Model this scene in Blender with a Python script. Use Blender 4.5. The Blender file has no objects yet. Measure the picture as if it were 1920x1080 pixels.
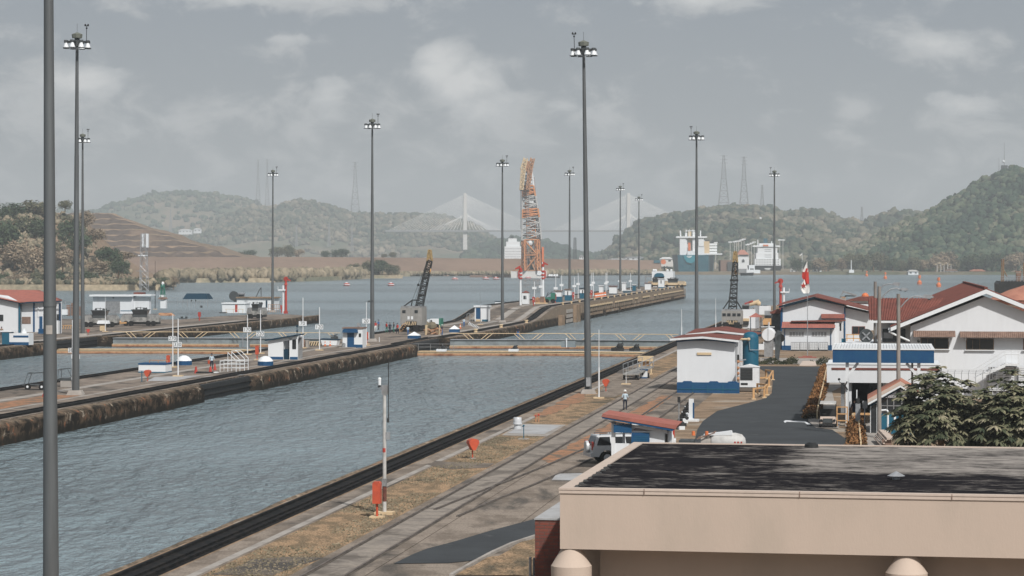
import bpy, math, random
import numpy as np
from mathutils import Vector, Matrix, noise

# ------------------------------------------------------------------ camera, world, sun, exposure
F, HC, HZ = 4533.0, 12.5, 484.0          # focal length in photo pixels, eye height above the quay, horizon row
sc = bpy.context.scene
cam = bpy.data.objects.new('camera', bpy.data.cameras.new('camera'))
sc.collection.objects.link(cam); sc.camera = cam
cam.location = (0, 0, HC); cam.rotation_euler = (math.pi/2, 0, 0)
cam.data.lens = 85; cam.data.sensor_width = 36; cam.data.shift_y = -56/1920
cam.data.clip_start = 1; cam.data.clip_end = 60000
sc.view_settings.view_transform = 'Standard'; sc.view_settings.look = 'None'
sc.view_settings.exposure = 0.15; sc.view_settings.gamma = 1.0
sc.cycles.max_bounces = 6; sc.cycles.diffuse_bounces = 2; sc.cycles.glossy_bounces = 2
sc.cycles.transmission_bounces = 3; sc.cycles.volume_bounces = 0; sc.cycles.transparent_max_bounces = 6
SUN_EL, SUN_AZ = math.radians(45), math.radians(155)      # azimuth clockwise from the view direction
sd = Vector((math.cos(SUN_EL)*math.sin(SUN_AZ), math.cos(SUN_EL)*math.cos(SUN_AZ), math.sin(SUN_EL)))
sun = bpy.data.objects.new('sun', bpy.data.lights.new('sun', 'SUN'))
sc.collection.objects.link(sun)
sun.rotation_euler = sd.to_track_quat('Z', 'Y').to_euler()
sun.data.energy = 3.9; sun.data.angle = math.radians(1.5); sun.data.color = (1.0, .955, .905)

class NT:
    """small helper that writes node trees"""
    def __init__(s, tree): s.t = tree; s.n = tree.nodes; s.l = tree.links
    def new(s, kind, **kw):
        n = s.n.new(kind)
        for k, v in kw.items(): setattr(n, k, v)
        return n
    def put(s, sock, v):
        if isinstance(v, bpy.types.NodeSocket): s.l.new(v, sock)
        elif isinstance(v, (tuple, list)):
            sock.default_value = tuple(v) + ((1,) if len(v) == 3 and sock.type == 'RGBA' else ())
        else: sock.default_value = v
    def m(s, op, a, b=0.0, c=0.0, clamp=False):
        n = s.new('ShaderNodeMath', operation=op); n.use_clamp = clamp
        for i, x in enumerate((a, b, c)): s.put(n.inputs[i], x)
        return n.outputs[0]
    def mix(s, f, a, b, mode='MIX'):
        n = s.new('ShaderNodeMix', data_type='RGBA', blend_type=mode)
        s.put(n.inputs[0], f); s.put(n.inputs[6], a); s.put(n.inputs[7], b)
        return n.outputs[2]
    def ramp(s, f, pts):
        n = s.new('ShaderNodeValToRGB'); e = n.color_ramp.elements
        while len(e) < len(pts): e.new(.5)
        for i, (p, c) in enumerate(pts):
            e[i].position = p; e[i].color = tuple(c) + (1,) if len(c) == 3 else c
        s.put(n.inputs[0], f); return n.outputs[0]
    def rng(s, f, a, b, c=0.0, d=1.0, smooth=False):
        n = s.new('ShaderNodeMapRange'); n.clamp = True
        if smooth: n.interpolation_type = 'SMOOTHSTEP'
        for i, x in enumerate((f, a, b, c, d)): s.put(n.inputs[i], x)
        return n.outputs[0]
    def noise(s, vec, scale, detail=4, rough=.55, dist=0.0):
        n = s.new('ShaderNodeTexNoise')
        if vec is not None: s.put(n.inputs['Vector'], vec)
        n.inputs['Scale'].default_value = scale; n.inputs['Detail'].default_value = detail
        n.inputs['Roughness'].default_value = rough; n.inputs['Distortion'].default_value = dist
        return n.outputs[0]
    def mapping(s, vec, scale=(1, 1, 1), rot=(0, 0, 0)):
        n = s.new('ShaderNodeMapping'); s.put(n.inputs['Vector'], vec)
        n.inputs['Scale'].default_value = scale; n.inputs['Rotation'].default_value = rot
        return n.outputs[0]

world = bpy.data.worlds.new('World'); sc.world = world; world.use_nodes = True
W = NT(world.node_tree); W.n.clear()
out = W.new('ShaderNodeOutputWorld'); bg = W.new('ShaderNodeBackground')
W.l.new(bg.outputs[0], out.inputs[0])
sky = W.new('ShaderNodeTexSky', sky_type='NISHITA'); sky.sun_disc = False
sky.sun_elevation = SUN_EL; sky.sun_rotation = SUN_AZ; sky.air_density = 1.4; sky.dust_density = 4.0
hs = W.new('ShaderNodeHueSaturation'); hs.inputs['Saturation'].default_value = .35
W.l.new(sky.outputs[0], hs.inputs['Color'])
tc = W.new('ShaderNodeTexCoord'); sx = W.new('ShaderNodeSeparateXYZ'); W.l.new(tc.outputs['Generated'], sx.inputs[0])
az = W.m('ARCTAN2', sx.outputs[0], sx.outputs[1]); el = W.m('ARCSINE', sx.outputs[2])
cx = W.new('ShaderNodeCombineXYZ'); W.put(cx.inputs[0], az); W.put(cx.inputs[1], W.m('MULTIPLY', el, 1.7))
warp = W.noise(cx.outputs[0], 9, 5, .6)
# cumulus banks: azimuth, elevation, half width, half height (in 1/100 rad), weight
blobs = [(-2.6, 7.6, 1.9, 1.2, 1.15), (-.7, 6.0, 1.7, 1.3, .75), (-19, 6.3, 4.6, 1.7, .7), (-8.6, 6.2, 2.8, 1.5, .68),
         (-10, 10.6, 6.5, .75, .75), (-9.8, 8.8, 1.7, .55, .55), (7.5, 10.4, 3.8, .6, .6), (17.5, 8.6, 3.0, 1.0, .62),
         (18.8, 5.9, 4.2, 1.0, .58), (14.2, 6.0, .8, .5, .5), (2.8, 6.3, 2.2, 1.0, .5), (-22, 9.4, 2.0, .9, .5),
         (0, 3.6, 24, 1.7, .34), (20, 10.8, 5, .6, .5)]
tot = None
for a0, e0, wa, we, k in blobs:
    d = W.m('ADD', W.m('POWER', W.m('ABSOLUTE', W.m('DIVIDE', W.m('SUBTRACT', az, a0/100), wa/100)), 2.0),
            W.m('POWER', W.m('ABSOLUTE', W.m('DIVIDE', W.m('SUBTRACT', el, e0/100), we/100)), 2.0))
    g = W.m('MULTIPLY', W.m('EXPONENT', W.m('MULTIPLY', d, -1.0)), k)
    tot = g if tot is None else W.m('ADD', tot, g)
n1 = W.noise(cx.outputs[0], 34, 8, .62, .4)
n2 = W.noise(tc.outputs['Generated'], 2.2, 6, .6)
dens = W.m('ADD', W.m('ADD', tot, W.m('MULTIPLY', W.m('SUBTRACT', n1, .5), 2.9)), W.m('MULTIPLY', W.m('SUBTRACT', warp, .5), .6))
cloud = W.m('MAXIMUM', W.m('MULTIPLY', W.rng(dens, .12, .85, 0, 1, True), .85), W.rng(dens, .72, 1.0, 0, 1, True))
high = W.m('MULTIPLY', W.rng(n2, .44, .66, 0, .35, True), W.rng(el, .12, .3))
base = W.mix(W.rng(el, 0, .13), (.362, .382, .386), (.236, .277, .332))
calm = W.mix(.72, W.mix(.0, hs.outputs[0], hs.outputs[0]), base)
# the Nishita sky (scaled to the exposure) mixed with the grey of the hazy air, then the clouds
scl = W.new('ShaderNodeVectorMath', operation='SCALE'); W.l.new(hs.outputs[0], scl.inputs[0]); scl.inputs['Scale'].default_value = .075
air = W.mix(W.rng(el, .12, .5, .90, .25), scl.outputs[0], base)
c1 = W.mix(W.m('MULTIPLY', cloud, .9), air, (.515, .525, .53))
c2 = W.mix(high, c1, (.52, .53, .54))
# crisp sunlit cumulus heads in front of the haze
tot2 = None
for a0, e0, wa, we, k in [(-2.9, 7.9, 1.1, .9, 1.0), (-2.0, 7.3, 1.5, .9, .95), (-1.2, 6.2, 1.6, .9, .75), (-7.6, 6.4, 1.0, 1.2, .72), (-18.0, 7.1, 2.6, .8, .66), (-20.5, 6.2, 2.2, 1.0, .6), (-14.5, 5.6, 2.4, .9, .55), (-9.2, 8.9, 1.5, .45, .62), (16.8, 8.7, 2.4, .8, .68), (14.2, 6.1, .7, .42, .62), (19.2, 6.2, 2.8, .8, .62), (2.6, 6.4, 1.4, .7, .55), (-10, 10.8, 6.0, .55, .75), (7.2, 10.7, 3.4, .5, .7), (18, 11, 5, .5, .6), (11.6, 6.1, 1.2, .4, .5)]:
    da = W.m('DIVIDE', W.m('SUBTRACT', az, a0/100), wa*1.4/100); de = W.m('DIVIDE', W.m('SUBTRACT', el, e0/100), we*1.3/100)
    g = W.m('MULTIPLY', W.m('EXPONENT', W.m('MULTIPLY', W.m('ADD', W.m('MULTIPLY', da, da), W.m('MULTIPLY', de, de)), -1.0)), k)
    tot2 = g if tot2 is None else W.m('MAXIMUM', tot2, g)
n3 = W.noise(cx.outputs[0], 26, 9, .60, .25)
d3 = W.m('ADD', tot2, W.m('MULTIPLY', W.m('SUBTRACT', n3, .5), 1.5))
puff = W.rng(d3, .46, .62, 0, 1, True); core = W.rng(d3, .5, .95, 0, 1, True)
c2 = W.mix(W.m('MULTIPLY', puff, .74), c2, W.mix(core, (.45, .47, .485), (.71, .71, .70)))
dim = W.new('ShaderNodeVectorMath', operation='SCALE'); W.l.new(c2, dim.inputs[0]); dim.inputs['Scale'].default_value = .96; c2 = dim.outputs[0]
W.l.new(c2, bg.inputs['Color']); bg.inputs['Strength'].default_value = 1.0

# ------------------------------------------------------------------ geometry helpers
TH = math.radians(8.53); SN, CS = math.sin(TH), math.cos(TH); ROT = -TH
def L(u, v, z=0): return (u*SN + v*CS, u*CS - v*SN, z)      # along the lock, across the lock
def gy(py, z=0): return F*(HC - z)/(py - HZ)
def gp(px, py, z=0): Y = gy(py, z); return ((px - 960)/F*Y, Y, z)
def at(px, Y, z=0): return ((px - 960)/F*Y, Y, z)
def zat(py, Y): return HC - (py - HZ)*Y/F
def uv(px, py, z=0): X, Y, _ = gp(px, py, z); return (X*SN + Y*CS, X*CS - Y*SN)
rnd = random.Random(7)

class MB:
    def __init__(s): s.v = []; s.f = []; s.mi = []; s.m = 0; s.T = None
    def add(s, vs, fs):
        b = len(s.v)
        if s.T is not None: vs = [tuple(s.T @ Vector(p)) for p in vs]
        s.v += [tuple(p) for p in vs]; s.f += [tuple(b+i for i in q) for q in fs]; s.mi += [s.m]*len(fs); return s
    def box(s, x0, x1, y0, y1, z0, z1):
        return s.add([(x0,y0,z0),(x1,y0,z0),(x1,y1,z0),(x0,y1,z0),(x0,y0,z1),(x1,y0,z1),(x1,y1,z1),(x0,y1,z1)],
              [(0,3,2,1),(4,5,6,7),(0,1,5,4),(1,2,6,5),(2,3,7,6),(3,0,4,7)])
    def hexa(s, bot, top):
        n = len(bot)
        return s.add(list(bot)+list(top), [tuple(range(n-1,-1,-1)), tuple(range(n,2*n))] + [(i,(i+1)%n,n+(i+1)%n,n+i) for i in range(n)])
    def prism(s, poly, z0, z1): return s.hexa([(x,y,z0) for x,y in poly], [(x,y,z1) for x,y in poly])
    def exty(s, poly, y0, y1):      # poly in x,z ; extruded along y
        return s.hexa([(x,y1,z) for x,z in poly], [(x,y0,z) for x,z in poly])
    def extx(s, poly, x0, x1):      # poly in y,z ; extruded along x
        return s.hexa([(x0,y,z) for y,z in poly], [(x1,y,z) for y,z in poly])
    def tube(s, p, q, r, r2=None, n=8):
        r2 = r if r2 is None else r2
        p, q = Vector(p), Vector(q); d = (q-p)
        if d.length < 1e-6: return s
        d.normalize(); a = d.orthogonal().normalized(); b = d.cross(a); vs = []
        for c, rr in ((p, r), (q, r2)):
            for i in range(n):
                t = 2*math.pi*(i+.5)/n; vs.append(tuple(c + a*math.cos(t)*rr + b*math.sin(t)*rr))
        return s.add(vs, [(i,(i+1)%n,n+(i+1)%n,n+i) for i in range(n)] + [tuple(range(n-1,-1,-1)), tuple(range(n,2*n))])
    def path(s, pts, r, n=6):
        for a, b in zip(pts, pts[1:]): s.tube(a, b, r, n=n)
        return s
    def bar(s, p, q, w, h=None):    # square bar
        h = w if h is None else h
        p, q = Vector(p), Vector(q); d = (q-p)
        if d.length < 1e-6: return s
        d.normalize(); up = Vector((0,0,1)) if abs(d.z) < .95 else Vector((0,1,0))
        a = d.cross(up).normalized(); b = a.cross(d).normalized(); vs = []
        for c in (p, q):
            for i, j in ((-1,-1),(1,-1),(1,1),(-1,1)): vs.append(tuple(c + a*i*w/2 + b*j*h/2))
        return s.add(vs, [(0,1,5,4),(1,2,6,5),(2,3,7,6),(3,0,4,7),(3,2,1,0),(4,5,6,7)])
    def lathe(s, c, prof, n=16, ang=0, axis='z'):
        vs = []; k = len(prof)
        for r, z in prof:
            for i in range(n):
                t = 2*math.pi*i/n + ang; x, y = r*math.cos(t), r*math.sin(t)
                vs.append((c[0]+x, c[1]+y, c[2]+z) if axis == 'z' else ((c[0]+x, c[1]+z, c[2]+y) if axis == 'y' else (c[0]+z, c[1]+x, c[2]+y)))
        fs = [(j*n+i, j*n+(i+1)%n, (j+1)*n+(i+1)%n, (j+1)*n+i) for j in range(k-1) for i in range(n)]
        if prof[0][0] > 1e-4: fs.append(tuple(range(n-1,-1,-1)))
        if prof[-1][0] > 1e-4: fs.append(tuple(range((k-1)*n, k*n)))
        return s.add(vs, fs)
    def ball(s, c, r, n=10, k=6, sz=1.0):
        return s.lathe(c, [(max(1e-5, r*math.sin(math.pi*j/k)), -r*sz*math.cos(math.pi*j/k)) for j in range(k+1)], n)
    def build(s, name, mats, parent=None, smooth=False, loc=None, rz=None):
        me = bpy.data.meshes.new(name); me.from_pydata(s.v, [], s.f); me.update()
        if not isinstance(mats, (list, tuple)): mats = [mats]
        for m in mats: me.materials.append(m)
        if len(mats) > 1: me.polygons.foreach_set('material_index', s.mi)
        if smooth:
            me.polygons.foreach_set('use_smooth', [True]*len(me.polygons))
            try: me.set_sharp_from_angle(angle=math.radians(38))
            except Exception: pass
        o = bpy.data.objects.new(name, me); sc.collection.objects.link(o)
        if parent is not None: o.parent = parent
        if loc is not None: o.location = loc
        if rz is not None: o.rotation_euler[2] = rz
        return o

def np_mesh(name, V, Fc, mat, tint=None, smooth=False):
    """mesh from numpy arrays (V n*3, Fc m*3 or m*4)"""
    me = bpy.data.meshes.new(name); n, k = Fc.shape
    me.vertices.add(len(V)); me.vertices.foreach_set('co', V.astype(np.float32).ravel())
    me.loops.add(n*k); me.loops.foreach_set('vertex_index', Fc.astype(np.int32).ravel())
    me.polygons.add(n); me.polygons.foreach_set('loop_start', np.arange(0, n*k, k, dtype=np.int32))
    me.update(calc_edges=True)
    if tint is not None:
        a = me.attributes.new('tint', 'FLOAT', 'POINT'); a.data.foreach_set('value', tint.astype(np.float32))
    if smooth: me.polygons.foreach_set('use_smooth', [True]*n)
    me.materials.append(mat)
    o = bpy.data.objects.new(name, me); sc.collection.objects.link(o); return o

def tag(o, label=None, cat=None, group=None, kind=None):
    if label: o['label'] = label
    if cat: o['category'] = cat
    if group: o['group'] = group
    if kind: o['kind'] = kind
    return o
def thing(name, label, cat, loc=(0,0,0), rz=ROT, group=None):
    o = bpy.data.objects.new(name, None); sc.collection.objects.link(o); o.empty_display_size = .3
    o.location = loc; o.rotation_euler = (0, 0, rz); return tag(o, label, cat, group)
def struct(o, cat=None): o['kind'] = 'structure'; return o
kids = {}
def children(o): return [c for c in sc.collection.objects if c.parent == o]
def dup(root, loc, rz=None, label=None, scale=None, group=None):
    def cp(o, par):
        c = o.copy(); sc.collection.objects.link(c)
        if par is not None: c.parent = par
        for ch in o.children: pend.append((ch, c))
        return c
    pend = []; r = cp(root, None)
    while pend:
        o, p = pend.pop(0); cp(o, p)
    r.location = loc
    if rz is not None: r.rotation_euler[2] = rz
    if label: r['label'] = label
    if scale: r.scale = scale if isinstance(scale, tuple) else (scale,)*3
    if group: r['group'] = group
    return r

# ------------------------------------------------------------------ materials
M = {}
def mat(name, col, rough=.7, col2=None, scale=1.0, lo=.4, hi=.65, stretch=(1,1,1), spec=.3, metal=0.0, bump=0.0, bscale=None,
        fine=.12, joints=None, col3=None, s3=.3, lo3=.55, hi3=.7, rot=0.0):
    m = bpy.data.materials.new(name); m.use_nodes = True; T = NT(m.node_tree)
    b = T.n['Principled BSDF']; tcn = T.new('ShaderNodeTexCoord')
    vec = T.mapping(tcn.outputs['Object'], stretch, (0, 0, rot)); c = tuple(col) + (1,)
    if col2 is not None:
        c = T.mix(T.rng(T.noise(vec, scale, 6, .62), lo, hi, 0, 1, True), col, col2)
    if col3 is not None:
        c = T.mix(T.rng(T.noise(T.mapping(tcn.outputs['Object'], stretch, (0, 0, rot)), s3, 5, .6, .6), lo3, hi3, 0, 1, True), c, col3)
    if fine:
        g = T.noise(vec, (bscale or scale)*5, 3, .6)
        c = T.mix(1.0, c, T.mix(T.rng(g, .25, .75), (1-fine,)*3, (1+fine,)*3), 'MULTIPLY')
    if joints:
        br = T.new('ShaderNodeTexBrick'); T.put(br.inputs['Vector'], T.mapping(tcn.outputs['Object'], (1,1,1), (0,0,TH+math.pi/2)))
        br.inputs['Scale'].default_value = 1; br.inputs['Brick Width'].default_value = joints[0]; br.inputs['Row Height'].default_value = joints[1]; br.inputs['Mortar Size'].default_value = .03; br.offset = .0
        br.inputs['Color1'].default_value = (1,1,1,1); br.inputs['Color2'].default_value = (.90,.90,.90,1); br.inputs['Mortar'].default_value = (.42,.40,.38,1)
        c = T.mix(1.0, c, br.outputs['Color'], 'MULTIPLY')
    T.put(b.inputs['Base Color'], c); b.inputs['Roughness'].default_value = rough
    b.inputs['Specular IOR Level'].default_value = spec if rough < .7 else spec*.22; b.inputs['Metallic'].default_value = metal
    if bump:
        bn = T.new('ShaderNodeBump'); bn.inputs['Strength'].default_value = bump; bn.inputs['Distance'].default_value = .05
        T.put(bn.inputs['Height'], T.noise(vec, bscale or scale*4, 5, .6)); T.l.new(bn.outputs[0], b.inputs['Normal'])
    M[name] = m; return m
SC = .9
def g3(v): return (v, v, v)
mat('white', (.63,.655,.675), .6, (.56,.57,.57), .7, .45, .75, fine=.03)
mat('white_wall', (.62,.645,.67), .7, (.55,.565,.58), .5, .5, .8, stretch=(1,1,.35), fine=.03, col3=(.45,.44,.42), s3=.9, lo3=.68, hi3=.85)
mat('boom_tip', (.33,.24,.12), .7, (.2,.15,.08), 2, fine=.15)
mat('rust', (.58,.27,.125), .8, (.40,.17,.085), .8, fine=.2)
mat('cream', (.445,.365,.305), .85, (.395,.33,.275), .5, .4, .75, stretch=(1,1,.35), fine=.05, bump=.12, bscale=14, col3=(.40,.33,.27), s3=.6, lo3=.6, hi3=.85)
mat('cream_trim', (.47,.395,.34), .75, (.40,.34,.29), 1.2, .5, .8, fine=.05)
mat('blue', (.005,.055,.145), .6, (.008,.065,.15), 1.2, fine=.08)
mat('teal', (.008,.085,.145), .55, (.012,.10,.155), 1.2, fine=.08)
mat('navy', (.01,.035,.06), .7, fine=.1)
mat('red', (.40,.05,.035), .5, (.30,.045,.035), 2, fine=.08)
mat('orange_red', (.48,.085,.04), .5, (.38,.07,.04), 2, fine=.06)
mat('brown_red', (.16,.06,.045), .7, (.10,.05,.04), 3, fine=.2)
mat('orange', (.62,.17,.06), .6, (.5,.15,.06), 2, fine=.1)
mat('dull_orange', (.42,.24,.14), .7, (.30,.15,.085), 1.5, fine=.15, col3=(.22,.10,.06), s3=1.5)
mat('yellow', (.54,.32,.15), .6, (.44,.26,.12), 2, fine=.1)
mat('pale_yellow', (.58,.46,.30), .7, (.5,.38,.24), 2, fine=.1)
mat('black', (.015,.017,.018), .6, (.03,.03,.03), 2, fine=.2)
mat('rubber', (.02,.02,.02), .8, fine=.2)
mat('flange', (.07,.062,.055), .9, (.12,.105,.09), .6, fine=.3)
mat('lane', (.27,.24,.208), .9, (.20,.18,.16), .8, fine=.2, col3=(.14,.125,.11), s3=.3, lo3=.52, hi3=.64, joints=(3, 40))
mat('rail_black', (.010,.011,.012), .8, (.024,.022,.021), 1.5, fine=.3, stretch=(1,1,1))
mat('rail_steel', (.15,.13,.115), .6, (.09,.078,.07), 1.0, metal=.1, fine=.2)
mat('glass', (.02,.024,.027), .12, spec=.7, fine=0)
mat('steel', (.30,.31,.32), .5, (.22,.22,.22), 2, metal=.35, fine=.1)
mat('dark_steel', (.07,.08,.085), .55, (.05,.055,.055), 2, metal=.2, fine=.15)
mat('pole_grey', (.115,.125,.13), .55, (.085,.09,.092), .35, .35, .7, stretch=(3,3,.25), metal=.25, fine=.12, col3=(.22,.225,.22), s3=.9, lo3=.68, hi3=.76)
mat('galv', (.36,.38,.40), .45, (.28,.29,.30), 3, metal=.4, fine=.1)
mat('dirty_white', (.46,.46,.45), .6, (.34,.335,.32), 1.2, fine=.1)
mat('grey_paint', (.30,.30,.285), .6, (.15,.15,.145), 1.2, fine=.1)
mat('gate_grey', (.20,.235,.25), .6, (.15,.17,.18), .6, fine=.1)
mat('crane_grey', (.27,.265,.25), .6, (.19,.185,.175), .9, .4, .7, stretch=(1,1,.3), fine=.1)
mat('silver', (.50,.52,.54), .3, metal=.1, fine=0)
mat('concrete', (.255,.215,.18), .9, (.16,.135,.115), .5, .42, .60, fine=.3, bscale=1.5, col3=(.085,.078,.07), s3=.16, lo3=.50, hi3=.62, joints=(6, 4.5))
mat('concrete_pale', (.33,.31,.285), .9, (.25,.23,.21), .5, fine=.12, col3=(.17,.15,.135), s3=.4, lo3=.6, hi3=.75)
mat('concrete_track', (.25,.213,.178), .9, (.17,.143,.118), .6, .42, .60, stretch=(1,.5,1), fine=.25, bscale=2, col3=(.10,.09,.08), s3=.2, lo3=.52, hi3=.64, joints=(4, 3.3))
mat('slab_pale', (.36,.37,.38), .85, (.30,.30,.30), .7, fine=.06)
mat('asphalt', (.056,.062,.067), .85, (.043,.047,.051), .25, .35, .7, fine=.2, bscale=6, col3=(.085,.09,.093), s3=.5, lo3=.6, hi3=.75)
mat('asphalt_old', (.125,.108,.092), .9, (.185,.158,.132), .5, .45, .6, fine=.25, bscale=3, col3=(.075,.07,.065), s3=.25, lo3=.52, hi3=.62)
mat('dry_grass', (.30,.208,.13), .95, (.165,.125,.082), 1.0, .40, .60, fine=.7, bscale=2.6, stretch=(1,.45,1), col3=(.095,.082,.06), s3=.28, lo3=.54, hi3=.66)
mat('dirt', (.26,.19,.132), .95, (.175,.13,.09), .45, .4, .6, fine=.4, bscale=2.4, stretch=(.7,1,1), col3=(.30,.265,.22), s3=.15, lo3=.55, hi3=.65)
mat('orange_dirt', (.33,.175,.105), .95, (.22,.14,.09), 1.1, .42, .60, fine=.35, bscale=3, col3=(.14,.115,.09), s3=.5, lo3=.52, hi3=.62)
mat('brown_earth', (.225,.160,.122), .95, (.175,.125,.095), .012, .4, .6, fine=.10, bscale=.05, stretch=(1,1,3))
mat('terrace_rock', (.085,.066,.055), .95, (.16,.115,.085), .03, .50, .68, fine=.25, bscale=.05)
mat('terrace_grass', (.23,.165,.115), .95, (.17,.13,.09), .03, fine=.2, bscale=.06)
mat('hill_soil', (.20,.165,.12), .95, (.10,.115,.075), .006, .42, .58, fine=.25, bscale=.03)
mat('reed', (.36,.30,.21), .95, (.20,.20,.14), .02, .45, .6, fine=.35, bscale=.12)
mat('roof_black', (.02,.019,.021), .95, (.30,.275,.25), .33, .44, .66, stretch=(.22,1,1), fine=.35, bscale=2.5, rot=0)
mat('red_roof', (.185,.070,.056), .8, (.135,.056,.047), .9, fine=.12)
mat('pink_roof', (.33,.125,.10), .8, (.27,.11,.09), 1.0, fine=.06)
mat('tile_brown', (.22,.15,.12), .8, (.16,.11,.09), 2, fine=.15)
mat('wood', (.24,.16,.10), .8, (.16,.11,.07), 2, fine=.2)
mat('pole_concrete', (.26,.24,.22), .85, (.19,.175,.16), .8, stretch=(2,2,.3), fine=.15)
mat('skin', (.24,.14,.10), .6, fine=0)
mat('cloth_light', (.45,.55,.62), .85, fine=.05)
mat('cloth_dark', (.02,.025,.04), .85, fine=.05)
mat('cloth_red', (.45,.05,.04), .85, fine=.05)
mat('cloth_blue', (.05,.13,.30), .85, fine=.05)
mat('cloth_green', (.04,.16,.12), .85, fine=.05)
mat('cloth_white', (.7,.7,.68), .85, fine=.02)
mat('hair', (.015,.012,.01), .7, fine=0)
mat('ship_blue', (.02,.09,.13), .5, (.03,.12,.16), .2, fine=.05)
mat('ship_teal', (.02,.20,.26), .5, fine=.05)
mat('bridge_concrete', (.56,.55,.53), .8, fine=0)
mat('cable_white', (.85,.85,.84), .6, fine=0)
mat('lamp_white', (.66,.69,.71), .4, fine=0)
mat('cap_green', (.13,.14,.12), .6, fine=.1)
mat('tank_orange', (.40,.19,.135), .7, (.33,.15,.11), .8, fine=.08)

def streak_concrete():      # old lock masonry: pale top, brown and black vertical streaks, rust
    m = bpy.data.materials.new('stained_masonry'); m.use_nodes = True; T = NT(m.node_tree); b = T.n['Principled BSDF']
    tcn = T.new('ShaderNodeTexCoord'); P = tcn.outputs['Object']
    st = T.noise(T.mapping(P, (1, 1, 1.1)), .8, 8, .72, .3)
    bl = T.noise(P, .8, 6, .6)
    c = T.mix(T.rng(st, .44, .62, 0, 1, True), (.018,.016,.013), (.105,.075,.052))
    c = T.mix(T.rng(T.noise(T.mapping(P, (1,1,1.2)), .6, 8, .75, .4), .56, .66, 0, .85, True), c, (.40,.34,.27))
    c = T.mix(T.rng(bl, .62, .70, 0, .8, True), c, (.30,.11,.05))
    sz = T.new('ShaderNodeSeparateXYZ'); T.l.new(P, sz.inputs[0])
    c = T.mix(T.rng(T.m('ADD', sz.outputs[2], T.m('MULTIPLY', T.noise(P, .9, 4, .6), .7)), -1.05, -.55, .85, 0, True), c, (.02,.019,.016))
    c = T.mix(T.rng(T.m('ADD', sz.outputs[2], T.m('MULTIPLY', T.noise(P, 1.3, 5, .7), .9)), .25, .62, 0, .55, True), c, (.33,.265,.20))
    c = T.mix(T.rng(T.noise(P, 2.6, 6, .75), .60, .66, 0, .8, True), c, (.012,.011,.010))
    T.put(b.inputs['Base Color'], c); b.inputs['Roughness'].default_value = .9; b.inputs['Specular IOR Level'].default_value = .05
    bn = T.new('ShaderNodeBump'); bn.inputs['Strength'].default_value = .35; bn.inputs['Distance'].default_value = .06
    T.put(bn.inputs['Height'], T.noise(P, 3, 6, .6)); T.l.new(bn.outputs[0], b.inputs['Normal']); M['masonry'] = m
streak_concrete()

def foliage(name, pts, scale=.15, rough=.8):
    m = bpy.data.materials.new(name); m.use_nodes = True; T = NT(m.node_tree); b = T.n['Principled BSDF']
    a = T.new('ShaderNodeAttribute'); a.attribute_name = 'tint'; a.attribute_type = 'GEOMETRY'
    tcn = T.new('ShaderNodeTexCoord')
    n = T.noise(tcn.outputs['Object'], scale, 5, .7)
    n2 = T.noise(tcn.outputs['Object'], scale*5, 3, .7)
    f = T.m('ADD', T.m('ADD', a.outputs['Fac'], T.m('MULTIPLY', T.m('SUBTRACT', n, .5), .6)), T.m('MULTIPLY', T.m('SUBTRACT', n2, .5), .7))
    T.put(b.inputs['Base Color'], T.ramp(f, pts)); b.inputs['Roughness'].default_value = rough
    b.inputs['Specular IOR Level'].default_value = .15; M[name] = m
foliage('forest', [(0,(.012,.030,.020)),(.35,(.034,.062,.036)),(.6,(.085,.105,.062)),(.8,(.15,.145,.10)),(1,(.26,.23,.175))])
foliage('forest_dry', [(0,(.014,.034,.024)),(.25,(.05,.068,.042)),(.5,(.12,.115,.08)),(.75,(.19,.165,.12)),(1,(.28,.24,.18))])
foliage('leaf_green', [(0,(.020,.042,.024)),(.5,(.045,.070,.038)),(1,(.10,.12,.065))], .5)
foliage('leaf_dry', [(0,(.12,.095,.065)),(.5,(.24,.185,.13)),(1,(.36,.30,.21))], .5)
foliage('leaf_olive', [(0,(.035,.05,.03)),(.5,(.10,.105,.062)),(1,(.22,.19,.12))], .5)
foliage('leaf_big', [(0,(.014,.026,.016)),(.4,(.065,.075,.044)),(.72,(.16,.155,.095)),(1,(.31,.28,.20))], 1.2, .6)
foliage('reeds', [(0,(.035,.045,.03)),(.35,(.12,.11,.075)),(.7,(.24,.20,.14)),(1,(.34,.285,.205))], .35)
foliage('hedge_leaf', [(0,(.02,.028,.015)),(.6,(.06,.06,.032)),(1,(.20,.10,.055))], 2)
foliage('croton', [(0,(.03,.032,.015)),(.4,(.13,.07,.03)),(1,(.34,.165,.07))], 2)

def water_mat():
    m = bpy.data.materials.new('water'); m.use_nodes = True; T = NT(m.node_tree); b = T.n['Principled BSDF']
    tcn = T.new('ShaderNodeTexCoord'); P = tcn.outputs['Object']
    b.inputs['Base Color'].default_value = (.185,.243,.268,1); b.inputs['Roughness'].default_value = .20
    b.inputs['IOR'].default_value = 1.333; b.inputs['Specular IOR Level'].default_value = .5
    w = T.m('ADD', T.m('MULTIPLY', T.noise(T.mapping(P, (1.5, .55, 1), (0,0,.15)), 1.0, 4, .6, .4), .9),
            T.m('MULTIPLY', T.noise(T.mapping(P, (1.2, .35, 1), (0,0,-.1)), .32, 3, .55, .3), 2.2))
    patch = T.rng(T.noise(T.mapping(P, (.25, 1, 1)), .006, 4, .5), .40, .62, .55, 1.0, True)
    bn = T.new('ShaderNodeBump'); bn.inputs['Distance'].default_value = 4.0
    T.put(bn.inputs['Strength'], patch); T.put(bn.inputs['Height'], w)
    T.l.new(bn.outputs[0], b.inputs['Normal'])
    M['water'] = m
water_mat()
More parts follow.
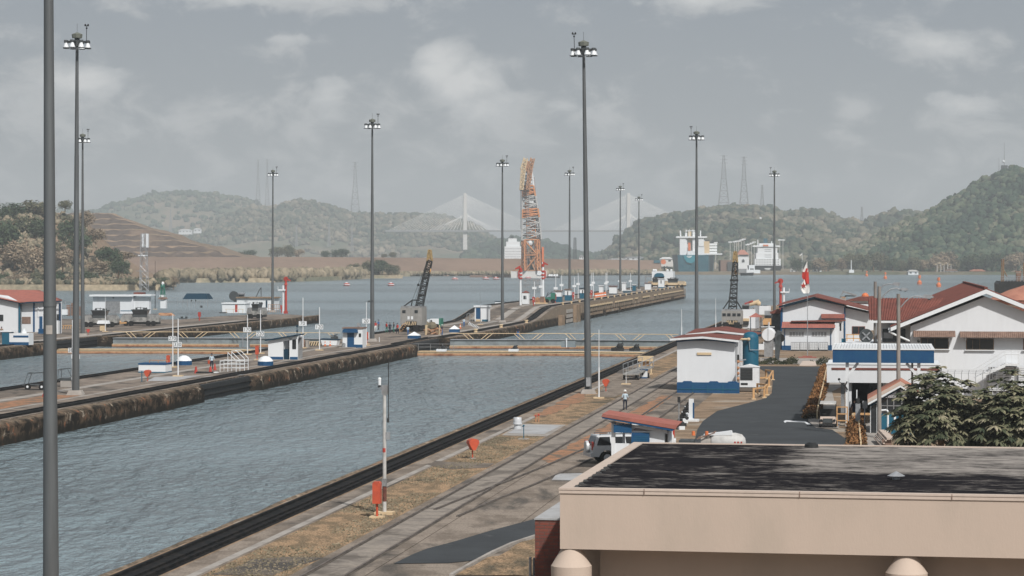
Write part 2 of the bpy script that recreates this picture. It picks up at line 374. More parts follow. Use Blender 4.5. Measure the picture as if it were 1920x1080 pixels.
# ------------------------------------------------------------------ water, quays and land
ZW = -1.7
w_ = MB(); w_.add([(-14000, 40, ZW), (14000, 40, ZW), (14000, 16000, ZW), (-14000, 16000, ZW)], [(0,1,2,3)])
struct(w_.build('water', M['water']))

def rampz(u, z1=2.4, u0=466, u1=506):
    t = min(1, max(0, (u-u0)/(u1-u0))); return z1*t*t*(3-2*t)
def usteps(u0, u1):
    us = [u0]; n = max(1, int((u1-u0)/8)); us += [u0+(u1-u0)*i/n for i in range(1, n+1)]; return us
def strip(name, v0, v1, u0, u1, m, dz=0.0, zf=rampz, seg=True):
    b = MB(); us = usteps(u0, u1) if seg else [u0, u1]
    vs = []; fs = []
    for u in us: vs += [L(u, v0, zf(u)+dz), L(u, v1, zf(u)+dz)]
    for i in range(len(us)-1): fs.append((2*i, 2*i+1, 2*i+3, 2*i+2))
    b.add(vs, fs); return b.build(name, m)
def sheet(name, pts, m, dz=0.01, z=0):      # flat sheet on the ground from points seen in the photograph
    q = [gp(x, y, z)[:2] for x, y in pts]; rag = m in (M['asphalt_old'], M['orange_dirt'], M['dry_grass'], M['dirt'])
    if rag:             # worn, uneven edges
        qq = []
        for (ax, ay), (cx_, cy_) in zip(q, q[1:]+q[:1]):
            n = max(1, min(40, int(math.dist((ax,ay),(cx_,cy_))/1.2)))
            for i in range(n):
                x, y = ax+(cx_-ax)*i/n, ay+(cy_-ay)*i/n; qq.append((x + noise.noise(Vector((x*.7, y*.35, 1)))*.35, y + noise.noise(Vector((x*.5, y*.3, 7)))*1.1))
        q = qq
    b = MB(); b.add([p + (z+dz,) for p in q], [tuple(range(len(q)))])
    o = b.build(name, m); return struct(o)
flat0 = lambda u: 0.0

def quay(name, v0, v1, u0, u1, zf, endround=0):
    """solid quay: top surface on a profile along u, vertical faces down into the water"""
    b = MB(); us = usteps(u0, u1); n = len(us); vs = []; fs = []
    for u in us:
        k = 0
        if endround and u > u1-endround: k = 1 - math.sqrt(max(0, 1-((u-(u1-endround))/endround)**2))
        w = (v1-v0)/2*k*.8
        for v, z in ((v0+w, -6), (v0+w, zf(u)), (v1-w, zf(u)), (v1-w, -6)): vs.append(L(u, v, z))
    for i in range(n-1):
        for j in range(3): fs.append((4*i+j, 4*i+4+j, 4*i+5+j, 4*i+1+j))
    fs += [(0,1,2,3), (4*n-1, 4*n-2, 4*n-3, 4*n-4)]
    b.add(vs, fs); b.mi = [1 if k % 3 == 1 else 0 for k in range(3*(n-1))] + [0, 0]
    return struct(b.build(name, [M['masonry'], M['concrete']]))
quay('centre_quay', -83.0, -66.6, 50, 345.5, flat0)
quay('centre_quay', -81.5, -68.0, 345.5, 374, flat0)
quay('centre_quay', -83.0, -66.0, 374, 470, rampz)
quay('centre_quay', -83.0, -66.0, 470, 862, rampz, 14)
quay('side_quay', -172, -121.6, 50, 347, flat0)
quay('side_quay', -172, -123.5, 347, 374, flat0)
quay('side_quay', -172, -121.0, 374, 478, flat0)
quay('side_quay', -140, -121.0, 478, 524, flat0, 30)
# bank on the right: one sheet with a masonry edge
b = MB(); R0 = -29.9
poly = [L(50, R0), L(640, R0), L(660, -10), L(660, 260), L(50, 260)]
b.hexa([(x, y, -6) for x, y, z in poly[::-1]], [(x, y, 0) for x, y, z in poly[::-1]])
b.mi = [0]*len(b.f)
o = b.build('ground', [M['dirt'], M['masonry']])
me = o.data
for p in me.polygons: p.material_index = 0 if abs(p.normal.z) > .5 else 1
struct(o)

def coping(name, v0, v1, u0, u1, sgn, bulge=.9):
    """rounded, broken concrete coping along the chamber; both ends rounded"""
    us = [u0 + (u1-u0)*i/int((u1-u0)/2.2) for i in range(int((u1-u0)/2.2)+1)]; b = MB(); vs = []; fs = []
    prof = [(0, -.05), (.35, .03), (.75, -.05), (.95, -.3), (1.0, -.75), (.97, -1.3), (1.0, -2.2), (.9, -5)]
    k = len(prof); n = len(us)
    for u in us:
        e = min(1, max(0, (u-u0)/2.5), max(0, (u1-u)/2.5)); e = math.sqrt(1-(1-e)**2)
        for j, (a, z) in enumerate(prof):
            d = noise.noise(Vector((u*.23, j*.7, v0)))*.09 + noise.noise(Vector((u*.9, j, v0)))*.03
            vs.append(L(u, v0 + sgn*(abs(v1-v0)*a*(.25+.75*e) + d*(a > .2)), z + (noise.noise(Vector((u*.15, 3, j)))*.10 if j else 0)))
    for i in range(n-1):
        for j in range(k-1):
            q = (i*k+j, (i+1)*k+j, (i+1)*k+j+1, i*k+j+1); fs.append(q if sgn > 0 else q[::-1])
    fs += [tuple(range(k)), tuple(range((n-1)*k, n*k))[::-1]]
    b.add(vs, fs); return struct(b.build(name, M['masonry'], smooth=True))
coping('quay_edge', -66.7, -65.2, 52, 233, 1)
coping('quay_edge', -66.7, -65.2, 251, 345.4, 1)
coping('quay_edge', -82.9, -83.9, 52, 345, -1)
coping('quay_edge', -121.7, -120.3, 52, 346.8, 1)
coping('quay_edge', -121.1, -120.3, 375, 520, 1)
coping('quay_edge', -66.1, -65.3, 375, 466, 1)
coping('quay_edge', -29.8, -30.5, 60, 345, -1)
coping('quay_edge', -29.8, -30.4, 373, 640, -1)

def foldgate(u0, u1, v, label):
    t = thing('folded_gate', label, 'lock gate', (0,0,0), 0, 'dark gate leaves folded into the quay'); b = MB()
    b.hexa([L(u0,v,-3),L(u1,v,-3),L(u1,v-.5,-3),L(u0,v-.5,-3)], [L(u0,v,-.12),L(u1,v,-.12),L(u1,v-.5,-.12),L(u0,v-.5,-.12)]); b.build('leaf', M['black'], t)
    for z in (-.7,-1.3): b = MB(); b.hexa([L(u0,v+.15,z),L(u1,v+.15,z),L(u1,v,z),L(u0,v,z)], [L(u0,v+.15,z+.12),L(u1,v+.15,z+.12),L(u1,v,z+.12),L(u0,v,z+.12)]); b.build('beam', M['rail_black'], t)
foldgate(231.5, 252.5, -66.1, 'dark folded gate leaf in the gap of the stained centre wall')
foldgate(346.5, 373, -67.5, 'dark folded gate leaf beside the gates on the centre quay')
foldgate(348, 373, -123.1, 'dark folded gate leaf beside the gates on the left quay')
# black rack-rail bands along every edge
def band(v, u0, u1, zf=flat0, w=1.0):
    struct(strip('track_bed', v-w, v+w*.9, u0, u1, M['rail_black'], .012, zf))
    t = thing('crane_rail', 'dark rack rail track running along the quay edge', 'rail track', (0,0,0), 0, 'dark rack rail tracks along the quay edges')
    for dv, ww, h in ((-.62, .12, .13), (.0, .34, .10), (.62, .12, .13)):
        bb = MB(); us = usteps(u0, u1); vs = []; fs = []
        for u in us:
            for dd, z in ((-ww/2, .0), (-ww/2, h), (ww/2, h), (ww/2, 0)): vs.append(L(u, v+dv+dd, zf(u)+z))
        for i in range(len(us)-1):
            for j in range(3): fs.append((4*i+j, 4*i+4+j, 4*i+5+j, 4*i+1+j))
        bb.add(vs, fs); bb.build('rail', M['rail_black'], t)
    return t
tag(band(-28.75, 52, 640), 'dark rack rail track along the near edge of the right quay')
tag(band(-67.9, 52, 345, flat0, .9), 'dark rack rail track above the stained wall of the centre quay, before the gates')
tag(band(-68.9, 345, 374, flat0, .7), 'short dark rack rail track beside the gate recess on the centre quay')
tag(band(-67.6, 374, 858, rampz, .9), 'dark rack rail track climbing the ramp of the centre quay')
tag(band(-81.9, 52, 345, flat0, .7), 'dark rack rail track along the far edge of the centre quay, before the gates')
tag(band(-81.9, 375, 856, rampz, .7), 'dark rack rail track along the far edge of the centre quay, beyond the gates')
tag(band(-123.0, 52, 347, flat0, .9), 'dark rack rail track on the edge of the left quay, before the gates')
tag(band(-122.6, 376, 478, flat0, .9), 'dark rack rail track on the edge of the left quay, beyond the gates')
# lighter lane, stains and slabs on the centre quay
struct(strip('pavement', -76.4, -75.2, 52, 345, M['concrete_pale'], .012, flat0))
struct(strip('pavement', -71.2, -70.7, 52, 345, M['concrete_pale'], .012, flat0))
struct(strip('pavement', -74.6, -71.6, 150, 212, M['orange_dirt'], .008, flat0))
struct(strip('pavement', -80.6, -77.2, 70, 230, M['asphalt_old'], .008, flat0))
struct(strip('pavement', -70.4, -69.2, 380, 858, M['concrete_pale'], .012, rampz))
struct(strip('pavement', -74.6, -73.0, 440, 520, M['concrete_pale'], .012, rampz))
struct(strip('pavement', -77.8, -75.4, 440, 520, M['asphalt_old'], .012, rampz))
struct(strip('pavement', -72.9, -70.7, 440, 520, M['asphalt_old'], .014, rampz))
struct(strip('pavement', -79.8, -78.4, 440, 520, M['concrete_pale'], .016, rampz))
sheet('pavement', [(388,741),(440,702),(462,703),(405,706),(356,709)][1:] , M['slab_pale'], .02)
sheet('pavement', [(290,707),(378,704),(330,714),(275,715)], M['slab_pale'], .022)
struct(strip('pavement', -126.6, -124.4, 52, 470, M['concrete_pale'], .012, flat0))
struct(strip('pavement', -133, -130, 52, 476, M['asphalt_old'], .012, flat0))

# ------------------------------------------------------------------ right quay surface
struct(strip('pavement', -27.7, -26.2, 52, 640, M['concrete_track'], .010, flat0, False))
struct(strip('pavement', -26.75, -26.35, 52, 640, M['concrete_pale'], .018, flat0, False))
struct(strip('grass_verge', -26.2, -22.75, 52, 640, M['dry_grass'], .008, flat0, False))
struct(strip('pavement', -22.75, -19.4, 52, 640, M['concrete_track'], .014, flat0, False))
struct(strip('pavement', -22.05, -20.7, 52, 640, M['lane'], .020, flat0, False))
struct(strip('pavement', -19.4, -14.8, 52, 236, M['concrete_track'], .010, flat0, False))
sheet('dirt_strip', [(1241,742),(1262,742),(1196,790),(1120,838),(1030,868),(1018,862)], M['orange_dirt'], .022)
sheet('dirt_strip', [(1065,745),(1108,728),(1092,752),(1020,782),(1000,780)], M['orange_dirt'], .020)
sheet('pavement', [(1115,745),(1135,722),(1165,690),(1210,690),(1222,712),(1180,735),(1150,745)], M['concrete_track'], .02)
sheet('pavement', [(940,817),(975,795),(1062,797),(1025,819)], M['concrete_pale'], .03)
sheet('pavement', [(952,813),(981,797),(1052,799),(1020,815)], M['slab_pale'], .045)
sheet('pavement', [(795,872),(818,864),(925,870),(918,877),(850,880)], M['asphalt_old'], .022)
sheet('pavement', [(600,1046),(560,1062),(520,1080),(400,1080),(470,1052),(545,1044)], M['asphalt_old'], .02)
sheet('pavement', [(1034,901),(1044,889),(1110,888),(1100,902)], M['slab_pale'], .03)
sheet('pavement', [(850,1080),(870,1058),(935,1030),(1010,985),(1100,940),(1100,880),(1085,820),(1110,780),(1130,770),(1160,770),(1070,838),(1000,900),(860,990),(700,1080)], M['asphalt_old'], .006)
sheet('asphalt_road', [(738,1058),(775,1040),(800,1030),(850,1017),(920,996),(1003,974),(1080,955),(1080,985),(1003,1008),(960,1020),(920,1038),(890,1052),(840,1057)], M['asphalt'], .034)
sheet('asphalt_road', [(1220,900),(1262,868),(1302,830),(1308,805),(1318,790),(1345,771),(1400,757),(1436,747),(1447,738),(1449,716),(1440,700),(1422,690),(1422,687),(1550,688),(1546,705),(1532,735),(1517,770),(1515,790),(1530,803),(1560,806),(1600,833),(1615,860),(1615,900)], M['asphalt'], .034)
sheet('pavement', [(1515,790),(1530,803),(1572,804),(1575,797),(1560,735),(1590,720),(1600,700),(1565,715),(1552,716),(1535,740)], M['concrete_pale'], .05)
sheet('pavement', [(1613,835),(1616,800),(1640,790),(1652,800),(1662,835),(1670,870),(1610,870)], M['concrete_pale'], .05)
sheet('grass_verge', [(850,1082),(885,1062),(930,1040),(1000,1012),(1060,990),(1090,1082)], M['dry_grass'], .04)
k = MB()
for a, c in zip([(846,1082),(880,1062),(925,1038),(960,1022),(1003,1008)], [(880,1062),(925,1038),(960,1022),(1003,1008),(1060,990)]):
    p, q = gp(*a), gp(*c); k.bar((p[0],p[1],.06), (q[0],q[1],.06), .16, .13)
struct(k.build('kerb', M['concrete_pale']))
# kerb and yard in front of the gabled hall
sheet('pavement', [(1425,676),(1425,655),(1462,652),(1470,648),(1560,648),(1575,690)], M['dirt'], .02)
sheet('pavement', [(1425,671),(1565,673),(1565,684),(1425,683)], M['concrete_pale'], .03)
# road paint
sheet('road_marking', [(1469,791),(1473,789),(1510,791),(1520,797),(1515,798),(1508,793),(1475,792),(1472,794)], M['white'], .05)

# rails of the near tracks
def rail_line(t, pts, m='rail_steel', w=.07, h=.11):
    bb = MB()
    for a, c in zip(pts, pts[1:]): bb.bar((a[0],a[1],.03+h/2-.04), (c[0],c[1],.03+h/2-.04), w, h-.04)
    bb.build('rail', M[m], t)
    gg = MB()       # the dark flange groove beside the rail
    for a, c in zip(pts, pts[1:]): gg.bar((a[0]+.09,a[1],.024), (c[0]+.09,c[1],.024), .09, .008)
    gg.build('flangeway', M['flange'], t)
t = thing('rail_track', 'long straight steel track set in concrete beside the grass verge', 'rail track', (0,0,0), 0)
rail_line(t, [L(52,-22.2), L(640,-22.2)]); rail_line(t, [L(52,-20.55), L(640,-20.55)])
t = thing('rail_track', 'siding track that curves out of the straight track through a switch', 'rail track', (0,0,0), 0)
sw = [(118,-21.6),(126,-21.0),(134,-20.3),(146,-19.4),(158,-18.75),(170,-18.4),(186,-18.3),(300,-18.3)]
rail_line(t, [L(u,v) for u,v in sw]); rail_line(t, [L(u-3,v+1.65) for u,v in sw])
# ------------------------------------------------------------------ far land, hills and forest
ICO = None
def ico(sub=1):
    import bmesh
    bm = bmesh.new(); bmesh.ops.create_icosphere(bm, subdivisions=sub, radius=1.0)
    V = np.array([v.co[:] for v in bm.verts]); Fc = np.array([[v.index for v in f.verts] for f in bm.faces]); bm.free(); return V, Fc
ICOV, ICOF = ico(2)      # 42 verts, 80 faces
rs = np.random.RandomState(5)
VAR = []
for i in range(10):
    V = ICOV.copy(); d = 1 + rs.uniform(-.38, .30, len(V)); V = V*d[:, None]; VAR.append(V)
def crowns(P, R, T, squash=(.65, 1.15)):
    """many lumpy crowns, three lobes each: P centres, R radii, T tint"""
    Vs, Fs, Ts = [], [], []; off = 0
    for p, r, t in zip(P, R, T):
        for k in range(2 if len(P) > 2000 else 3):
            V = VAR[rs.randint(10)]; a = rs.uniform(0, 6.28); c, s = math.cos(a), math.sin(a)
            X = V[:, 0]*c - V[:, 1]*s; Y = V[:, 0]*s + V[:, 1]*c
            rr = r*(rs.uniform(.55, .8) if k else .85)
            o = np.array([rs.uniform(-.6, .6)*r, rs.uniform(-.6, .6)*r, rs.uniform(-.15, .45)*r]) if k else np.zeros(3)
            Vs.append(np.stack([X*rr, Y*rr, V[:, 2]*rr*rs.uniform(*squash)], 1) + p + o)
            Fs.append(ICOF + off); off += len(V)
            Ts.append(np.full(len(V), t) + rs.uniform(-.07, .07))
    return np.concatenate(Vs), np.concatenate(Fs), np.concatenate(Ts)

def interp(pts, x):
    if x <= pts[0][0]: return pts[0][1]
    for (a, b), (c, d) in zip(pts, pts[1:]):
        if x <= c:
            t = (x-a)/(c-a); t = t*t*(3-2*t)*.5 + t*.5; return b + (d-b)*t
    return pts[-1][1]
def hill(name, ridge, Yr, Yf, m, zf=0.0, seed=0, rough=8, treeh=9, dx=None, back=None, step=None, shape=1.0, tint=(.15,.75), ntree=0,
         rad=(5,9), fmat='forest', flabel=None, clear=None, fcat='forest'):
    """terrain whose skyline passes through the given points of the photograph at distance Yr"""
    x0, x1 = (ridge[0][0]-960)/F*Yr, (ridge[-1][0]-960)/F*Yr
    back = back or (Yr-Yf)*.8; nx = 90; nt = 34
    def H(x, y):
        px = 960 + F*x/Yr; zr = HC + (HZ-interp(ridge, px))*Yr/F - treeh
        t = (y-Yf)/(Yr-Yf)
        if t <= 1: s = max(0, t); k = (s*s*(3-2*s))**shape
        else: k = 1-.9*min(1, (t-1)*(Yr-Yf)/back)**1.6
        fb = noise.fractal(Vector((x*.0035+seed, y*.0035, seed)), .9, 2.1, 5)
        e = math.sin(math.pi*min(1, max(0, t*.97)))
        return zf + (zr-zf)*k + fb*rough*(.15+e)*min(1, max(.0, t*3))
    V = []; Fc = []
    for j in range(nt+1):
        y = Yf + (Yr+back-Yf)*j/nt
        for i in range(nx+1):
            x = x0 + (x1-x0)*i/nx; V.append((x, y, H(x, y) - (6 if j == 0 else 0)))
    for j in range(nt):
        for i in range(nx): a = j*(nx+1)+i; Fc.append((a, a+1, a+nx+2, a+nx+1))
    struct(np_mesh(name, np.array(V), np.array(Fc), M[m], smooth=True))
    if ntree:
        P, R, T = [], [], []
        while len(P) < ntree:
            x = rs.uniform(x0, x1); y = Yf + (Yr*1.03-Yf)*rs.uniform(0, 1)**.8
            cl = noise.fractal(Vector((x*.006+seed*3, y*.006, 1)), .9, 2, 3)
            if clear is not None and clear(960+F*x/Yr, (y-Yf)/(Yr-Yf), cl): continue
            r = rs.uniform(*rad); z = H(x, y)
            P.append((x, y, z + r*.42)); R.append(r*(1.5 if rs.rand() < .12 else 1.0))
            T.append(min(1, max(0, tint[0] + (tint[1]-tint[0])*(.5 + cl*.55 + rs.uniform(-.36, .36)))))
        V2, F2, T2 = crowns(np.array(P), R, T)
        o = np_mesh('forest', V2, F2, M[fmat], T2)
        tag(o, flabel, fcat, kind='stuff')
    return H

# low shore land on the far side of the lake
def slab(name, pts, z0, z1, m):
    bb = MB(); bb.prism([p[:2] for p in pts], z0, z1); return struct(bb.build(name, m))
slab('shore', [at(1130,2080), at(2120,2060), at(2400,2600), (1600,6000,0), (-200,6000,0), at(1130,2600)], -5, .6, M['hill_soil'])
slab('shore', [at(-300,1085), at(0,1068), at(150,1058), at(300,1075), at(318,1180), at(330,1400), at(520,1420), at(640,1560), at(700,1700), at(760,1880), at(900,1960), (-400,6000,0), (-2400,6000,0)], -5, .8, M['reed'])
# long earth dam behind the lake
pts = [(-360,483,1900),(230,482,1900),(600,482,1930),(960,485,2000),(1240,488,2100)]
V = []; n = 80
for i in range(n+1):
    px = -360 + 1600*i/n; top = interp([(a, b) for a, b, c in pts], px); Y = interp([(a, c) for a, b, c in pts], px)
    x = (px-960)/F*Y; zt = HC + (HZ-top)*Y/F
    for dy, z in ((-70, ZW-2), (-62, .4), (0, zt), (12, zt), (80, 1), (900, 2)): V.append((x*(1+dy/Y), Y+dy, z + (noise.noise(Vector((x*.02, dy, 0)))*.5 if dy == 0 else 0)))
Fc = [(6*i+j, 6*i+6+j, 6*i+7+j, 6*i+1+j) for i in range(n) for j in range(5)]
struct(np_mesh('embankment', np.array(V), np.array(Fc)[:, ::-1], M['brown_earth'], smooth=False))

# hills, far to near
hill('hills', [(-200,400),(0,380),(120,395),(190,396),(235,376),(300,360),(340,358),(420,364),(470,372),(500,392),(560,420),(640,440)], 6600, 5200, 'hill_soil', 0, 1, 18, 9,
     ntree=2400, rad=(5,9), fmat='forest', flabel='hazy wooded ridge far behind the dam on the left', tint=(.1,.7))
hill('hills', [(370,470),(400,420),(440,404),(480,392),(520,390),(570,380),(620,386),(650,398),(690,402),(740,404),(790,400),(830,404),(880,416),(920,440),(945,462),(960,480)], 5700, 4700, 'hill_soil', 0, 2, 16, 8,
     ntree=3800, rad=(4.5,8), fmat='forest_dry', flabel='wooded hills with dry clearings behind the dam, left of the bridge', tint=(.0,.75), shape=.8,
     clear=lambda px, t, cl: t < .35 and cl < .25)
hill('hills', [(880,470),(930,452),(990,448),(1040,462),(1090,478),(1140,480)], 5000, 4200, 'hill_soil', 0, 9, 6, 8, ntree=350, rad=(7,11), flabel='low hazy wooded slope under the bridge deck', tint=(.0,.5))
hill('hills', [(1125,482),(1140,466),(1165,440),(1200,414),(1250,404),(1290,398),(1330,390),(1380,388),(1420,392),(1450,404),(1500,398),(1540,404),(1580,416),(1620,424),(1690,420),(1760,430)], 4000, 2700, 'hill_soil', 0, 3, 16, 9,
     ntree=5200, rad=(3.8,7), fmat='forest_dry', flabel='wooded hills behind the moored ships', tint=(-.05,.7), shape=.8)
hill('hills', [(1580,430),(1640,410),(1680,394),(1720,398),(1760,410),(1800,420)], 3700, 3200, 'hill_soil', 0, 4, 10, 8, ntree=300, rad=(6,9), flabel='low wooded saddle behind the big hill on the right', fmat='forest_dry', tint=(.1,.8))
HR = hill('hills', [(1560,482),(1600,466),(1640,446),(1680,420),(1720,404),(1760,384),(1800,362),(1840,340),(1870,322),(1890,314),(1920,318),(2000,300),(2100,340),(2200,400)], 2750, 2130, 'hill_soil', 0, 5, 9, 8,
     ntree=6000, rad=(2.8,5.4), fmat='forest', flabel='big forested hill rising from the lake shore on the right', tint=(.02,.72), shape=.85)
# terraced excavation and scrubby bank on the left
x = []
def terrace():
    Y0 = 2250; prof = [(-100,392),(60,392),(160,398),(230,402),(262,414),(300,428),(350,440),(390,456),(430,464),(470,476),(500,482)]
    V, Fc, mi = [], [], []; nx = 120; bench = 10; rows = []
    for j in range(bench*2+1):
        rows.append(j)
    for i in range(nx+1):
        px = -100 + 600*i/nx; zt = HC + (HZ-interp(prof, px))*Y0/F + noise.noise(Vector((px*.05, 0, 0)))*1.2
        for j in rows:
            lev = (j+1)//2; y = Y0 - 260 + lev*19 + (j % 2)*0 + ((j % 2 == 0)*14 if j else 0)
            z = min(zt, 3 + lev*5.0 + noise.noise(Vector((px*.05, lev*3., 1)))*1.5)
            V.append((((px-960)/F)*Y0, y + noise.noise(Vector((px*.04, lev*2., 5)))*6, z if j else 1))
    k = len(rows); VV = []
    for i in range(nx+1):       # a pale lip at the top of each riser
        col = V[i*k:(i+1)*k]; out_ = []
        for j in range(k):
            if j % 2 == 1:
                a, c = col[j-1], col[j]; lip = .84 + .34*noise.noise(Vector((i*.3, j, 3)))
                out_.append(tuple(a[q]+(c[q]-a[q])*lip for q in range(3)))
            out_.append(col[j])
        VV += out_; kk = len(out_)
    V = VV; k = kk
    for i in range(nx):
        for j in range(k-1): Fc.append((i*k+j, (i+1)*k+j, (i+1)*k+j+1, i*k+j+1)); mi.append(0 if j % 3 == 0 else 1)
    o = np_mesh('hills', np.array(V), np.array(Fc), M['terrace_grass']); o.data.materials.append(M['terrace_rock'])
    o.data.polygons.foreach_set('material_index', [1 - q for q in mi]); struct(o)
terrace()
HL = hill('hills', [(-300,360),(-60,372),(0,386),(40,380),(80,378),(120,384),(150,392),(175,420),(205,450),(240,480),(265,512),(300,530)], 1330, 1090, 'terrace_grass', .8, 6, 4, 5, back=110)
# ------------------------------------------------------------------ object helpers
class K:
    """a thing built in front elevation: photo columns/rows at its own distance become metres, depth d is real metres"""
    def __init__(s, name, label, cat, px, Y, z=0.0, group=None, rz=ROT):
        s.px, s.Y, s.s, s.z0 = px, Y, Y/F, z
        s.t = thing(name, label, cat, at(px, Y, z), rz, group)
    def x(s, px): return (px - s.px)*s.s
    def h(s, py): return zat(py, s.Y) - s.z0
    def Q(s, px, py, d=0.0):      # local point at depth d seen at (px, py)
        a = (px-960)/F; X0 = (s.px-960)/F*s.Y; x = (a*(s.Y + d*CS) - X0 - d*SN)/(CS + a*SN)
        return (x, d, HC - (py-HZ)*(s.Y - x*SN + d*CS)/F - s.z0)
    def box(s, name, m, x0, x1, y0, y1, d0=0.0, d1=.2, par=None):
        b = MB(); b.box(s.x(x0), s.x(x1), d0, d1, 0 if y1 is None else s.h(y1), s.h(y0)); return s.put(b, name, m, par)
    def poly(s, name, m, pts, d0, d1, par=None):        # outline in photo points, extruded in depth
        b = MB(); b.exty([(s.x(a), s.h(c)) for a, c in pts], d0, d1); return s.put(b, name, m, par)
    def P(s, px, py, d=0.0): return (s.x(px), d, s.h(py))
    def put(s, b, name, m, par=None, smooth=False):
        mm = [M[q] for q in m] if isinstance(m, (list, tuple)) else M[m]
        return b.build(name, mm, par or s.t, smooth)
def single(b, name, m, label, cat, loc=None, group=None, rz=None, smooth=False):
    mm = [M[q] for q in m] if isinstance(m, (list, tuple)) else M[m]
    return tag(b.build(name, mm, None, smooth, loc, rz), label, cat, group)
def lettering(s, txt, size, m, par, loc, rot=(math.pi/2, 0, 0), ext=.004, name='lettering'):
    c = bpy.data.curves.new('lettering', 'FONT'); c.body = txt; c.size = size; c.align_x = 'CENTER'; c.align_y = 'CENTER'; c.extrude = ext; c.resolution_u = 3
    o = bpy.data.objects.new('t', c); sc.collection.objects.link(o)
    me = bpy.data.meshes.new_from_object(o.evaluated_get(bpy.context.evaluated_depsgraph_get()))
    bpy.data.objects.remove(o); me.materials.clear(); me.materials.append(M[m])
    q = bpy.data.objects.new(name, me); sc.collection.objects.link(q); q.parent = par; q.location = loc; q.rotation_euler = rot; return q
def lattice(b, p, q, w0, w1, n, r, rd=None, d0=None, d1=None):
    """four-legged lattice from p to q, widths w (x) and d (y)"""
    rd = rd or r*.6; p, q = Vector(p), Vector(q); d0 = d0 or w0; d1 = d1 or w1; ax = (q-p).normalized()
    a = Vector((1,0,0)); a = (a - ax*a.dot(ax)).normalized(); c = ax.cross(a)
    def ring(i):
        t = i/n; o = p.lerp(q, t); w = w0+(w1-w0)*t; d = d0+(d1-d0)*t
        return [o + a*w/2*i1 + c*d/2*j1 for i1, j1 in ((-1,-1),(1,-1),(1,1),(-1,1))]
    R = [ring(i) for i in range(n+1)]
    for k in range(4): b.tube(R[0][k], R[n][k], r, n=5)
    for i in range(n):
        for k in range(4):
            k2 = (k+1) % 4; b.tube(R[i][k], R[i+1][k2] if i % 2 else R[i][k], rd, n=4) if False else None
            if i % 2 == 0: b.tube(R[i][k], R[i+1][k2], rd, n=4)
            else: b.tube(R[i][k2], R[i+1][k], rd, n=4)
            b.tube(R[i+1][k], R[i+1][k2], rd, n=4)
    return b

# ------------------------------------------------------------------ tall light masts
def make_mast():
    t = thing('light_mast', 'x', 'light mast', (0,0,0), 0)
    b = MB(); b.tube((0,0,.35), (0,0,11), .34, .265, 16); b.tube((0,0,10.9), (0,0,21.5), .258, .20, 16); b.tube((0,0,21.4), (0,0,32.0), .194, .13, 16)
    b.lathe((0,0,11), [(.29,-.12),(.29,.02)], 16)
    b.build('pole', M['pole_grey'], t, True)
    b = MB(); b.hexa([(-.75,-.75,0),(.75,-.75,0),(.75,.75,0),(-.75,.75,0)], [(-.55,-.55,.42),(.55,-.55,.42),(.55,.55,.42),(-.55,.55,.42)]); b.build('footing', M['concrete_pale'], t)
    b = MB(); b.lathe((0,0,32.0), [(.1,0),(.46,.05),(.5,.38),(.45,.42),(.03,.58)], 8); b.build('cap', M['cap_green'], t)
    b = MB(); R = 1.02
    for i in range(16):
        a, c = 2*math.pi*i/16, 2*math.pi*(i+1)/16; b.tube((R*math.cos(a),R*math.sin(a),31.7), (R*math.cos(c),R*math.sin(c),31.7), .05, n=5)
    for i in range(4):
        a = math.pi*i/2+.3; b.tube((.12*math.cos(a),.12*math.sin(a),31.75), (R*math.cos(a),R*math.sin(a),31.7), .05, n=5)
    b.tube((0,0,31.3), (0,0,32), .24, n=10); b.build('lamp_ring', M['dark_steel'], t)
    for i in range(8):
        a = 2*math.pi*i/8+.25; x, y = (R+.03)*math.cos(a), (R+.03)*math.sin(a)
        b = MB(); b.lathe((x,y,31.62), [(.19,0),(.21,.03),(.19,.2),(.05,.22)], 10); f = b.build('floodlight', M['dark_steel'], t)
        b = MB(); b.lathe((x,y,31.17), [(.27,0),(.25,.05),(.17,.3),(.12,.45)], 12); b.build('reflector', M['lamp_white'], f, True)
        b = MB(); b.lathe((x,y,31.12), [(.30,0),(.30,.05)], 12); b.build('rim', M['dark_steel'], f)
    b = MB(); b.tube((-.85,0,31.6), (-.87,0,33.05), .03, n=5); b.ball((-.87,0,32.95), .09)
    for s in (-1, 1): b.ball((-.87+s*.13,0,33.22), .085, sz=1.4)
    b.tube((-.87,0,33.0), (-.87,0,33.2), .025, n=5); b.tube((-1.02,0,33.15), (-.72,0,33.15), .03, n=4)
    q = MB(); q.tube((0,0,32.5), (0,0,33.35), .012, n=4); q.build('lightning_rod', M['black'], t); b.build('wind_sensor', M['black'], t)
    return t
mast0 = make_mast(); GM = 'tall floodlight masts along the locks'; used = []
masts = [(1103,223,0,75,-.0134,1,'tall grey floodlight mast at the near edge of the right quay'),
 (142,221,0,60,.004,-1,'tall grey floodlight mast beside the carts on the centre quay'),
 (698,363,0,222,0,-1,'tall floodlight mast beside the blue-doored booth on the centre quay'),
 (155,388,0,250,0,-1,'tall floodlight mast on the left quay, just behind the nearer left mast'),
 (511,561,0,318,.003,-1,'tall floodlight mast near the tip of the left quay'),
 (942,468,.05,298,0,-1,'tall floodlight mast at the foot of the ramp on the centre quay'),
 (1068,585,2.4,318,0,-1,'tall floodlight mast behind the blue and white sheds past the ramp'),
 (1163,702,2.4,348,0,-1,'thin pale floodlight mast far out on the centre quay'),
 (1198,757,2.4,368,0,-1,'thin pale floodlight mast farthest out, nearest the end building of the centre quay'),
 (1306,383,0,245,0,1,'tall floodlight mast behind the red-roofed pump house'),
 (1452,557,0,319,0,1,'tall floodlight mast standing left of the gabled hall, near the red and white signal')]
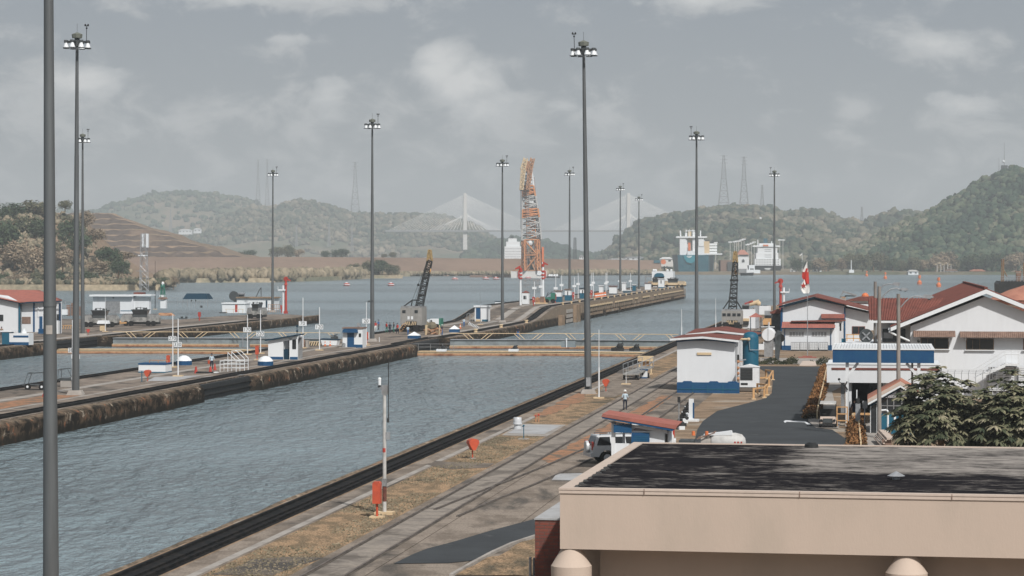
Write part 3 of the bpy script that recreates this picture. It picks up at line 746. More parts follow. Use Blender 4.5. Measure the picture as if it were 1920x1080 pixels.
for i, (px, Y, zb, ty, lean, sg, lab) in enumerate(masts):
    o = mast0 if i == 0 else dup(mast0, (0,0,0)); o.location = at(px, Y, zb); o['label'] = lab; o['group'] = GM
    sh = (zat(ty, Y)-zb)/32.6; o.scale = (sg*1.0, 1, sh); o.rotation_euler = (0, lean, 0)
o = dup(mast0, at(96, 81), 0, 'closest grey floodlight mast, thick pole crossing the whole left side', (.80,.80,1)); o.rotation_euler = (0, -.004, 0)
b = MB()
for k in range(7):
    a0 = -1.9+k*.1; a1 = a0+.1
    b.add([(.262*math.cos(a0),.262*math.sin(a0),9.55),(.262*math.cos(a1),.262*math.sin(a1),9.55),(.262*math.cos(a1),.262*math.sin(a1),11.0-.0),(.262*math.cos(a0),.262*math.sin(a0),11.0)], [(0,1,2,3)])
# (a pale sticker on the nearest mast)
b = MB(); zc = zat(618, 81)
for k in range(6):
    a0 = -2.0+k*.16; a1 = a0+.16; r = .29
    b.hexa([(r*.9*math.cos(a0),r*.9*math.sin(a0),zc-.15),(r*math.cos(a0),r*math.sin(a0),zc-.15),(r*math.cos(a1),r*math.sin(a1),zc-.15),(r*.9*math.cos(a1),r*.9*math.sin(a1),zc-.15)],
           [(r*.9*math.cos(a0),r*.9*math.sin(a0),zc+.15),(r*math.cos(a0),r*math.sin(a0),zc+.15),(r*math.cos(a1),r*math.sin(a1),zc+.15),(r*.9*math.cos(a1),r*.9*math.sin(a1),zc+.15)])
b.build('sticker', M['concrete_pale'], o)
b = MB(); b.box(-.2,.2,-.62,-.3,.7,1.5); b.build('junction_box', M['galv'], mast0)

# ------------------------------------------------------------------ people
def person(px, py, hpx, label, shirt='cloth_light', trousers='cloth_dark', hat=None, z=0.0, face=0.0, walk=.12, carry=None, bend=0.0):
    X, Y, _ = gp(px, py, z); H = max(1.5, min(1.78, hpx*Y/F)); k = H/1.75
    pts = {'pel':(0,0,.95),'wst':(0,.02,1.08),'chs':(0,.03+bend*.3,1.30),'nck':(0,.02+bend*.5,1.47),'hd1':(0,bend*.6,1.56),'hd2':(0,bend*.62,1.66),
     'hL':(-.10,0,.90),'kL':(-.11,-walk,.50),'aL':(-.11,-walk*.6,.09),'tL':(-.12,-walk*.6-.15,.04),
     'hR':(.10,0,.90),'kR':(.11,walk*.4,.50),'aR':(.11,walk*1.5,.09),'tR':(.12,walk*1.5-.15,.04),
     'sL':(-.19,.03+bend*.4,1.42),'eL':(-.26,.05,1.13),'wL':(-.25,-.08,.88),'mL':(-.25,-.11,.80),
     'sR':(.19,.03+bend*.4,1.42),'eR':(.26,.05,1.13),'wR':(.25,-.10,.88),'mR':(.25,-.13,.80)}
    rad = {'pel':(.15,.11),'wst':(.135,.10),'chs':(.17,.12),'nck':(.055,.055),'hd1':(.072,.085),'hd2':(.078,.095),'hL':(.095,.10),'kL':(.065,.065),'aL':(.045,.05),'tL':(.045,.03),
     'hR':(.095,.10),'kR':(.065,.065),'aR':(.045,.05),'tR':(.045,.03),'sL':(.065,.065),'eL':(.048,.048),'wL':(.032,.032),'mL':(.035,.018),'sR':(.065,.065),'eR':(.048,.048),'wR':(.032,.032),'mR':(.035,.018)}
    ed = [('pel','wst'),('wst','chs'),('chs','nck'),('nck','hd1'),('hd1','hd2'),('pel','hL'),('hL','kL'),('kL','aL'),('aL','tL'),('pel','hR'),('hR','kR'),('kR','aR'),('aR','tR'),
          ('chs','sL'),('sL','eL'),('eL','wL'),('wL','mL'),('chs','sR'),('sR','eR'),('eR','wR'),('wR','mR')]
    nm = list(pts); me = bpy.data.meshes.new('person'); me.from_pydata([tuple(c*k for c in pts[n]) for n in nm], [(nm.index(a), nm.index(c)) for a, c in ed], [])
    o = bpy.data.objects.new('t', me); sc.collection.objects.link(o)
    md = o.modifiers.new('s', 'SKIN'); sv = me.skin_vertices[0].data
    for i, n in enumerate(nm): sv[i].radius = (rad[n][0]*k, rad[n][1]*k); sv[i].use_root = (n == 'pel')
    o.modifiers.new('u', 'SUBSURF').levels = 1; 
    m2 = bpy.data.meshes.new_from_object(o.evaluated_get(bpy.context.evaluated_depsgraph_get())); bpy.data.objects.remove(o)
    # five fingers and a thumb-side finger on each hand, nose and feet joined into the same mesh
    b = MB(); b.v = [tuple(v.co) for v in m2.vertices]; b.f = [tuple(p.vertices) for p in m2.polygons]
    for s, w in ((-1, 'mL'), (1, 'mR')):
        c = Vector(pts[w])*k
        for j, ln in enumerate((.065, .075, .07, .055)): b.tube(c + Vector((0, (-.028+j*.019)*k, -.01)), c + Vector((-s*.012, (-.03+j*.02)*k, -ln)), .009, .007, 5)
        b.tube(c + Vector((-s*.02, -.03, .02)), c + Vector((-s*.045, -.06, -.02)), .010, .008, 5)
    hc = Vector(pts['hd2'])*k; b.lathe((hc.x, hc.y-.10*k, hc.z-.05*k), [(.001,.03),(.016,0),(.001,-.02)], 5)
    me = bpy.data.meshes.new('person'); me.from_pydata(b.v, [], b.f); me.update()
    for q in ('skin', shirt, trousers, 'black'): me.materials.append(M[q])
    for p in me.polygons:
        c = p.center/k; ax = abs(c.x)
        arm = ax > .205 and c.z < 1.30 and c.z > .7
        p.material_index = (0 if (c.z < 1.12) else 1) if arm else (3 if c.z < .10 else 2 if c.z < .99 else 1 if c.z < 1.475 else 0); p.use_smooth = True
    o = bpy.data.objects.new('person', me); sc.collection.objects.link(o); o.location = (X, Y, z); o.rotation_euler[2] = face
    tag(o, label, 'person')
    b = MB(); hp = hc
    if hat: b.lathe((hp.x,hp.y,hp.z+.03*k), [(.15,-.01),(.15,.005),(.105,.02),(.10,.08),(.05,.115),(.001,.12)], 12); b.build('hat', M[hat], o, True)
    else: b.lathe((hp.x,hp.y+.015,hp.z), [(.098,-.05),(.107,.0),(.10,.05),(.06,.095),(.001,.108)], 10); b.build('hair', M['hair'], o, True)
    return o
# ------------------------------------------------------------------ things on the near right quay
k = K('camera_pole', 'white pole with a security camera on an arm and red painted bands', 'camera pole', 721, 118)
b = MB(); b.tube(k.P(721,963), k.P(721,722), .10, .085, 10); k.put(b, 'pole', 'dirty_white', None, True)
b = MB(); b.tube(k.P(721,940), k.P(721,912), .106, n=10); k.put(b, 'rusty_band', 'brown_red'); b = MB(); b.tube(k.P(720.8,848), k.P(720.8,840), .097, n=10); k.put(b, 'red_band', 'red')
b = MB(); b.bar(k.P(712,727), k.P(723,727), .10); b.box(k.x(716), k.x(727), -.1, .1, k.h(740), k.h(722)); k.put(b, 'bracket', 'steel')
b = MB(); b.tube(k.P(711.5,722), k.P(711.5,712), .075, .08, 10); b.ball(k.P(711.5,711), .09); a = k.put(b, 'camera', 'lamp_white', None, True)
b = MB(); b.ball(k.P(711,724.5), .09, sz=.7); k.put(b, 'dome', 'glass', a)
b = MB(); b.tube(k.P(728.5,790), k.P(728.8,672), .022, .018, 6); b.box(k.x(726), k.x(729.5), -.06, .06, k.h(792), k.h(784)); k.put(b, 'whip_antenna', 'black')
b = MB(); b.box(k.x(724), k.x(731), -.08, .12, k.h(824), k.h(810)); k.put(b, 'junction_box', 'galv')
b = MB(); b.box(k.x(717), k.x(725), -.14, .1, k.h(911), k.h(897)); k.put(b, 'switch_box', 'steel')
b = MB(); b.box(-.45, .45, -.35, .4, 0, .13); k.put(b, 'footing', 'pale_yellow')

def callbox(px, py, label, sc_=1.0, z=0.0, pad='pale_yellow'):
    Y = gy(py, z); k = K('call_box', label, 'call box', px, Y, z, 'red call boxes on posts along the quays'); s = sc_
    b = MB(); b.tube((0,0,0), (0,0,.75*s), .06*s, n=8); k.put(b, 'post', 'orange_red')
    b = MB(); b.exty([(-.19*s,.7*s),(.19*s,.7*s),(.19*s,1.68*s),(.12*s,1.76*s),(-.12*s,1.76*s),(-.19*s,1.68*s)], -.19*s, .19*s); k.put(b, 'cabinet', 'orange_red')
    b = MB(); b.box(-.33*s, .33*s, -.3*s, .3*s, 0, .09); k.put(b, 'footing', pad); return k
callbox(707, 971, 'tall red call box on a post beside the camera pole')
callbox(315.5, 694, 'red call box behind the white and blue tank on the centre quay', .95)
callbox(482, 675, 'red call box beside the post numbered 220')
callbox(688, 645, 'red call box by the post numbered 20')
def hood(px, py, label, s=1.0, z=0.0, turn=0.0, m='orange_red'):
    Y = gy(py, z); k = K('phone_hood', label, 'phone hood', px, Y, z, 'red hooded telephones along the quays', ROT+turn)
    b = MB(); b.tube((0,0,0), (0,0,.75*s), .05*s, n=8); k.put(b, 'post', m)
    b = MB(); y0, y1 = -.38*s, .30*s      # a tapering hood open at one side
    out = [(-.40,1.22),(-.36,1.40),(-.20,1.50),(.0,1.53),(.22,1.50),(.38,1.40),(.42,1.22),(.12,.66),(-.10,.66)]
    b.exty([(x*s, z_*s) for x, z_ in out], y0, y0+.05*s)
    inn = [(x*s, z_*s) for x, z_ in out]
    for (x0,z0),(x1,z1) in zip(inn, inn[1:]+inn[:1]):
        b.add([(x0,y0,z0),(x1,y0,z1),(x1,y1,z1 if z1 > 1*s else z1),(x0,y1,z0)], [(0,1,2,3)])
    k.put(b, 'hood', m)
    b = MB(); b.box(-.12*s, .12*s, y0+.06*s, y1*.6, .72*s, 1.1*s); k.put(b, 'telephone', 'galv')
    b = MB(); b.box(-.2*s, .2*s, -.2*s, .2*s, 0, .06); k.put(b, 'footing', 'concrete_pale'); return k
hood(886, 860, 'red hooded telephone on the verge between the water and the track', .82, 0, .5)
hood(1136, 735, 'red fan-shaped telephone hood at the foot of the mast on the right quay', .8)
hood(277, 716, 'red telephone hood on the near side of the centre quay', .8)
hood(165, 629, 'red telephone hood at the edge of the left quay', .7, 0, .4, 'red')

k = K('roof_vent', 'silver ventilator drum on the concrete slab by the water', 'ventilator', 968.5, gy(806))
b = MB(); b.lathe((0,.5,0), [(.30,0),(.30,.18),(.24,.2),(.24,.36),(.34,.38),(.34,.46),(.30,.5),(.30,.84),(.27,.88),(.02,.9)], 20); k.put(b, 'drum', 'silver', None, True)
k = K('standpipe', 'thin blue-green water tap post on a pale pad', 'standpipe', 982, gy(824))
b = MB(); b.path([(0,0,0),(0,0,.85),(-.04,0,.93),(-.12,0,.9)], .03); k.put(b, 'pipe', 'teal'); b = MB(); b.box(-.36,.36,-.3,.3,0,.07); k.put(b, 'pad', 'concrete_pale')
b = MB(); b.ball((0,0,.95), .07); k.put(b, 'valve', 'teal')
k = K('hydrant', 'small rusty orange hydrant with two outlets near the slab', 'hydrant', 1007, gy(791))
b = MB(); b.tube((-.1,0,0), (-.1,0,.42), .06, n=8); b.tube((.12,0,0), (.12,0,.5), .06, n=8); b.bar((-.1,0,.33), (.12,0,.33), .07); k.put(b, 'body', 'dull_orange')
b = MB(); b.ball((-.1,0,.45), .08); b.ball((.12,0,.53), .09); k.put(b, 'cap', 'red')
def thinpole(px, py, ty, label, w=.07, m='white', z=0.0, arm=0, foot='pale_yellow', cat='pole'):
    Y = gy(py, z); k = K('marker_pole', label, cat, px, Y, z)
    b = MB(); b.tube((0,0,0), (0,0,k.h(ty)*.45), w, n=8); b.tube((0,0,k.h(ty)*.45), (0,0,k.h(ty)), w*.6, w*.4, 8); k.put(b, 'pole', m)
    b = MB(); b.box(-.45,.45,-.35,.35,0,.12); k.put(b, 'footing', foot)
    if arm: b = MB(); b.bar((0,0,k.h(ty)-.1), (arm,0,k.h(ty)-.1), .05); b.box(arm-.2, arm+.1, -.1, .1, k.h(ty)-.1, k.h(ty)+.12); k.put(b, 'arm', 'dark_steel')
    return k
thinpole(1123, 747, 618, 'slim white marker pole on a pad, right of the near mast')
thinpole(1174, 721, 690, 'very short thin post on a pad in front of the gangway', .03)
thinpole(1278, 640, 580, 'slim white mast rising behind the pump house roof, by the water', .09)
thinpole(1342, 620, 560, 'slim white mast between the tall mast and the right crane', .08)
person(1172, 769, 37, 'person in white cap, pale blue shirt and dark trousers walking along the track', hat='cloth_white', face=math.pi-.1)

# wheeled boarding gangway, seen from its end
k = K('boarding_gangway', 'grey wheeled boarding gangway with tube railings parked by the water', 'gangway', 1182, gy(713))
b = MB(); b.hexa([(-.75,0,.55),(.75,0,.55),(1.75,7,1.0),(.55,7,1.0)], [(-.75,0,.7),(.75,0,.7),(1.75,7,1.15),(.55,7,1.15)]); k.put(b, 'deck', 'grey_paint')
for s in (0, 1):
    b = MB(); a = (-.75+1.5*s, 0); c = (.55+1.2*s, 7)
    for hz_ in (.5, 1.0): b.tube((a[0],a[1],.65+hz_), (c[0],c[1],1.1+hz_), .035, n=6)
    for i in range(5):
        t = i/4; x, y, z = a[0]+(c[0]-a[0])*t, 7*t, .65+.45*t; b.tube((x,y,z), (x,y,z+1.0), .03, n=6)
    k.put(b, 'railing', 'galv')
for x, y in ((-.7,.5),(.75,.5),(.1,5),(1.4,5)):
    b = MB(); b.lathe((x-.08,y,.26), [(.26,0),(.26,.16)], 14, axis='x'); w = k.put(b, 'wheel', 'rubber'); b = MB(); b.lathe((x-.1,y,.26), [(.12,0),(.12,.2)], 10, axis='x'); k.put(b, 'rim', 'galv', w)
b = MB(); b.bar((-.7,.5,.4), (.75,.5,.4), .12); b.bar((0,-.8,.35), (0,.5,.4), .08); k.put(b, 'axle', 'dark_steel')
k = K('pump_cover', 'yellow cabinet under a pale cream top on posts', 'cabinet', 1211, gy(702))
k.box('top', 'pale_yellow', 1196, 1224, 668, 677, -.3, 1.0); k.box('cabinet', 'yellow', 1204, 1216, 677, 693, .1, .8)
for x in (1198, 1220): k.box('leg', 'pale_yellow', x, x+2, 677, None, 0, .12)
b = MB(); b.box(-.4,.7,-.3,.5,0,.12); k.put(b, 'footing', 'pale_yellow')
k = K('meter_box', 'small white box with blue top and base beside the yellow cabinet', 'box', 1206.5, gy(710))
k.box('box', 'white', 1200, 1213, 695, 707, 0, .8); k.box('lid', 'blue', 1199, 1214, 692.5, 695, -.05, .85); k.box('base', 'blue', 1200, 1213, 707, None, -.01, .81)
k.box('hatch', 'black', 1203, 1206, 699, 703, -.03, .02)

# gatekeeper hut with a sloping red roof
k = K('guard_hut', 'small white hut with blue shutters and a sloping red roof', 'hut', 1200, 142)
k.poly('roof', 'pink_roof', [(1129,781),(1131,775.5),(1272,796),(1268,803)], -.5, 3.1)
k.poly('fascia', 'blue', [(1130,784),(1130,781.2),(1267,803.2),(1262,806.5)], -.47, -.3)
b = MB(); b.exty([(k.x(1135),k.h(789)),(k.x(1250),k.h(806)),(k.x(1250),k.h(812)),(k.x(1151),k.h(795))], 0, .15); k.put(b, 'lintel', 'white')
k.box('post', 'white', 1146, 1153, 790, None, 0, .25); k.box('post', 'white', 1160, 1164, 800, None, 2.2, 2.4)
k.box('wall', 'white_wall', 1184, 1246, 808, None, .05, 2.4); k.box('wall', 'white_wall', 1153, 1184, 832, None, .08, .2)
k.box('wall', 'white_wall', 1246, 1254, 809, None, .4, 2.2); k.box('window', 'glass', 1247, 1251, 814, 836, .34, .42)
k.box('shutter', 'blue', 1151, 1185, 796, 811, -.25, -.12); s = k.box('shutter', 'blue', 1184, 1218, 811, 831, -.12, -.02)
for y in (818, 822, 826): k.box('slat', 'teal', 1189, 1214, y, y+1, -.135, -.12, s)
for x in (1153, 1168, 1182): k.box('bracket', 'blue', x, x+1.5, 793, 797, -.3, -.05)

# vehicles
def wheel(k, x, y, r, side, par=None):
    b = MB(); b.lathe((x,y-.11,r), [(r*.96,0),(r,.04),(r,.18),(r*.96,.22)], 20, axis='y'); w = b.build('wheel', M['rubber'], par or k)
    b = MB(); b.lathe((x,y-.125 if side < 0 else y+.125,r), [(r*.62,-.005),(r*.60,.0),(r*.2,.012)], 14, axis='y'); b.build('rim', M['silver'], w)
    for i in range(0): pass
def make_suv(name, label, cat, loc, rz, paint='silver', pickup=False):
    t = thing(name, label, cat, loc, rz); P = M[paint]
    b = MB()        # body side profile: bonnet to the right (+x), tail at 0
    low = [(0,.45),(0.02,.95),(.08,1.08),(3.35,1.10),(4.35,1.0),(4.62,.85),(4.66,.42),(4.25,.40),(4.1,.68),(3.85,.82),(3.6,.82),(3.35,.68),(3.2,.38),(1.45,.38),(1.3,.68),(1.05,.82),(.8,.82),(.55,.68),(.4,.42)]
    b.exty(low, -.90, .90); b.build('body', P, t, False)
    xb = 1.9 if pickup else .1
    b = MB(); b.hexa([(xb,-.88,1.06),(3.45,-.88,1.08),(3.45,.88,1.08),(xb,.88,1.06)], [(xb+.22,-.70,1.72),(2.65,-.70,1.74),(2.65,.70,1.74),(xb+.22,.70,1.72)]); b.build('cabin', P, t)
    def win(xa, xc, xd, xe):       # bottom xa-xc, top xd-xe on each flank
        for s in (-1, 1):
            b = MB(); y0, y1 = s*.885, s*.745
            b.add([(xa,y0,1.13),(xc,y0,1.13),(xe,y1,1.63),(xd,y1,1.63)], [(0,1,2,3) if s < 0 else (3,2,1,0)]); b.build('window', M['glass'], t)
    if not pickup: win(.28, 1.15, .48, 1.12)
    win(max(1.25, xb+.15), 2.05, max(1.28, xb+.3), 2.0); win(2.15, 3.2, 2.1, 2.62)
    b = MB(); b.add([(3.47,-.78,1.12),(3.47,.78,1.12),(2.72,.66,1.70),(2.72,-.66,1.70)], [(0,1,2,3)]); b.build('windscreen', M['glass'], t)
    b = MB(); b.add([(xb-.01,.72,1.15),(xb-.01,-.72,1.15),(xb+.19,-.62,1.64),(xb+.19,.62,1.64)], [(0,1,2,3)]); b.build('rear_window', M['glass'], t)
    for x in (.92, 3.72):
        for s in (-1, 1): wheel(t, x, s*.82, .37, s)
    for s in (-1, 1):
        b = MB(); b.box(-.03,.09,s*.80-.09,s*.80+.09,.85,1.35); b.build('tail_light', M['red'], t)
    b = MB(); b.box(-.12,.1,-.88,.88,.42,.66); b.build('bumper', P, t)
    if not pickup:
        b = MB(); b.lathe((-.2,.12,1.0), [(.33,0),(.36,.04),(.36,.17),(.3,.2)], 20, axis='x'); b.build('spare_wheel_cover', P, t)
        b = MB()
        for s in (-1, 1): b.tube((.5,s*.62,1.80), (2.5,s*.62,1.82), .025, n=6); [b.tube((x,s*.62,1.7),(x,s*.62,1.8),.025,n=5) for x in (.55,1.5,2.45)]
        b.build('roof_rack', M['dark_steel'], t)
    else:
        b = MB(); b.box(.02,1.95,-.88,-.80,1.0,1.25); b.box(.02,1.95,.80,.88,1.0,1.25); b.box(.02,.1,-.88,.88,1.0,1.25); b.build('cargo_bed', P, t)
    return t
c = at(1104, gy(868)); make_suv('parked_car', 'silver off-road car parked behind the red-roofed hut', 'car', c, math.radians(13))
c = at(1264, 158); make_suv('pickup_truck', 'white pickup truck half hidden behind the hut', 'pickup truck', (c[0], c[1], 0), math.radians(176), 'white', True)
k = K('tank_truck', 'white tank truck with orange lamps parked behind the flat roof', 'truck', 1340, 150)
b = MB(); b.lathe((k.x(1332),0.9,1.0), [(.3,-.1),(.52,0),(.60,.1),(.62,1.5),(.52,1.9),(.3,2.1),(.05,2.15)], 24, axis='x'); a = k.put(b, 'tank', 'dirty_white', None, True)
b = MB(); b.hexa([(k.x(1318),.5,1.45),(k.x(1372),.5,1.5),(k.x(1372),1.4,1.5),(k.x(1318),1.4,1.45)], [(k.x(1318),.5,1.5),(k.x(1370),.5,1.74),(k.x(1370),1.4,1.74),(k.x(1318),1.4,1.5)]); k.put(b, 'catwalk', 'white', a)
b = MB(); b.lathe((k.x(1322),.9,.95), [(.45,-.3),(.55,0),(.55,.25),(.4,.4)], 18, axis='x'); k.put(b, 'hose_drum', 'concrete_pale', None, True)
b = MB(); b.box(k.x(1272), k.x(1300), .2, 1.7, .6, 1.15); k.put(b, 'bed', 'dark_steel')
for x in (1299, 1324):
    b = MB(); b.lathe((k.x(x),.5,1.45), [(.11,0),(.10,.26),(.02,.28)], 10); k.put(b, 'beacon', 'orange')
for x in (1303, 1345, 1372):
    b = MB(); b.lathe((k.x(x),-.1,.42), [(.42,0),(.42,.3)], 18, axis='y'); w = k.put(b, 'wheel', 'rubber')
b = MB(); b.box(k.x(1290), k.x(1396), .2, 1.7, .4, .6); k.put(b, 'chassis', 'dark_steel')
for x in (1376, 1382, 1388): b = MB(); b.box(k.x(x), k.x(x+3), .25, .3, k.h(834), k.h(828)); k.put(b, 'reflector', 'red')
b = MB(); b.bar(k.P(1306,824,.3), k.P(1340,812,.3), .07); b.bar(k.P(1306,824,1.5), k.P(1340,812,1.5), .07); k.put(b, 'handrail', 'tile_brown')

# white pump house with a low red roof and its blue water tank in front
def lowroof(k, x0, x1, xr, yl, yr_, yt, d0, d1, th=4):
    k.poly('roof', 'red_roof', [(x0,yl),(xr,yt),(x1,yr_),(x1,yr_+1.5),(xr,yt+1.5),(x0,yl+1.5)], d0, d1)
k = K('pump_house', 'tall white windowless pump house with a shallow red roof', 'building', 1330, 228)
k.box('wall', 'white_wall', 1269.5, 1378, 639, None, 0, 5.5)
def gable(k, x0, x1, xr, ye, yt, d0, d1, roofm, trim, lip=3.0, name='roof'):
    b = MB(); h = k.h; X = k.x; z0, z1 = h(ye), h(yt); tt = lip*k.s*.4
    b.exty([(X(x0),z0),(X(xr),z1),(X(x1),z0),(X(x1),z0+tt),(X(xr),z1+tt),(X(x0),z0+tt)], d0, d1); r = k.put(b, name, roofm)
    b = MB(); w = lip*k.s
    b.exty([(X(x0),z0-w),(X(xr),z1-w),(X(x1),z0-w),(X(x1),z0),(X(xr),z1),(X(x0),z0)], d0-.04, d0+.12); k.put(b, 'fascia', trim); return r
b = MB(); z0, zb, zr = k.h(634.5), k.h(627), k.h(632)
b.add([(k.x(1257),-.8,z0),(k.x(1318),-.8,k.h(630)),(k.x(1386),-.8,k.h(637)),k.Q(1396,629.5,6.5),k.Q(1334,624.5,6.5),k.Q(1280,627.5,6.5)], [(0,1,4,5),(1,2,3,4)]); k.put(b, 'roof', 'red_roof')
b = MB()
for a, c in (((1257,634.5),(1318,630)),((1318,630),(1386,637))):
    b.exty([(k.x(a[0]),k.h(a[1])-.02),(k.x(c[0]),k.h(c[1])-.02),(k.x(c[0]),k.h(c[1]+4)),(k.x(a[0]),k.h(a[1]+4))], -.8, -.62)
k.put(b, 'fascia', 'white')
b = MB()
for a, c in (((1268,640),(1318,635)),((1318,635),(1380,642))):
    b.exty([(k.x(a[0]),k.h(a[1])),(k.x(c[0]),k.h(c[1])),(k.x(c[0]),k.h(c[1]+2)),(k.x(a[0]),k.h(a[1]+2))], -.03, .0)
k.put(b, 'trim', 'blue')
b = MB(); b.box(k.x(1378)-.02, k.x(1378)+.02, 1, 1.8, k.h(680), k.h(650)); k.put(b, 'louvre', 'dark_steel')
k.box('vent', 'pale_yellow', 1307, 1334, 661, 665.5, -.10, .0)
k.box('footing', 'pale_yellow', 1264, 1392, 746, None, -1.1, -.0)
k = K('header_tank', 'long blue steel trough on a flat frame in front of the pump house', 'tank', 1330, 225)
k.box('body', 'blue', 1271, 1387, 716.5, 740, -1.2, -.3); k.box('plinth', 'blue', 1267, 1392, 739.5, 743.5, -1.5, -.1)
for x in (1290, 1339, 1374): k.poly('cap', 'blue', [(x-10,717),(x-7,714),(x+7,714),(x+10,717)], -1.05, -.5)
for x in (1300, 1328, 1356): k.box('rib', 'teal', x, x+1.5, 721, 739, -1.23, -1.2)
k.box('rail', 'teal', 1273, 1385, 727.5, 729, -1.24, -1.2)
k = K('workshop', 'white workshop with a long shallow red roof behind the pump house', 'building', 1365, 262)
k.box('wall', 'white_wall', 1292, 1400, 626, None, 0, 8); k.box('wall', 'white_wall', 1389, 1391, 630, None, -6, .1)
b = MB(); b.add([(k.x(1286),-.6,k.h(626)),(k.x(1345),-.6,k.h(619.5)),(k.x(1420),-.6,k.h(627)),k.Q(1430,624,8),k.Q(1362,611.5,8),k.Q(1304,616.5,8)], [(0,1,4,5),(1,2,3,4)]); k.put(b, 'roof', 'red_roof')
b = MB()
for a, c in (((1286,626),(1345,619.5)),((1345,619.5),(1420,627))): b.exty([(k.x(a[0]),k.h(a[1])-.02),(k.x(c[0]),k.h(c[1])-.02),(k.x(c[0]),k.h(c[1]+3.5)),(k.x(a[0]),k.h(a[1]+3.5))], -.6, -.45)
k.put(b, 'fascia', 'white')
# blue pressure vessel, pipes, generator
k = K('pressure_vessel', 'tall blue cylindrical tank with a domed top beside the pump house', 'tank', 1406.5, 238)
R = 15.2*k.s; b = MB(); zt = k.h(634); b.lathe((0,R,0), [(R,.2),(R,zt),(R*.93,zt+.25),(R*.7,zt+.48),(R*.3,zt+.6),(.01,zt+.62)], 28); k.put(b, 'vessel', 'teal', None, True)
b = MB(); b.path([k.P(1384,636,-.1),k.P(1403,636,-.25)], .12, 8); b.ball(k.P(1404,636,-.25), .17); k.put(b, 'pipe', 'pale_yellow', None, True)
b = MB(); b.path([k.P(1405,640,-.15),k.P(1406,656,-.12),k.P(1423,656,-.1)], .035); k.put(b, 'drain_pipe', 'galv')
k = K('pipe_rack', 'stack of rusty valves and pipes against the pump house wall', 'pipework', 1383, 231)
b = MB(); b.tube((0,0,0), (0,0,k.h(672)), .07, n=8); b.tube((.5,0,0), (.5,0,k.h(676)), .05, n=8); b.bar((0,0,k.h(676)), (.8,0,k.h(674)), .1); k.put(b, 'pipe', 'galv')
for y in (678, 690, 700, 710, 722): b = MB(); b.ball((.05,-.05,k.h(y)), .16); b.bar((0,0,k.h(y)), (.5,0,k.h(y)), .08); k.put(b, 'valve', 'dull_orange')
k.box('panel', 'black', 1381, 1386, 665, 675, -.1, .1)
k = K('generator_box', 'white generator housing with a black grille and peaked lid', 'generator', 1405, 226)
k.box('housing', 'white', 1387, 1423, 688, 726, 0, 1.6); k.poly('lid', 'white', [(1386,688.5),(1404,683.5),(1424,688.5)], -.05, 1.65)
g = k.box('grille', 'black', 1388, 1411, 690, 713, -.03, .0)
for y in range(693, 712, 3): k.box('slat', 'dark_steel', 1389, 1410, y, y+.8, -.045, -.03, g)
k.box('vent', 'black', 1389, 1402, 718, 722, -.02, .0)
k.box('plinth', 'asphalt_old', 1386, 1426, 727, 733, -.1, 1.7)
# yellow barriers
def barrier(px, py, pts, label, h=1.0):
    X, Y, _ = gp(px, py); t = thing('guard_rail', label, 'guard rail', (X, Y, 0), 0, 'yellow guard rails by the road')
    q = [(gp(a, c)[0]-X, gp(a, c)[1]-Y) for a, c in pts]
    for x, y in q:
        b = MB(); b.box(x-.09,x+.09,y-.09,y+.09,0,h); b.build('post', M['yellow'], t); b = MB(); b.box(x-.2,x+.2,y-.2,y+.2,0,.1); b.build('foot', M['pale_yellow'], t)
    for a, c in zip(q, q[1:]):
        b = MB(); b.bar((a[0],a[1],h-.06), (c[0],c[1],h-.06), .16, .14); b.build('beam', M['yellow'], t)
barrier(1397, 728, [(1397,728),(1442,726),(1449,713),(1436,711)], 'yellow guard rail nearer the white generator housing')
barrier(1413, 749, [(1413,749),(1433,746),(1438,741),(1420,739)], 'lower yellow guard rail on the kerb beside the asphalt road')
# sign pillar and striped barrier
k = K('sign_pillar', 'white pillar sign with vertical blue lettering on a white foot', 'sign', 1297, gy(790))
k.box('pillar', 'white', 1291.5, 1300.5, 748, None, 0, .3); b = MB(); b.box(-.55,.55,-.3,.5,0,.16); k.put(b, 'foot', 'white')
k.box('panel', 'blue', 1299, 1301.3, 755, 784, -.02, .31)
k = K('stack_of_chocks', 'row of black and white striped blocks beside the sign pillar', 'barrier', 1276, gy(803), 0, None, 0)
for i in range(7):
    b = MB(); x, y = .36*i, 3.4*i; b.box(x-.22,x+.22,y-1.5,y+1.5,.0,.26); q = k.put(b, 'block', 'white' if i % 2 == 0 else 'black')
    b = MB(); b.box(x-.20,x+.20,y-1.48,y+1.48,.26,.5); k.put(b, 'block', 'black' if i % 2 == 0 else 'white')
    b = MB(); b.lathe((x-.2,y,.6), [(.12,0),(.12,.36)], 10, axis='x'); k.put(b, 'roller', 'rubber')
k = K('signpost', 'thin grey post with a black lamp head at the corner of the blue trough', 'post', 1273, gy(806))
b = MB(); b.tube((0,0,0), (0,0,k.h(752)), .035, n=6); k.put(b, 'post', 'galv'); b = MB(); b.box(-.1,.1,-.1,.1,k.h(754),k.h(744)); k.put(b, 'lamp_head', 'black')
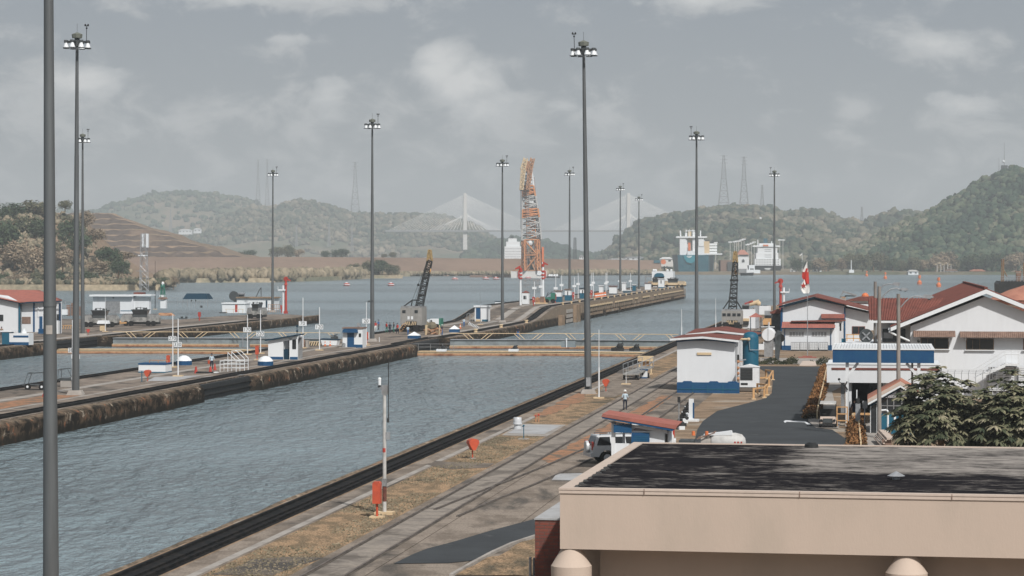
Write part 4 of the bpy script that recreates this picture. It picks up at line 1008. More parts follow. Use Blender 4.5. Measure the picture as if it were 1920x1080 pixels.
# ------------------------------------------------------------------ yard, halls, canopy on the right
k = K('gabled_hall', 'white hall with dark blue trim and a low red gable roof', 'building', 1530, gy(655))
k.poly('wall', 'white_wall', [(1467,655),(1467,577),(1526,562),(1583,574),(1583,655)], 0, 16)
k.poly('wall', 'white_wall', [(1583,655),(1583,577),(1632,588),(1632,655)], .3, 14)
b = MB()
for (a, c), (d, e) in (((1458,573.5),(1526,556)),((1526,556),(1636,584))):
    b.exty([(k.x(a),k.h(c)),(k.x(d),k.h(e)),(k.x(d),k.h(e-1.6)),(k.x(a),k.h(c-1.6))], -1.0, 22)
k.put(b, 'roof', 'red_roof')
b = MB()
for (a, c), (d, e) in (((1461,577.5),(1526,560)),((1526,560),(1583,573.5))):
    b.exty([(k.x(a),k.h(c)-.0),(k.x(d),k.h(e)),(k.x(d),k.h(e-3.6)),(k.x(a),k.h(c-3.6))], -.8, -.55)
k.put(b, 'fascia', 'navy')
k.box('corner_post', 'blue', 1464, 1468, 577, None, -.12, .1); k.box('corner_post', 'blue', 1582, 1584.6, 576, 655, -.12, .1)
k.box('window_frame', 'red_roof', 1597, 1621, 611.5, 625.5, .22, .3); w = k.box('window', 'glass', 1598.3, 1608.5, 612.5, 624.5, .18, .22); k.box('window', 'glass', 1610, 1620, 612.5, 624.5, .18, .22)
k.poly('awning', 'pink_roof', [(1540,596.5),(1540,588.5),(1583,588.5),(1583,596.5)], -.9, -.05)
k.box('awning_trim', 'navy', 1541, 1582, 596.6, 598, -.85, -.7)
k.box('side_window', 'glass', 1574, 1577, 606, 620, -.02, .02)
k = K('annex', 'long white annex with a corrugated red lean-to roof against the gabled hall', 'building', 1518, gy(656))
z = .3
k.box('wall', 'white_wall', 1467.5, 1565, 614, None, -2.2, -.1); k.box('wall', 'white_wall', 1565, 1573, 605, None, -1.6, -.1)
k.box('plinth', 'blue', 1467.4, 1484, 647, None, -2.25, -2.2); k.box('plinth', 'blue', 1553, 1560, 646, None, -2.25, -2.2)
b = MB(); n = 66
for i in range(n):      # corrugated sheet
    x0, x1 = k.x(1467+99*i/n), k.x(1467+99*(i+1)/n); zc = .03 if i % 2 else 0
    b.add([(x0,-2.9,k.h(614)+zc),(x1,-2.9,k.h(614)+.03-zc),(x1,-.3,k.h(603.5)+.03-zc),(x0,-.3,k.h(603.5)+zc)], [(0,1,2,3)])
k.put(b, 'roof', 'pink_roof')
k.box('fascia', 'navy', 1467, 1564.5, 613.8, 616, -2.95, -2.8)
k.poly('upper_roof', 'red_roof', [(1483,603),(1484,601.5),(1585,598.5),(1585,601),(1565,603)], -1.4, -.12)
for x in (1472, 1557.5): k.box('post', 'blue', x, x+1.3, 616, 648, -2.32, -2.2)
for x0 in (1481, 1522.5):
    f = k.box('window_frame', 'white', x0, x0+28, 621, 630, -2.24, -2.2)
    for i in range(5): k.box('pane', 'steel', x0+.8+i*5.5, x0+5.2+i*5.5, 621.8, 629.2, -2.27, -2.24, f)
GI = 'white caged liquid totes in front of the annex'
tote = None
for i, (x, lab) in enumerate(((1491.5,'leftmost of the four white caged totes before the annex'),(1508.5,'white caged tote, second from the left before the annex'),(1525.8,'white caged tote just right of the flagpole'),(1544,'rightmost of the four white caged totes before the annex'))):
    k2 = K('liquid_tote', lab, 'liquid tote', x, gy(656)-2.9-.8, 0, GI); s = .55
    b = MB(); b.box(-s,s,-s,s,.18,1.15); k2.put(b, 'bottle', 'white')
    b = MB(); b.box(-s-.03,s+.03,-s-.03,s+.03,.0,.16); k2.put(b, 'pallet', 'black')
    b = MB()
    for j in range(6):
        q = -s-.02 + j*(2*s+.04)/5
        for e in (-s-.03, s+.03): b.tube((q,e,.16), (q,e,1.17), .014, n=4); b.tube((e,q,.16), (e,q,1.17), .014, n=4)
    for zz in (.2,.45,.7,.95,1.17): b.path([(-s-.03,-s-.03,zz),(s+.03,-s-.03,zz),(s+.03,s+.03,zz),(-s-.03,s+.03,zz),(-s-.03,-s-.03,zz)], .014, 4)
    k2.put(b, 'cage', 'galv')
# flagpole with the flag hanging slack
k = K('flagpole', 'tall pole with a limp white, red and star-marked flag', 'flagpole', 1514, gy(671))
b = MB(); b.tube((0,0,0), (0,0,k.h(600)), .055, n=8); b.tube((0,0,k.h(600)), (0,0,k.h(489)), .045, .03, 8); k.put(b, 'pole', 'galv')
b = MB(); b.ball((0,0,k.h(488)), .08); k.put(b, 'finial', 'galv')
def flagpart(name, m, rows, ph=0.0):
    b = MB(); vs = []; fs = []; n = 8
    for j, (y, x0, x1) in enumerate(rows):
        for i in range(n+1):
            t = i/n; x = k.x(x0+(x1-x0)*t); vs.append((x, -.08 + .10*math.sin(t*7+y*.12+ph) , k.h(y)))
    for j in range(len(rows)-1):
        for i in range(n): a = j*(n+1)+i; fs.append((a,a+1,a+n+2,a+n+1))
    b.add(vs, fs); k.put(b, name, m, None, True)
flagpart('flag_canton', 'cloth_white', [(490,1513,1514),(497,1510,1514.5),(504,1507,1515),(510,1505,1515)])
flagpart('flag_field', 'cloth_red', [(503,1508,1515),(510,1504.5,1516),(519,1503.5,1516.5),(525,1506.5,1517),(533,1511,1517)], 1)
flagpart('flag_fold', 'cloth_white', [(524,1507,1509),(529,1505,1513),(534,1502,1517),(540,1501.5,1518),(546,1503.5,1518),(550,1507,1517)], 2)
b = MB(); st = []
for i in range(10): a = math.pi/2+i*math.pi/5; r = (.42 if i % 2 == 0 else .17); st.append((k.x(1506.8)+r*math.cos(a), k.h(535.5)+r*math.sin(a)))
b.exty(st, -.25, -.23); k.put(b, 'star', 'red')
b = MB(); b.box(-1.1,1.1,-.7,.7,0,.12); b.box(-.6,.6,-.4,.4,.12,.25); k.put(b, 'step', 'pink_roof')
k = K('plaque_ramp', 'pale pink sloping plinth in front of the flagpole steps', 'plinth', 1515, gy(686))
b = MB(); b.hexa([(-1.0,0,0),(1.0,0,0),(.75,3.6,0),(-.75,3.6,0)], [(-1.0,0,.05),(1.0,0,.05),(.75,3.6,.42),(-.75,3.6,.42)]); k.put(b, 'slab', 'cream_trim')
def leafy(n, fn, size, seed=1, droop=0.0, aspect=1.6):
    """n leaf quads placed by fn(rs) -> position, outward normal, tint"""
    r = np.random.RandomState(seed); V = np.zeros((n*4, 3)); T = np.zeros(n*4)
    for i in range(n):
        p, nr, t = fn(r); nr = np.array(nr) + r.normal(0, .5, 3); nr /= np.linalg.norm(nr)+1e-9
        a = np.cross(nr, r.normal(0, 1, 3)); a /= np.linalg.norm(a)+1e-9; a[2] -= droop; c = np.cross(nr, a); s = size*r.uniform(.6, 1.3)
        V[4*i] = p; V[4*i+1] = p + a*s*.5*aspect + c*s*.35; V[4*i+2] = p + a*s*aspect; V[4*i+3] = p + a*s*.5*aspect - c*s*.35; T[4*i:4*i+4] = t + r.uniform(-.12, .12)
    return V, np.arange(n*4).reshape(n, 4), np.clip(T, 0, 1)
def hedge(px0, px1, py, h, d, label, m='hedge_leaf', name='hedge'):
    X0, Y, _ = gp(px0, py); X1 = gp(px1, py)[0]; ln = X1-X0; n = int(ln*220)
    def f(r):
        x = r.uniform(0, ln); a = r.uniform(0, math.pi); q = .75+.35*math.sin(x*2.6+X0)+r.uniform(-.1,.1); q = max(.35, q)
        return np.array([x, d/2*(1-math.cos(a)), h*q*math.sin(a)*r.uniform(.6,1)]), (0, -math.cos(a), math.sin(a)), .25+.3*math.sin(x*4)*.6
    V, Fc, T = leafy(n, f, .17, int(px0)); o = np_mesh(name, V, Fc, M[m], T); o.location = (X0, Y, 0); return tag(o, label, 'hedge')
hedge(1424, 1496, 683.5, .85, 1.2, 'low dark clipped hedge left of the flagpole plinth')
hedge(1521, 1560, 684, .85, 1.2, 'low dark clipped hedge right of the flagpole plinth')
k = K('low_wall', 'low white garden wall under the round white tank', 'wall', 1442, gy(656)); k.box('wall', 'white', 1422, 1462, 645, None, 0, .3); k.box('wall', 'white', 1431, 1452, 641, 645, .02, .28)
k = K('fuel_tank', 'round white end of a horizontal storage tank', 'tank', 1440, 305)
b = MB(); R = 11.8*k.s; b.lathe((0,0,k.h(628)), [(R*.96,0),(R,.08),(R,5)], 28, axis='y'); k.put(b, 'shell', 'white', None, True)
b = MB(); b.box(-.03,.03,-.03,0,k.h(640),k.h(606)); k.put(b, 'seam', 'steel'); b = MB(); b.box(-.5,.5,.2,4.5,0,k.h(637)); k.put(b, 'saddle', 'steel')
b = MB(); b.tube((.1,.5,k.h(617)), (.1,.5,k.h(604)), .07, n=6); b.bar((-.9,.5,k.h(613)), (.8,.5,k.h(613)), .09); k.put(b, 'vent_pipe', 'white')
k = K('rubbish_skip', 'leaning dark grey round drum beside the gabled hall corner', 'drum', 1458, 296)
b = MB(); b.exty([(k.x(1453),0),(k.x(1460),0),(k.x(1466),k.h(622)),(k.x(1457),k.h(620)),(k.x(1453),k.h(626))], 0, 1.5); k.put(b, 'body', 'dark_steel'); b = MB(); b.lathe((k.x(1464),.2,k.h(634)), [(.5,-.2),(.5,.0),(.3,.02)], 14, axis='y'); k.put(b, 'wheel', 'rubber')
# equipment between crane and hall
k = K('kiosk', 'small open kiosk with a pyramid red roof near the right crane', 'kiosk', 1417, 385)
b = MB(); zt = k.h(586.5); ze = k.h(594.5); w = 13*k.s; b.add([(-w,-w,ze),(w,-w,ze),(w,w,ze),(-w,w,ze),(0,0,zt)], [(0,1,4),(1,2,4),(2,3,4),(3,0,4),(3,2,1,0)]); k.put(b, 'roof', 'pink_roof')
for x in (-.85, .8): b = MB(); b.box(x,x+.12,-.8,-.68,0,ze); k.put(b, 'post', 'navy')
b = MB(); b.box(-.8,.8,-.7,-.6,0,.9); k.put(b, 'counter', 'navy')
k = K('equipment_house', 'white machinery house with a dark window behind the red-roofed kiosk', 'machinery house', 1405, 430)
k.box('wall', 'white_wall', 1392, 1416, 580, None, 0, 4); k.box('window', 'glass', 1392, 1404, 573, 580, .3, .4); k.box('upper_cab', 'steel', 1391, 1405, 571, 581, .4, 2.5); k.box('wall', 'white_wall', 1423, 1444, 574, 590, 1, 3)
k.box('stack', 'galv', 1414, 1423, 573, None, .5, 1.5)
b = MB(); b.tube(k.P(1405,571,1), k.P(1423,566,1), .33, .45, 10); b.ball(k.P(1421,569,1), .5); k.put(b, 'duct', 'pale_yellow', None, True)
b = MB(); [b.bar(k.P(1396+i*2.6,570-i*.95,.8), k.P(1398+i*2.6,569-i*.95,.8), .3) for i in range(6)]; k.put(b, 'striped_boom', 'red')
k.box('barrel', 'black', 1393, 1404, 602, 609, -.4, .4); k.box('barrel', 'pale_yellow', 1393, 1405, 597, 602, -.3, .4)
k = K('yellow_locomotive', 'yellow and black machine with round front parked by the annex', 'machine', 1445, 375)
b = MB(); b.exty([(k.x(1431),k.h(609)),(k.x(1459),k.h(609)),(k.x(1460),k.h(600)),(k.x(1456),k.h(597)),(k.x(1433),k.h(597)),(k.x(1430),k.h(602))], 0, 3); k.put(b, 'body', 'yellow')
k.box('cab', 'dark_steel', 1433, 1456, 591, 597.2, .4, 2.6); k.box('window', 'glass', 1435, 1450, 592, 596, .36, .4); k.box('skirt', 'black', 1432, 1458, 609, 615, .1, 2.9)
b = MB(); b.lathe(k.P(1459,602,-.05), [(.35,0),(.35,.2)], 14, axis='y'); k.put(b, 'headlamp', 'pale_yellow'); k.box('top_gear', 'galv', 1433, 1452, 583, 591, .8, 2)
k = K('low_shed', 'small red-roofed shed tucked left of the gabled hall', 'shed', 1455, 340)
k.poly('roof', 'red_roof', [(1444,585),(1457,579.5),(1466,584),(1466,588),(1444,588)], 0, 3); k.box('wall', 'dark_steel', 1446, 1465, 588, None, .2, 2.8)
def signal(px, Y, yt, yb, label, flip=1):
    k = K('signal_arrow', label, 'signal mast', px, Y, 0, 'red and white signal masts')
    b = MB(); b.tube((0,0,0), (0,0,k.h(yt)), .30, .24, 8); k.put(b, 'red_post', 'red'); b = MB(); b.tube((-.62*flip,0,0), (-.62*flip,0,k.h(yt+12)), .22, n=8); k.put(b, 'white_post', 'white')
    b = MB(); b.box(min(0,-1.7*flip), max(0,-1.7*flip), -.5, .5, k.h(yt+22), k.h(yt+19.5)); b.box(-1.7*flip-.05,-1.7*flip+.05,-.5,-.45,k.h(yt+20),k.h(yt+14)); k.put(b, 'platform', 'white')
    b = MB(); b.lathe((0,-.1,k.h(yt)), [(.52,0),(.52,.25)], 14, axis='y'); b.exty([(0,k.h(yt)-.2),(flip*1.15,k.h(yt)-.5),(flip*1.1,k.h(yt)-.25),(0,k.h(yt)+.25)], -.1, .1); k.put(b, 'arrow_head', 'red')
    b = MB(); b.lathe((.0,0,k.h(yt+12)), [(.42,0),(.3,.5)], 10); b.box(-.4,.4,-.4,.4,0,.6); k.put(b, 'collar', 'red')
signal(1463.5, 470, 527, 0, 'red and white signal mast with an arrow head left of the flag', -1)
signal(536, 545, 523, 0, 'red and white signal mast with an arrow head at the left quay tip', 1)

# crawler cranes
def crane(px, Y, label, cabw, yc0, yc1, yt, xt, twowin, x0):
    k = K('lattice_crane', label, 'crane', px, Y, 0, 'grey lattice-boom cranes on the quays', ROT if twowin else ROT)
    k.box('house', 'crane_grey', x0, x0+cabw, yc0, yc1, 0, 4.6); k.box('roof', 'steel', x0+1, x0+cabw-1, yc0-3, yc0, .2, 4.4)
    ws = ((.10,.25),(.67,.82)) if twowin else ((.04,.20),(.27,.43),(.52,.68),(.75,.91))
    for a, c in ws: k.box('window', 'glass', x0+cabw*a, x0+cabw*c, yc0+4.5, yc0+10, -.05, .02)
    if not twowin:
        for a in (.235, .49, .72): k.box('panel', 'steel', x0+cabw*a, x0+cabw*a+.5, yc0+2, yc1-2, -.04, .0)
    else:
        for a in (.3, .62): k.box('panel', 'steel', x0+cabw*a, x0+cabw*a+.5, yc0+2, yc1-2, -.04, .0)
        for a in (.34, .5): k.box('number_plate', 'lamp_white', x0+cabw*a, x0+cabw*(a+.1), yc0+16, yc0+22, -.05, .0)
    b = MB()
    for i in range(6):
        xx = x0+cabw*(.28+.08*i); sl = 1.6 if i < 3 else -1.6
        b.exty([(k.x(xx),k.h(yc1)),(k.x(xx+1.6),k.h(yc1)),(k.x(xx+1.6-sl),k.h(yc1-7)),(k.x(xx-sl),k.h(yc1-7))], -.10, -.02)
    k.put(b, 'hazard_stripes', 'pale_yellow'); k.box('counterweight_face', 'black', x0+cabw*.24, x0+cabw*.78, yc1-7.5, yc1, -.06, .0)
    k.box('carrier', 'black', x0+4, x0+cabw-3, yc1, yc1+10, .3, 4.2)
    for dx in (0.08, .62): b = MB(); b.box(k.x(x0+cabw*dx), k.x(x0+cabw*(dx+.26)), -.6, 5.2, 0, 1.15); k.put(b, 'crawler_track', 'rubber')
    xb = x0+cabw*(.80 if twowin else .5); p = Vector(k.P(xb, yc0-1, 1.5)); q = Vector(k.P(xt, yt+22, 2.5)); w0 = (12 if twowin else 15)*k.s
    p.z = k.h(yc0); b = MB(); lattice(b, p, q, w0, 8.5*k.s, 11, .085, .06, 1.3, .8); k.put(b, 'boom', 'black')
    for i_, f_ in ((0,.25),(1,.62)):
        b = MB(); m_ = p.lerp(q, f_); b.box(m_.x-w0*.52, m_.x+w0*.52, m_.y-.6, m_.y+.6, m_.z-.1, m_.z+.25); k.put(b, 'splice', 'black')
    b = MB(); lattice(b, q, k.P(xt, yt+2, 2.6), 8.5*k.s, 4.5*k.s, 2, .13, .10, .8, .5); b.lathe(k.P(xt+.5, yt+4, 2.5), [(.32,-.15),(.32,.15)], 12, axis='y'); b.lathe(k.P(xt-1, yt+12, 2.3), [(.36,-.15),(.36,.15)], 12, axis='y'); k.put(b, 'boom_tip', 'boom_tip')
    b = MB(); g0 = k.P(x0+3, yc0-1, 1.0); g1 = k.P(x0+cabw*.5 if twowin else xb-8, yc0-14, 1.2)
    if twowin:
        b.bar(g0, g1, .22); b.bar(g1, k.P(x0+cabw*.85, yc0-14, 1.2), .2); b.bar(g1, k.P(x0+cabw*.45, yc0-2, 1.2), .16)
    else:
        b.bar(k.P(x0+2,yc0-3,1), k.P(xb-6,yc0-20,1.2), .2); b.bar(k.P(x0+cabw-2,yc0-3,1), k.P(xb+7,yc0-20,1.2), .2); g1 = k.P(xb-6,yc0-20,1.2)
    k.put(b, 'gantry', 'black')
    b = MB(); b.tube(g1, k.P(xt-1, yt+14, 2.3), .03, n=4); b.tube((g1[0]+.5,g1[1],g1[2]), k.P(xt-.5, yt+10, 2.3), .03, n=4); b.ball(tuple(Vector(g1).lerp(Vector(k.P(xt,yt+14,2.3)), .35)), .22)
    k.put(b, 'stay_cable', 'black')
    b = MB(); b.tube(k.P(xt+1.5, yt+12, 2.2), k.P(xt+1, yt+46, 2.2), .03, n=4); b.ball(k.P(xt+1, yt+40, 2.2), .25, sz=1.6); k.put(b, 'hook_block', 'yellow')
    if twowin:
        b = MB()
        for i in range(5): b.box(k.x(x0+1+i*2.2), k.x(x0+3.4+i*2.2), -.9, -.3, k.h(yc1+13-i*3.2)-.08, k.h(yc1+13-i*3.2))
        b.path([k.P(x0+1,yc1+14,-.6), k.P(x0,yc1+6,-.6), k.P(x0+8,yc1-3,-.6), k.P(x0+12,yc1-3,-.6)], .06)
        k.put(b, 'steps', 'yellow')
    return k
crane(775, 410, 'grey crane with a leaning lattice boom on the centre quay', 41, 577, 610, 467, 801, True, 750)
crane(1372, 428, 'grey crane with an upright lattice boom behind the pump house', 39, 583, 608, 470, 1377, False, 1353)

# main white hall on the right
k = K('main_hall', 'large white two-storey hall with a broad tiled gable and awnings', 'building', 1848, 215)
X, H = k.x, k.h
k.poly('wall', 'white_wall', [(1709,760),(1709,612),(1848,556),(1990,612),(1990,760)], 0, 50)
D = 53
def tiled(b, A, B_, C, D_, n, amp=.10, rows=1, sm=3):
    """corrugated tile plane: A-B along the ridge, D-C along the eave; ribs run from ridge to eave"""
    A, B_, C, D_ = map(Vector, (A, B_, C, D_)); nr = (B_-A).cross(D_-A).normalized()
    if nr.z < 0: nr = -nr
    vs = []; fs = []; m_ = n*sm
    for j in range(rows+1):
        for i in range(m_+1):
            t = i/m_; s = j/rows; p = A.lerp(B_, t).lerp(D_.lerp(C, t), s); vs.append(tuple(p + nr*amp*(abs(math.sin(math.pi*t*n))**.7) + nr*(.04 if j % 2 else 0)))
    for j in range(rows):
        for i in range(m_): a = j*(m_+1)+i; fs.append((a,a+1,a+m_+2,a+m_+1))
    b.add(vs, fs)
zr, ze = H(545)+.15, H(617)+.15; ov = -.9
b = MB(); tiled(b, (X(1848),ov,zr), (X(1848),D,zr), (X(1672),D,ze), (X(1672),ov,ze), 46, .09, 1); tiled(b, (X(1848),ov,zr), (X(1848),D,zr), (X(2024),D,ze), (X(2024),ov,ze), 46, .09, 1); k.put(b, 'roof', 'red_roof')
b = MB(); b.exty([(X(1672),ze-.02),(X(1848),zr-.02),(X(2024),ze-.02),(X(2024),ze-.36),(X(1848),zr-.40),(X(1672),ze-.36)], ov, ov+.2); k.put(b, 'bargeboard', 'lamp_white')
b = MB(); b.exty([(X(1673),ze-.1),(X(1848),zr-.12),(X(2023),ze-.1),(X(2023),ze-.2),(X(1848),zr-.24),(X(1673),ze-.2)], ov+.2, D-.3); k.put(b, 'soffit', 'concrete_pale')
b = MB(); b.bar((X(1848),ov,zr+.1), (X(1848),D,zr+.1), .3, .18); k.put(b, 'ridge_cap', 'red_roof')
b = MB(); b.tube((X(1670),ov+.3,ze-.2), (X(1670),D,ze-.2), .12, n=8); b.path([(X(1669),-.7,H(622)),(X(1680),-.5,H(628)),(X(1707),-.15,H(640))], .10, 8); k.put(b, 'gutter', 'lamp_white')
def hwin(x0, x1, y0, y1, mull):
    f = k.box('window', 'wood', x0, x1, y0, y1, -.06, .0); xs = [x0+.8] + list(mull) + [x1-.8]
    for a, c in zip(xs, xs[1:]): k.box('pane', 'glass', a+.5, c-.5, y0+1, y1-1, -.09, -.06, f)
    k.box('sill', 'lamp_white', x0-2, x1+2, y1+.5, y1+2, -.22, -.0, f)
hwin(1728, 1780, 634, 654.5, (1741, 1754)); hwin(1812, 1863, 635, 655.5, (1824, 1837)); hwin(1917, 1968, 635, 655.5, (1930,))
def awning(x0, x1, y0, y1):
    b = MB(); tiled(b, (X(x0),-.05,H(y0)), (X(x1),-.05,H(y0)), (X(x1),-.9,H(y1-.5)), (X(x0),-.9,H(y1-.5)), int((x1-x0)/3.6), .05, 3); k.put(b, 'awning', 'tile_brown')
    for x in (x0+11, x1-12): b_ = MB(); b_.bar((X(x),-.75,H(y1)), (X(x),-.03,H(y1+6)), .06); k.put(b_, 'bracket', 'lamp_white')
awning(1714, 1792, 621, 633.5); awning(1800, 1940, 622, 634)
b = MB(); b.lathe((X(1724),-.1,H(640)), [(.14,0),(.14,.1)], 12, axis='y'); k.put(b, 'lamp', 'dark_steel')
# cross wing
b = MB(); tiled(b, (X(1629),9,H(556)-.35), (X(1775),9,H(556)-.35), (X(1740),1.5,H(603)-.0), (X(1632),1.5,H(603)), 26, .09, 4); k.put(b, 'wing_roof', 'red_roof')
b = MB(); b.add([(X(1629),9,H(556)-.35),(X(1740),9,H(556)-.35),(X(1740),16,H(603)),(X(1632),16,H(603))], [(3,2,1,0)]); k.put(b, 'wing_roof', 'red_roof')
b = MB(); b.box(X(1633),X(1700),1.45,1.6,H(607),H(603)); k.put(b, 'wing_fascia', 'lamp_white')
b = MB(); b.box(X(1650),X(1709),2.6,12,0,H(606)); k.put(b, 'wing_wall', 'white_wall')
b = MB(); b.box(X(1657),X(1700),2.5,2.6,H(644),H(619)); w = k.put(b, 'wing_window', 'glass'); b = MB(); b.box(X(1659),X(1677),2.45,2.5,H(637),H(626)); k.put(b, 'blind', 'galv', w)
# outside stair with landing and slatted screen
t0 = (1884, 684)
b = MB(); b.box(X(1882),X(1907),-2.0,-.05,H(684),H(680)); k.put(b, 'landing', 'white')
b = MB(); b.exty([(X(1882),H(680)),(X(1882),H(686)),(X(1829),H(710)),(X(1826),H(706))], -2.0, -1.9); b.exty([(X(1882),H(680)),(X(1882),H(686)),(X(1829),H(710)),(X(1826),H(706))], -.9, -.8)
for i in range(9): b.box(X(1826+i*6.2),X(1832+i*6.2),-1.9,-.9,H(706-i*2.9)-.05,H(706-i*2.9)); 
k.put(b, 'stair', 'white')
b = MB()
for dz in (0, -7): b.path([k.P(1826,690+dz*0+(-dz),-2), k.P(1882,655-dz,-2), k.P(1906,655-dz,-2)], .035)
for x in (1826,1840,1854,1868,1882,1894,1906): yy = 706-(min(x,1882)-1826)*.464; b.tube(k.P(x,yy,-2), k.P(x,(690-(min(x,1882)-1826)*.625),-2), .03, n=5)
k.put(b, 'handrail', 'lamp_white')
b = MB()
for i in range(14):
    y = 688+i*3.2; x0 = max(1852, 1885-(y-686)*1.2) if y < 714 else 1852; b.box(X(x0),X(1900),-.5,-.4,H(y+2.1),H(y)); b.box(X(1908),X(1990),-.5,-.4,H(y+2.1),H(y))
for x in (1860,1870,1880,1890,1899,1909,1925,1940): b.box(X(x),X(x+1),-.42,-.3,0,H(688))
k.put(b, 'slatted_screen', 'white'); b = MB(); b.box(X(1853),X(1990),-.28,-.2,.1,H(688)); k.put(b, 'screen_back', 'steel')
k = K('barbed_fence', 'thin wire fence with bent tops along the hall terrace', 'fence', 1820, 196)
for x in range(1764, 1921, 13): b = MB(); b.path([k.P(x,782), k.P(x,700), k.P(x+1.5,694)], .022, 4); k.put(b, 'post', 'galv'); b = MB(); [b.tube(k.P(1764,y), k.P(1935,y), .012, n=3) for y in (700,697,694,720,740)]; k.put(b, 'wire', 'galv')

# blue-fronted canopy over the gate
k = K('gate_canopy', 'flat canopy with a deep blue fascia on white braced posts', 'canopy', 1655, 179)
k.box('fascia', 'blue', 1562, 1750, 656, 680.5, 0, 8.5)
k.box('roof_edge', 'lamp_white', 1561, 1751, 653.5, 656, -.06, .1)
b = MB(); b.box(k.x(1561), k.x(1751), .1, 9, k.h(655), k.h(653.6)); k.put(b, 'roof', 'white')
b = MB()
for i in range(34): xx = 1565+i*5.4; b.box(k.x(xx), k.x(xx+.8), .15, 8.9, k.h(653.6), k.h(653.0))
k.put(b, 'roof_rib', 'galv')
b = MB(); b.box(k.x(1561), k.x(1751), 8.9, 9.1, k.h(655), k.h(652)); b.box(k.x(1571), k.x(1572.5), 0, 9, k.h(655), k.h(651.5)); k.put(b, 'parapet', 'lamp_white')
for x in (1586, 1719): k.box('post', 'white', x, x+6, 680, None, .3, .58)
b = MB(); b.bar(k.P(1591,706,.45), k.P(1609,681,.45), .2); k.put(b, 'brace', 'white'); b = MB(); b.bar(k.P(1719,704,.45), k.P(1699,681,.45), .2); k.put(b, 'brace', 'white'); k.box('post', 'concrete_pale', 1710, 1714, 680, None, 6, 6.3)
b = MB(); b.tube(k.P(1586,726,.2), k.P(1574,716,.1), .03, n=5); b.ball(k.P(1574,712,.1), .1); b.path([k.P(1589,716,.2),k.P(1585,724,.2),k.P(1590,732,.2)], .05); k.put(b, 'floodlight', 'black')
# portal building behind the canopy
k = K('gatehouse', 'low white flat-roofed gatehouse with a dark open bay', 'building', 1655, 192)
k.box('fascia', 'white_wall', 1551, 1762, 684, 718, 0, 9); k.box('parapet', 'lamp_white', 1550, 1763, 681, 684, -.05, .2)
k.box('coping', 'red_roof', 1560, 1760, 690, 694, -.04, .0)
k.box('wall', 'white_wall', 1655, 1762, 718, None, 1, 9); k.box('wall', 'white_wall', 1592, 1597, 718, None, .6, 9); k.box('back_wall', 'dark_steel', 1597, 1655, 718, None, 7, 7.3)
k.box('pillar', 'steel', 1577, 1584, 718, None, .8, 1.6)
k.box('fixture', 'lamp_white', 1606, 1608, 731, 748, -.3, -.2); k.box('door', 'glass', 1634, 1648, 726, None, 2, 2.1)
k.box('window', 'glass', 1632, 1650, 719, 727, .95, 1.0)
b = MB(); b.add([gp(1552,757)[:2]+(.0,)], []) ; 
# entrance kiosk
k = K('entrance_kiosk', 'blue-framed entrance kiosk with a pink gable roof', 'kiosk', 1680, 172)
b = MB()
for (a, c), (d, e) in (((1627,746),(1688,712)),((1688,712),(1722,732))):
    b.exty([(k.x(a),k.h(c)),(k.x(d),k.h(e)),(k.x(d),k.h(e)-.10),(k.x(a),k.h(c)-.10)], -.6, 4.2)
k.put(b, 'roof', 'tank_orange')
b = MB()
for (a, c), (d, e) in (((1627.5,748),(1688,714)),((1688,714),(1721.5,734))):
    b.exty([(k.x(a),k.h(c)),(k.x(d),k.h(e)),(k.x(d),k.h(e+7)),(k.x(a),k.h(c+7))], -.64, -.52)
k.put(b, 'gable_board', 'cream_trim')
b = MB()
for (a, c), (d, e) in (((1628,755),(1688,721)),((1688,721),(1721,741))):
    b.exty([(k.x(a),k.h(c)),(k.x(d),k.h(e)),(k.x(d),k.h(e+4)),(k.x(a),k.h(c+4))], -.62, -.5)
k.put(b, 'bargeboard', 'lamp_white')
b = MB()
for (a, c), (d, e) in (((1632,759),(1688,726)),((1688,726),(1716,743))):
    b.exty([(k.x(a),k.h(c)),(k.x(d),k.h(e)),(k.x(d),k.h(e+3)),(k.x(a),k.h(c+3))], -.4, -.3)
k.put(b, 'trim', 'navy')
k.box('wall', 'teal', 1652, 1714, 776, None, -.2, 3.5); k.box('wall', 'lamp_white', 1632, 1652, 752, None, 0, 3.5); k.box('door', 'glass', 1634, 1644, 757, None, -.06, .0)
k.box('glazing', 'glass', 1652, 1714, 746, 776, -.05, 3.3)
for x in (1652, 1663, 1675, 1690, 1706): k.box('mullion', 'steel', x, x+1.6, 742, 776, -.1, -.05)
k.box('rail', 'steel', 1652, 1714, 760, 761.5, -.1, -.05); k.box('notice', 'lamp_white', 1676, 1680, 781, 788, -.24, -.2)
k = K('turnstile', 'grey turnstile cabinet with a black hood by the gatehouse', 'turnstile', 1608, 176)
k.box('cabinet', 'galv', 1604, 1613, 757, None, 0, .5); k.box('hood', 'black', 1606, 1612, 747, 757, 0, .4); k.box('screen', 'steel', 1617, 1626, 752, 766, .2, .3); k.box('stand', 'galv', 1620, 1622, 766, None, .2, .3)
person(1602, 792, 44, 'person in dark clothes standing at the gatehouse opening', 'cloth_dark', 'cloth_dark', face=.4)
k = K('white_arch_rail', 'white bent tube rail beside the kiosk steps', 'handrail', 1662, 168)
b = MB(); b.path([(-.5,0,0),(-.5,0,1.9),(.0,0,1.95),(.1,0,1.85),(.1,0,0)], .07, 8); k.put(b, 'tube', 'lamp_white')
k = K('bench', 'long pinkish slatted bench running beside the walkway', 'bench', 1668, 160)
b = MB(); b.hexa([(-.2,-3,.7),(.25,-3,.7),(-.25,4,.75),(-.7,4,.75)], [(-.2,-3,.82),(.25,-3,.82),(-.25,4,.87),(-.7,4,.87)]); k.put(b, 'seat', 'cream_trim')
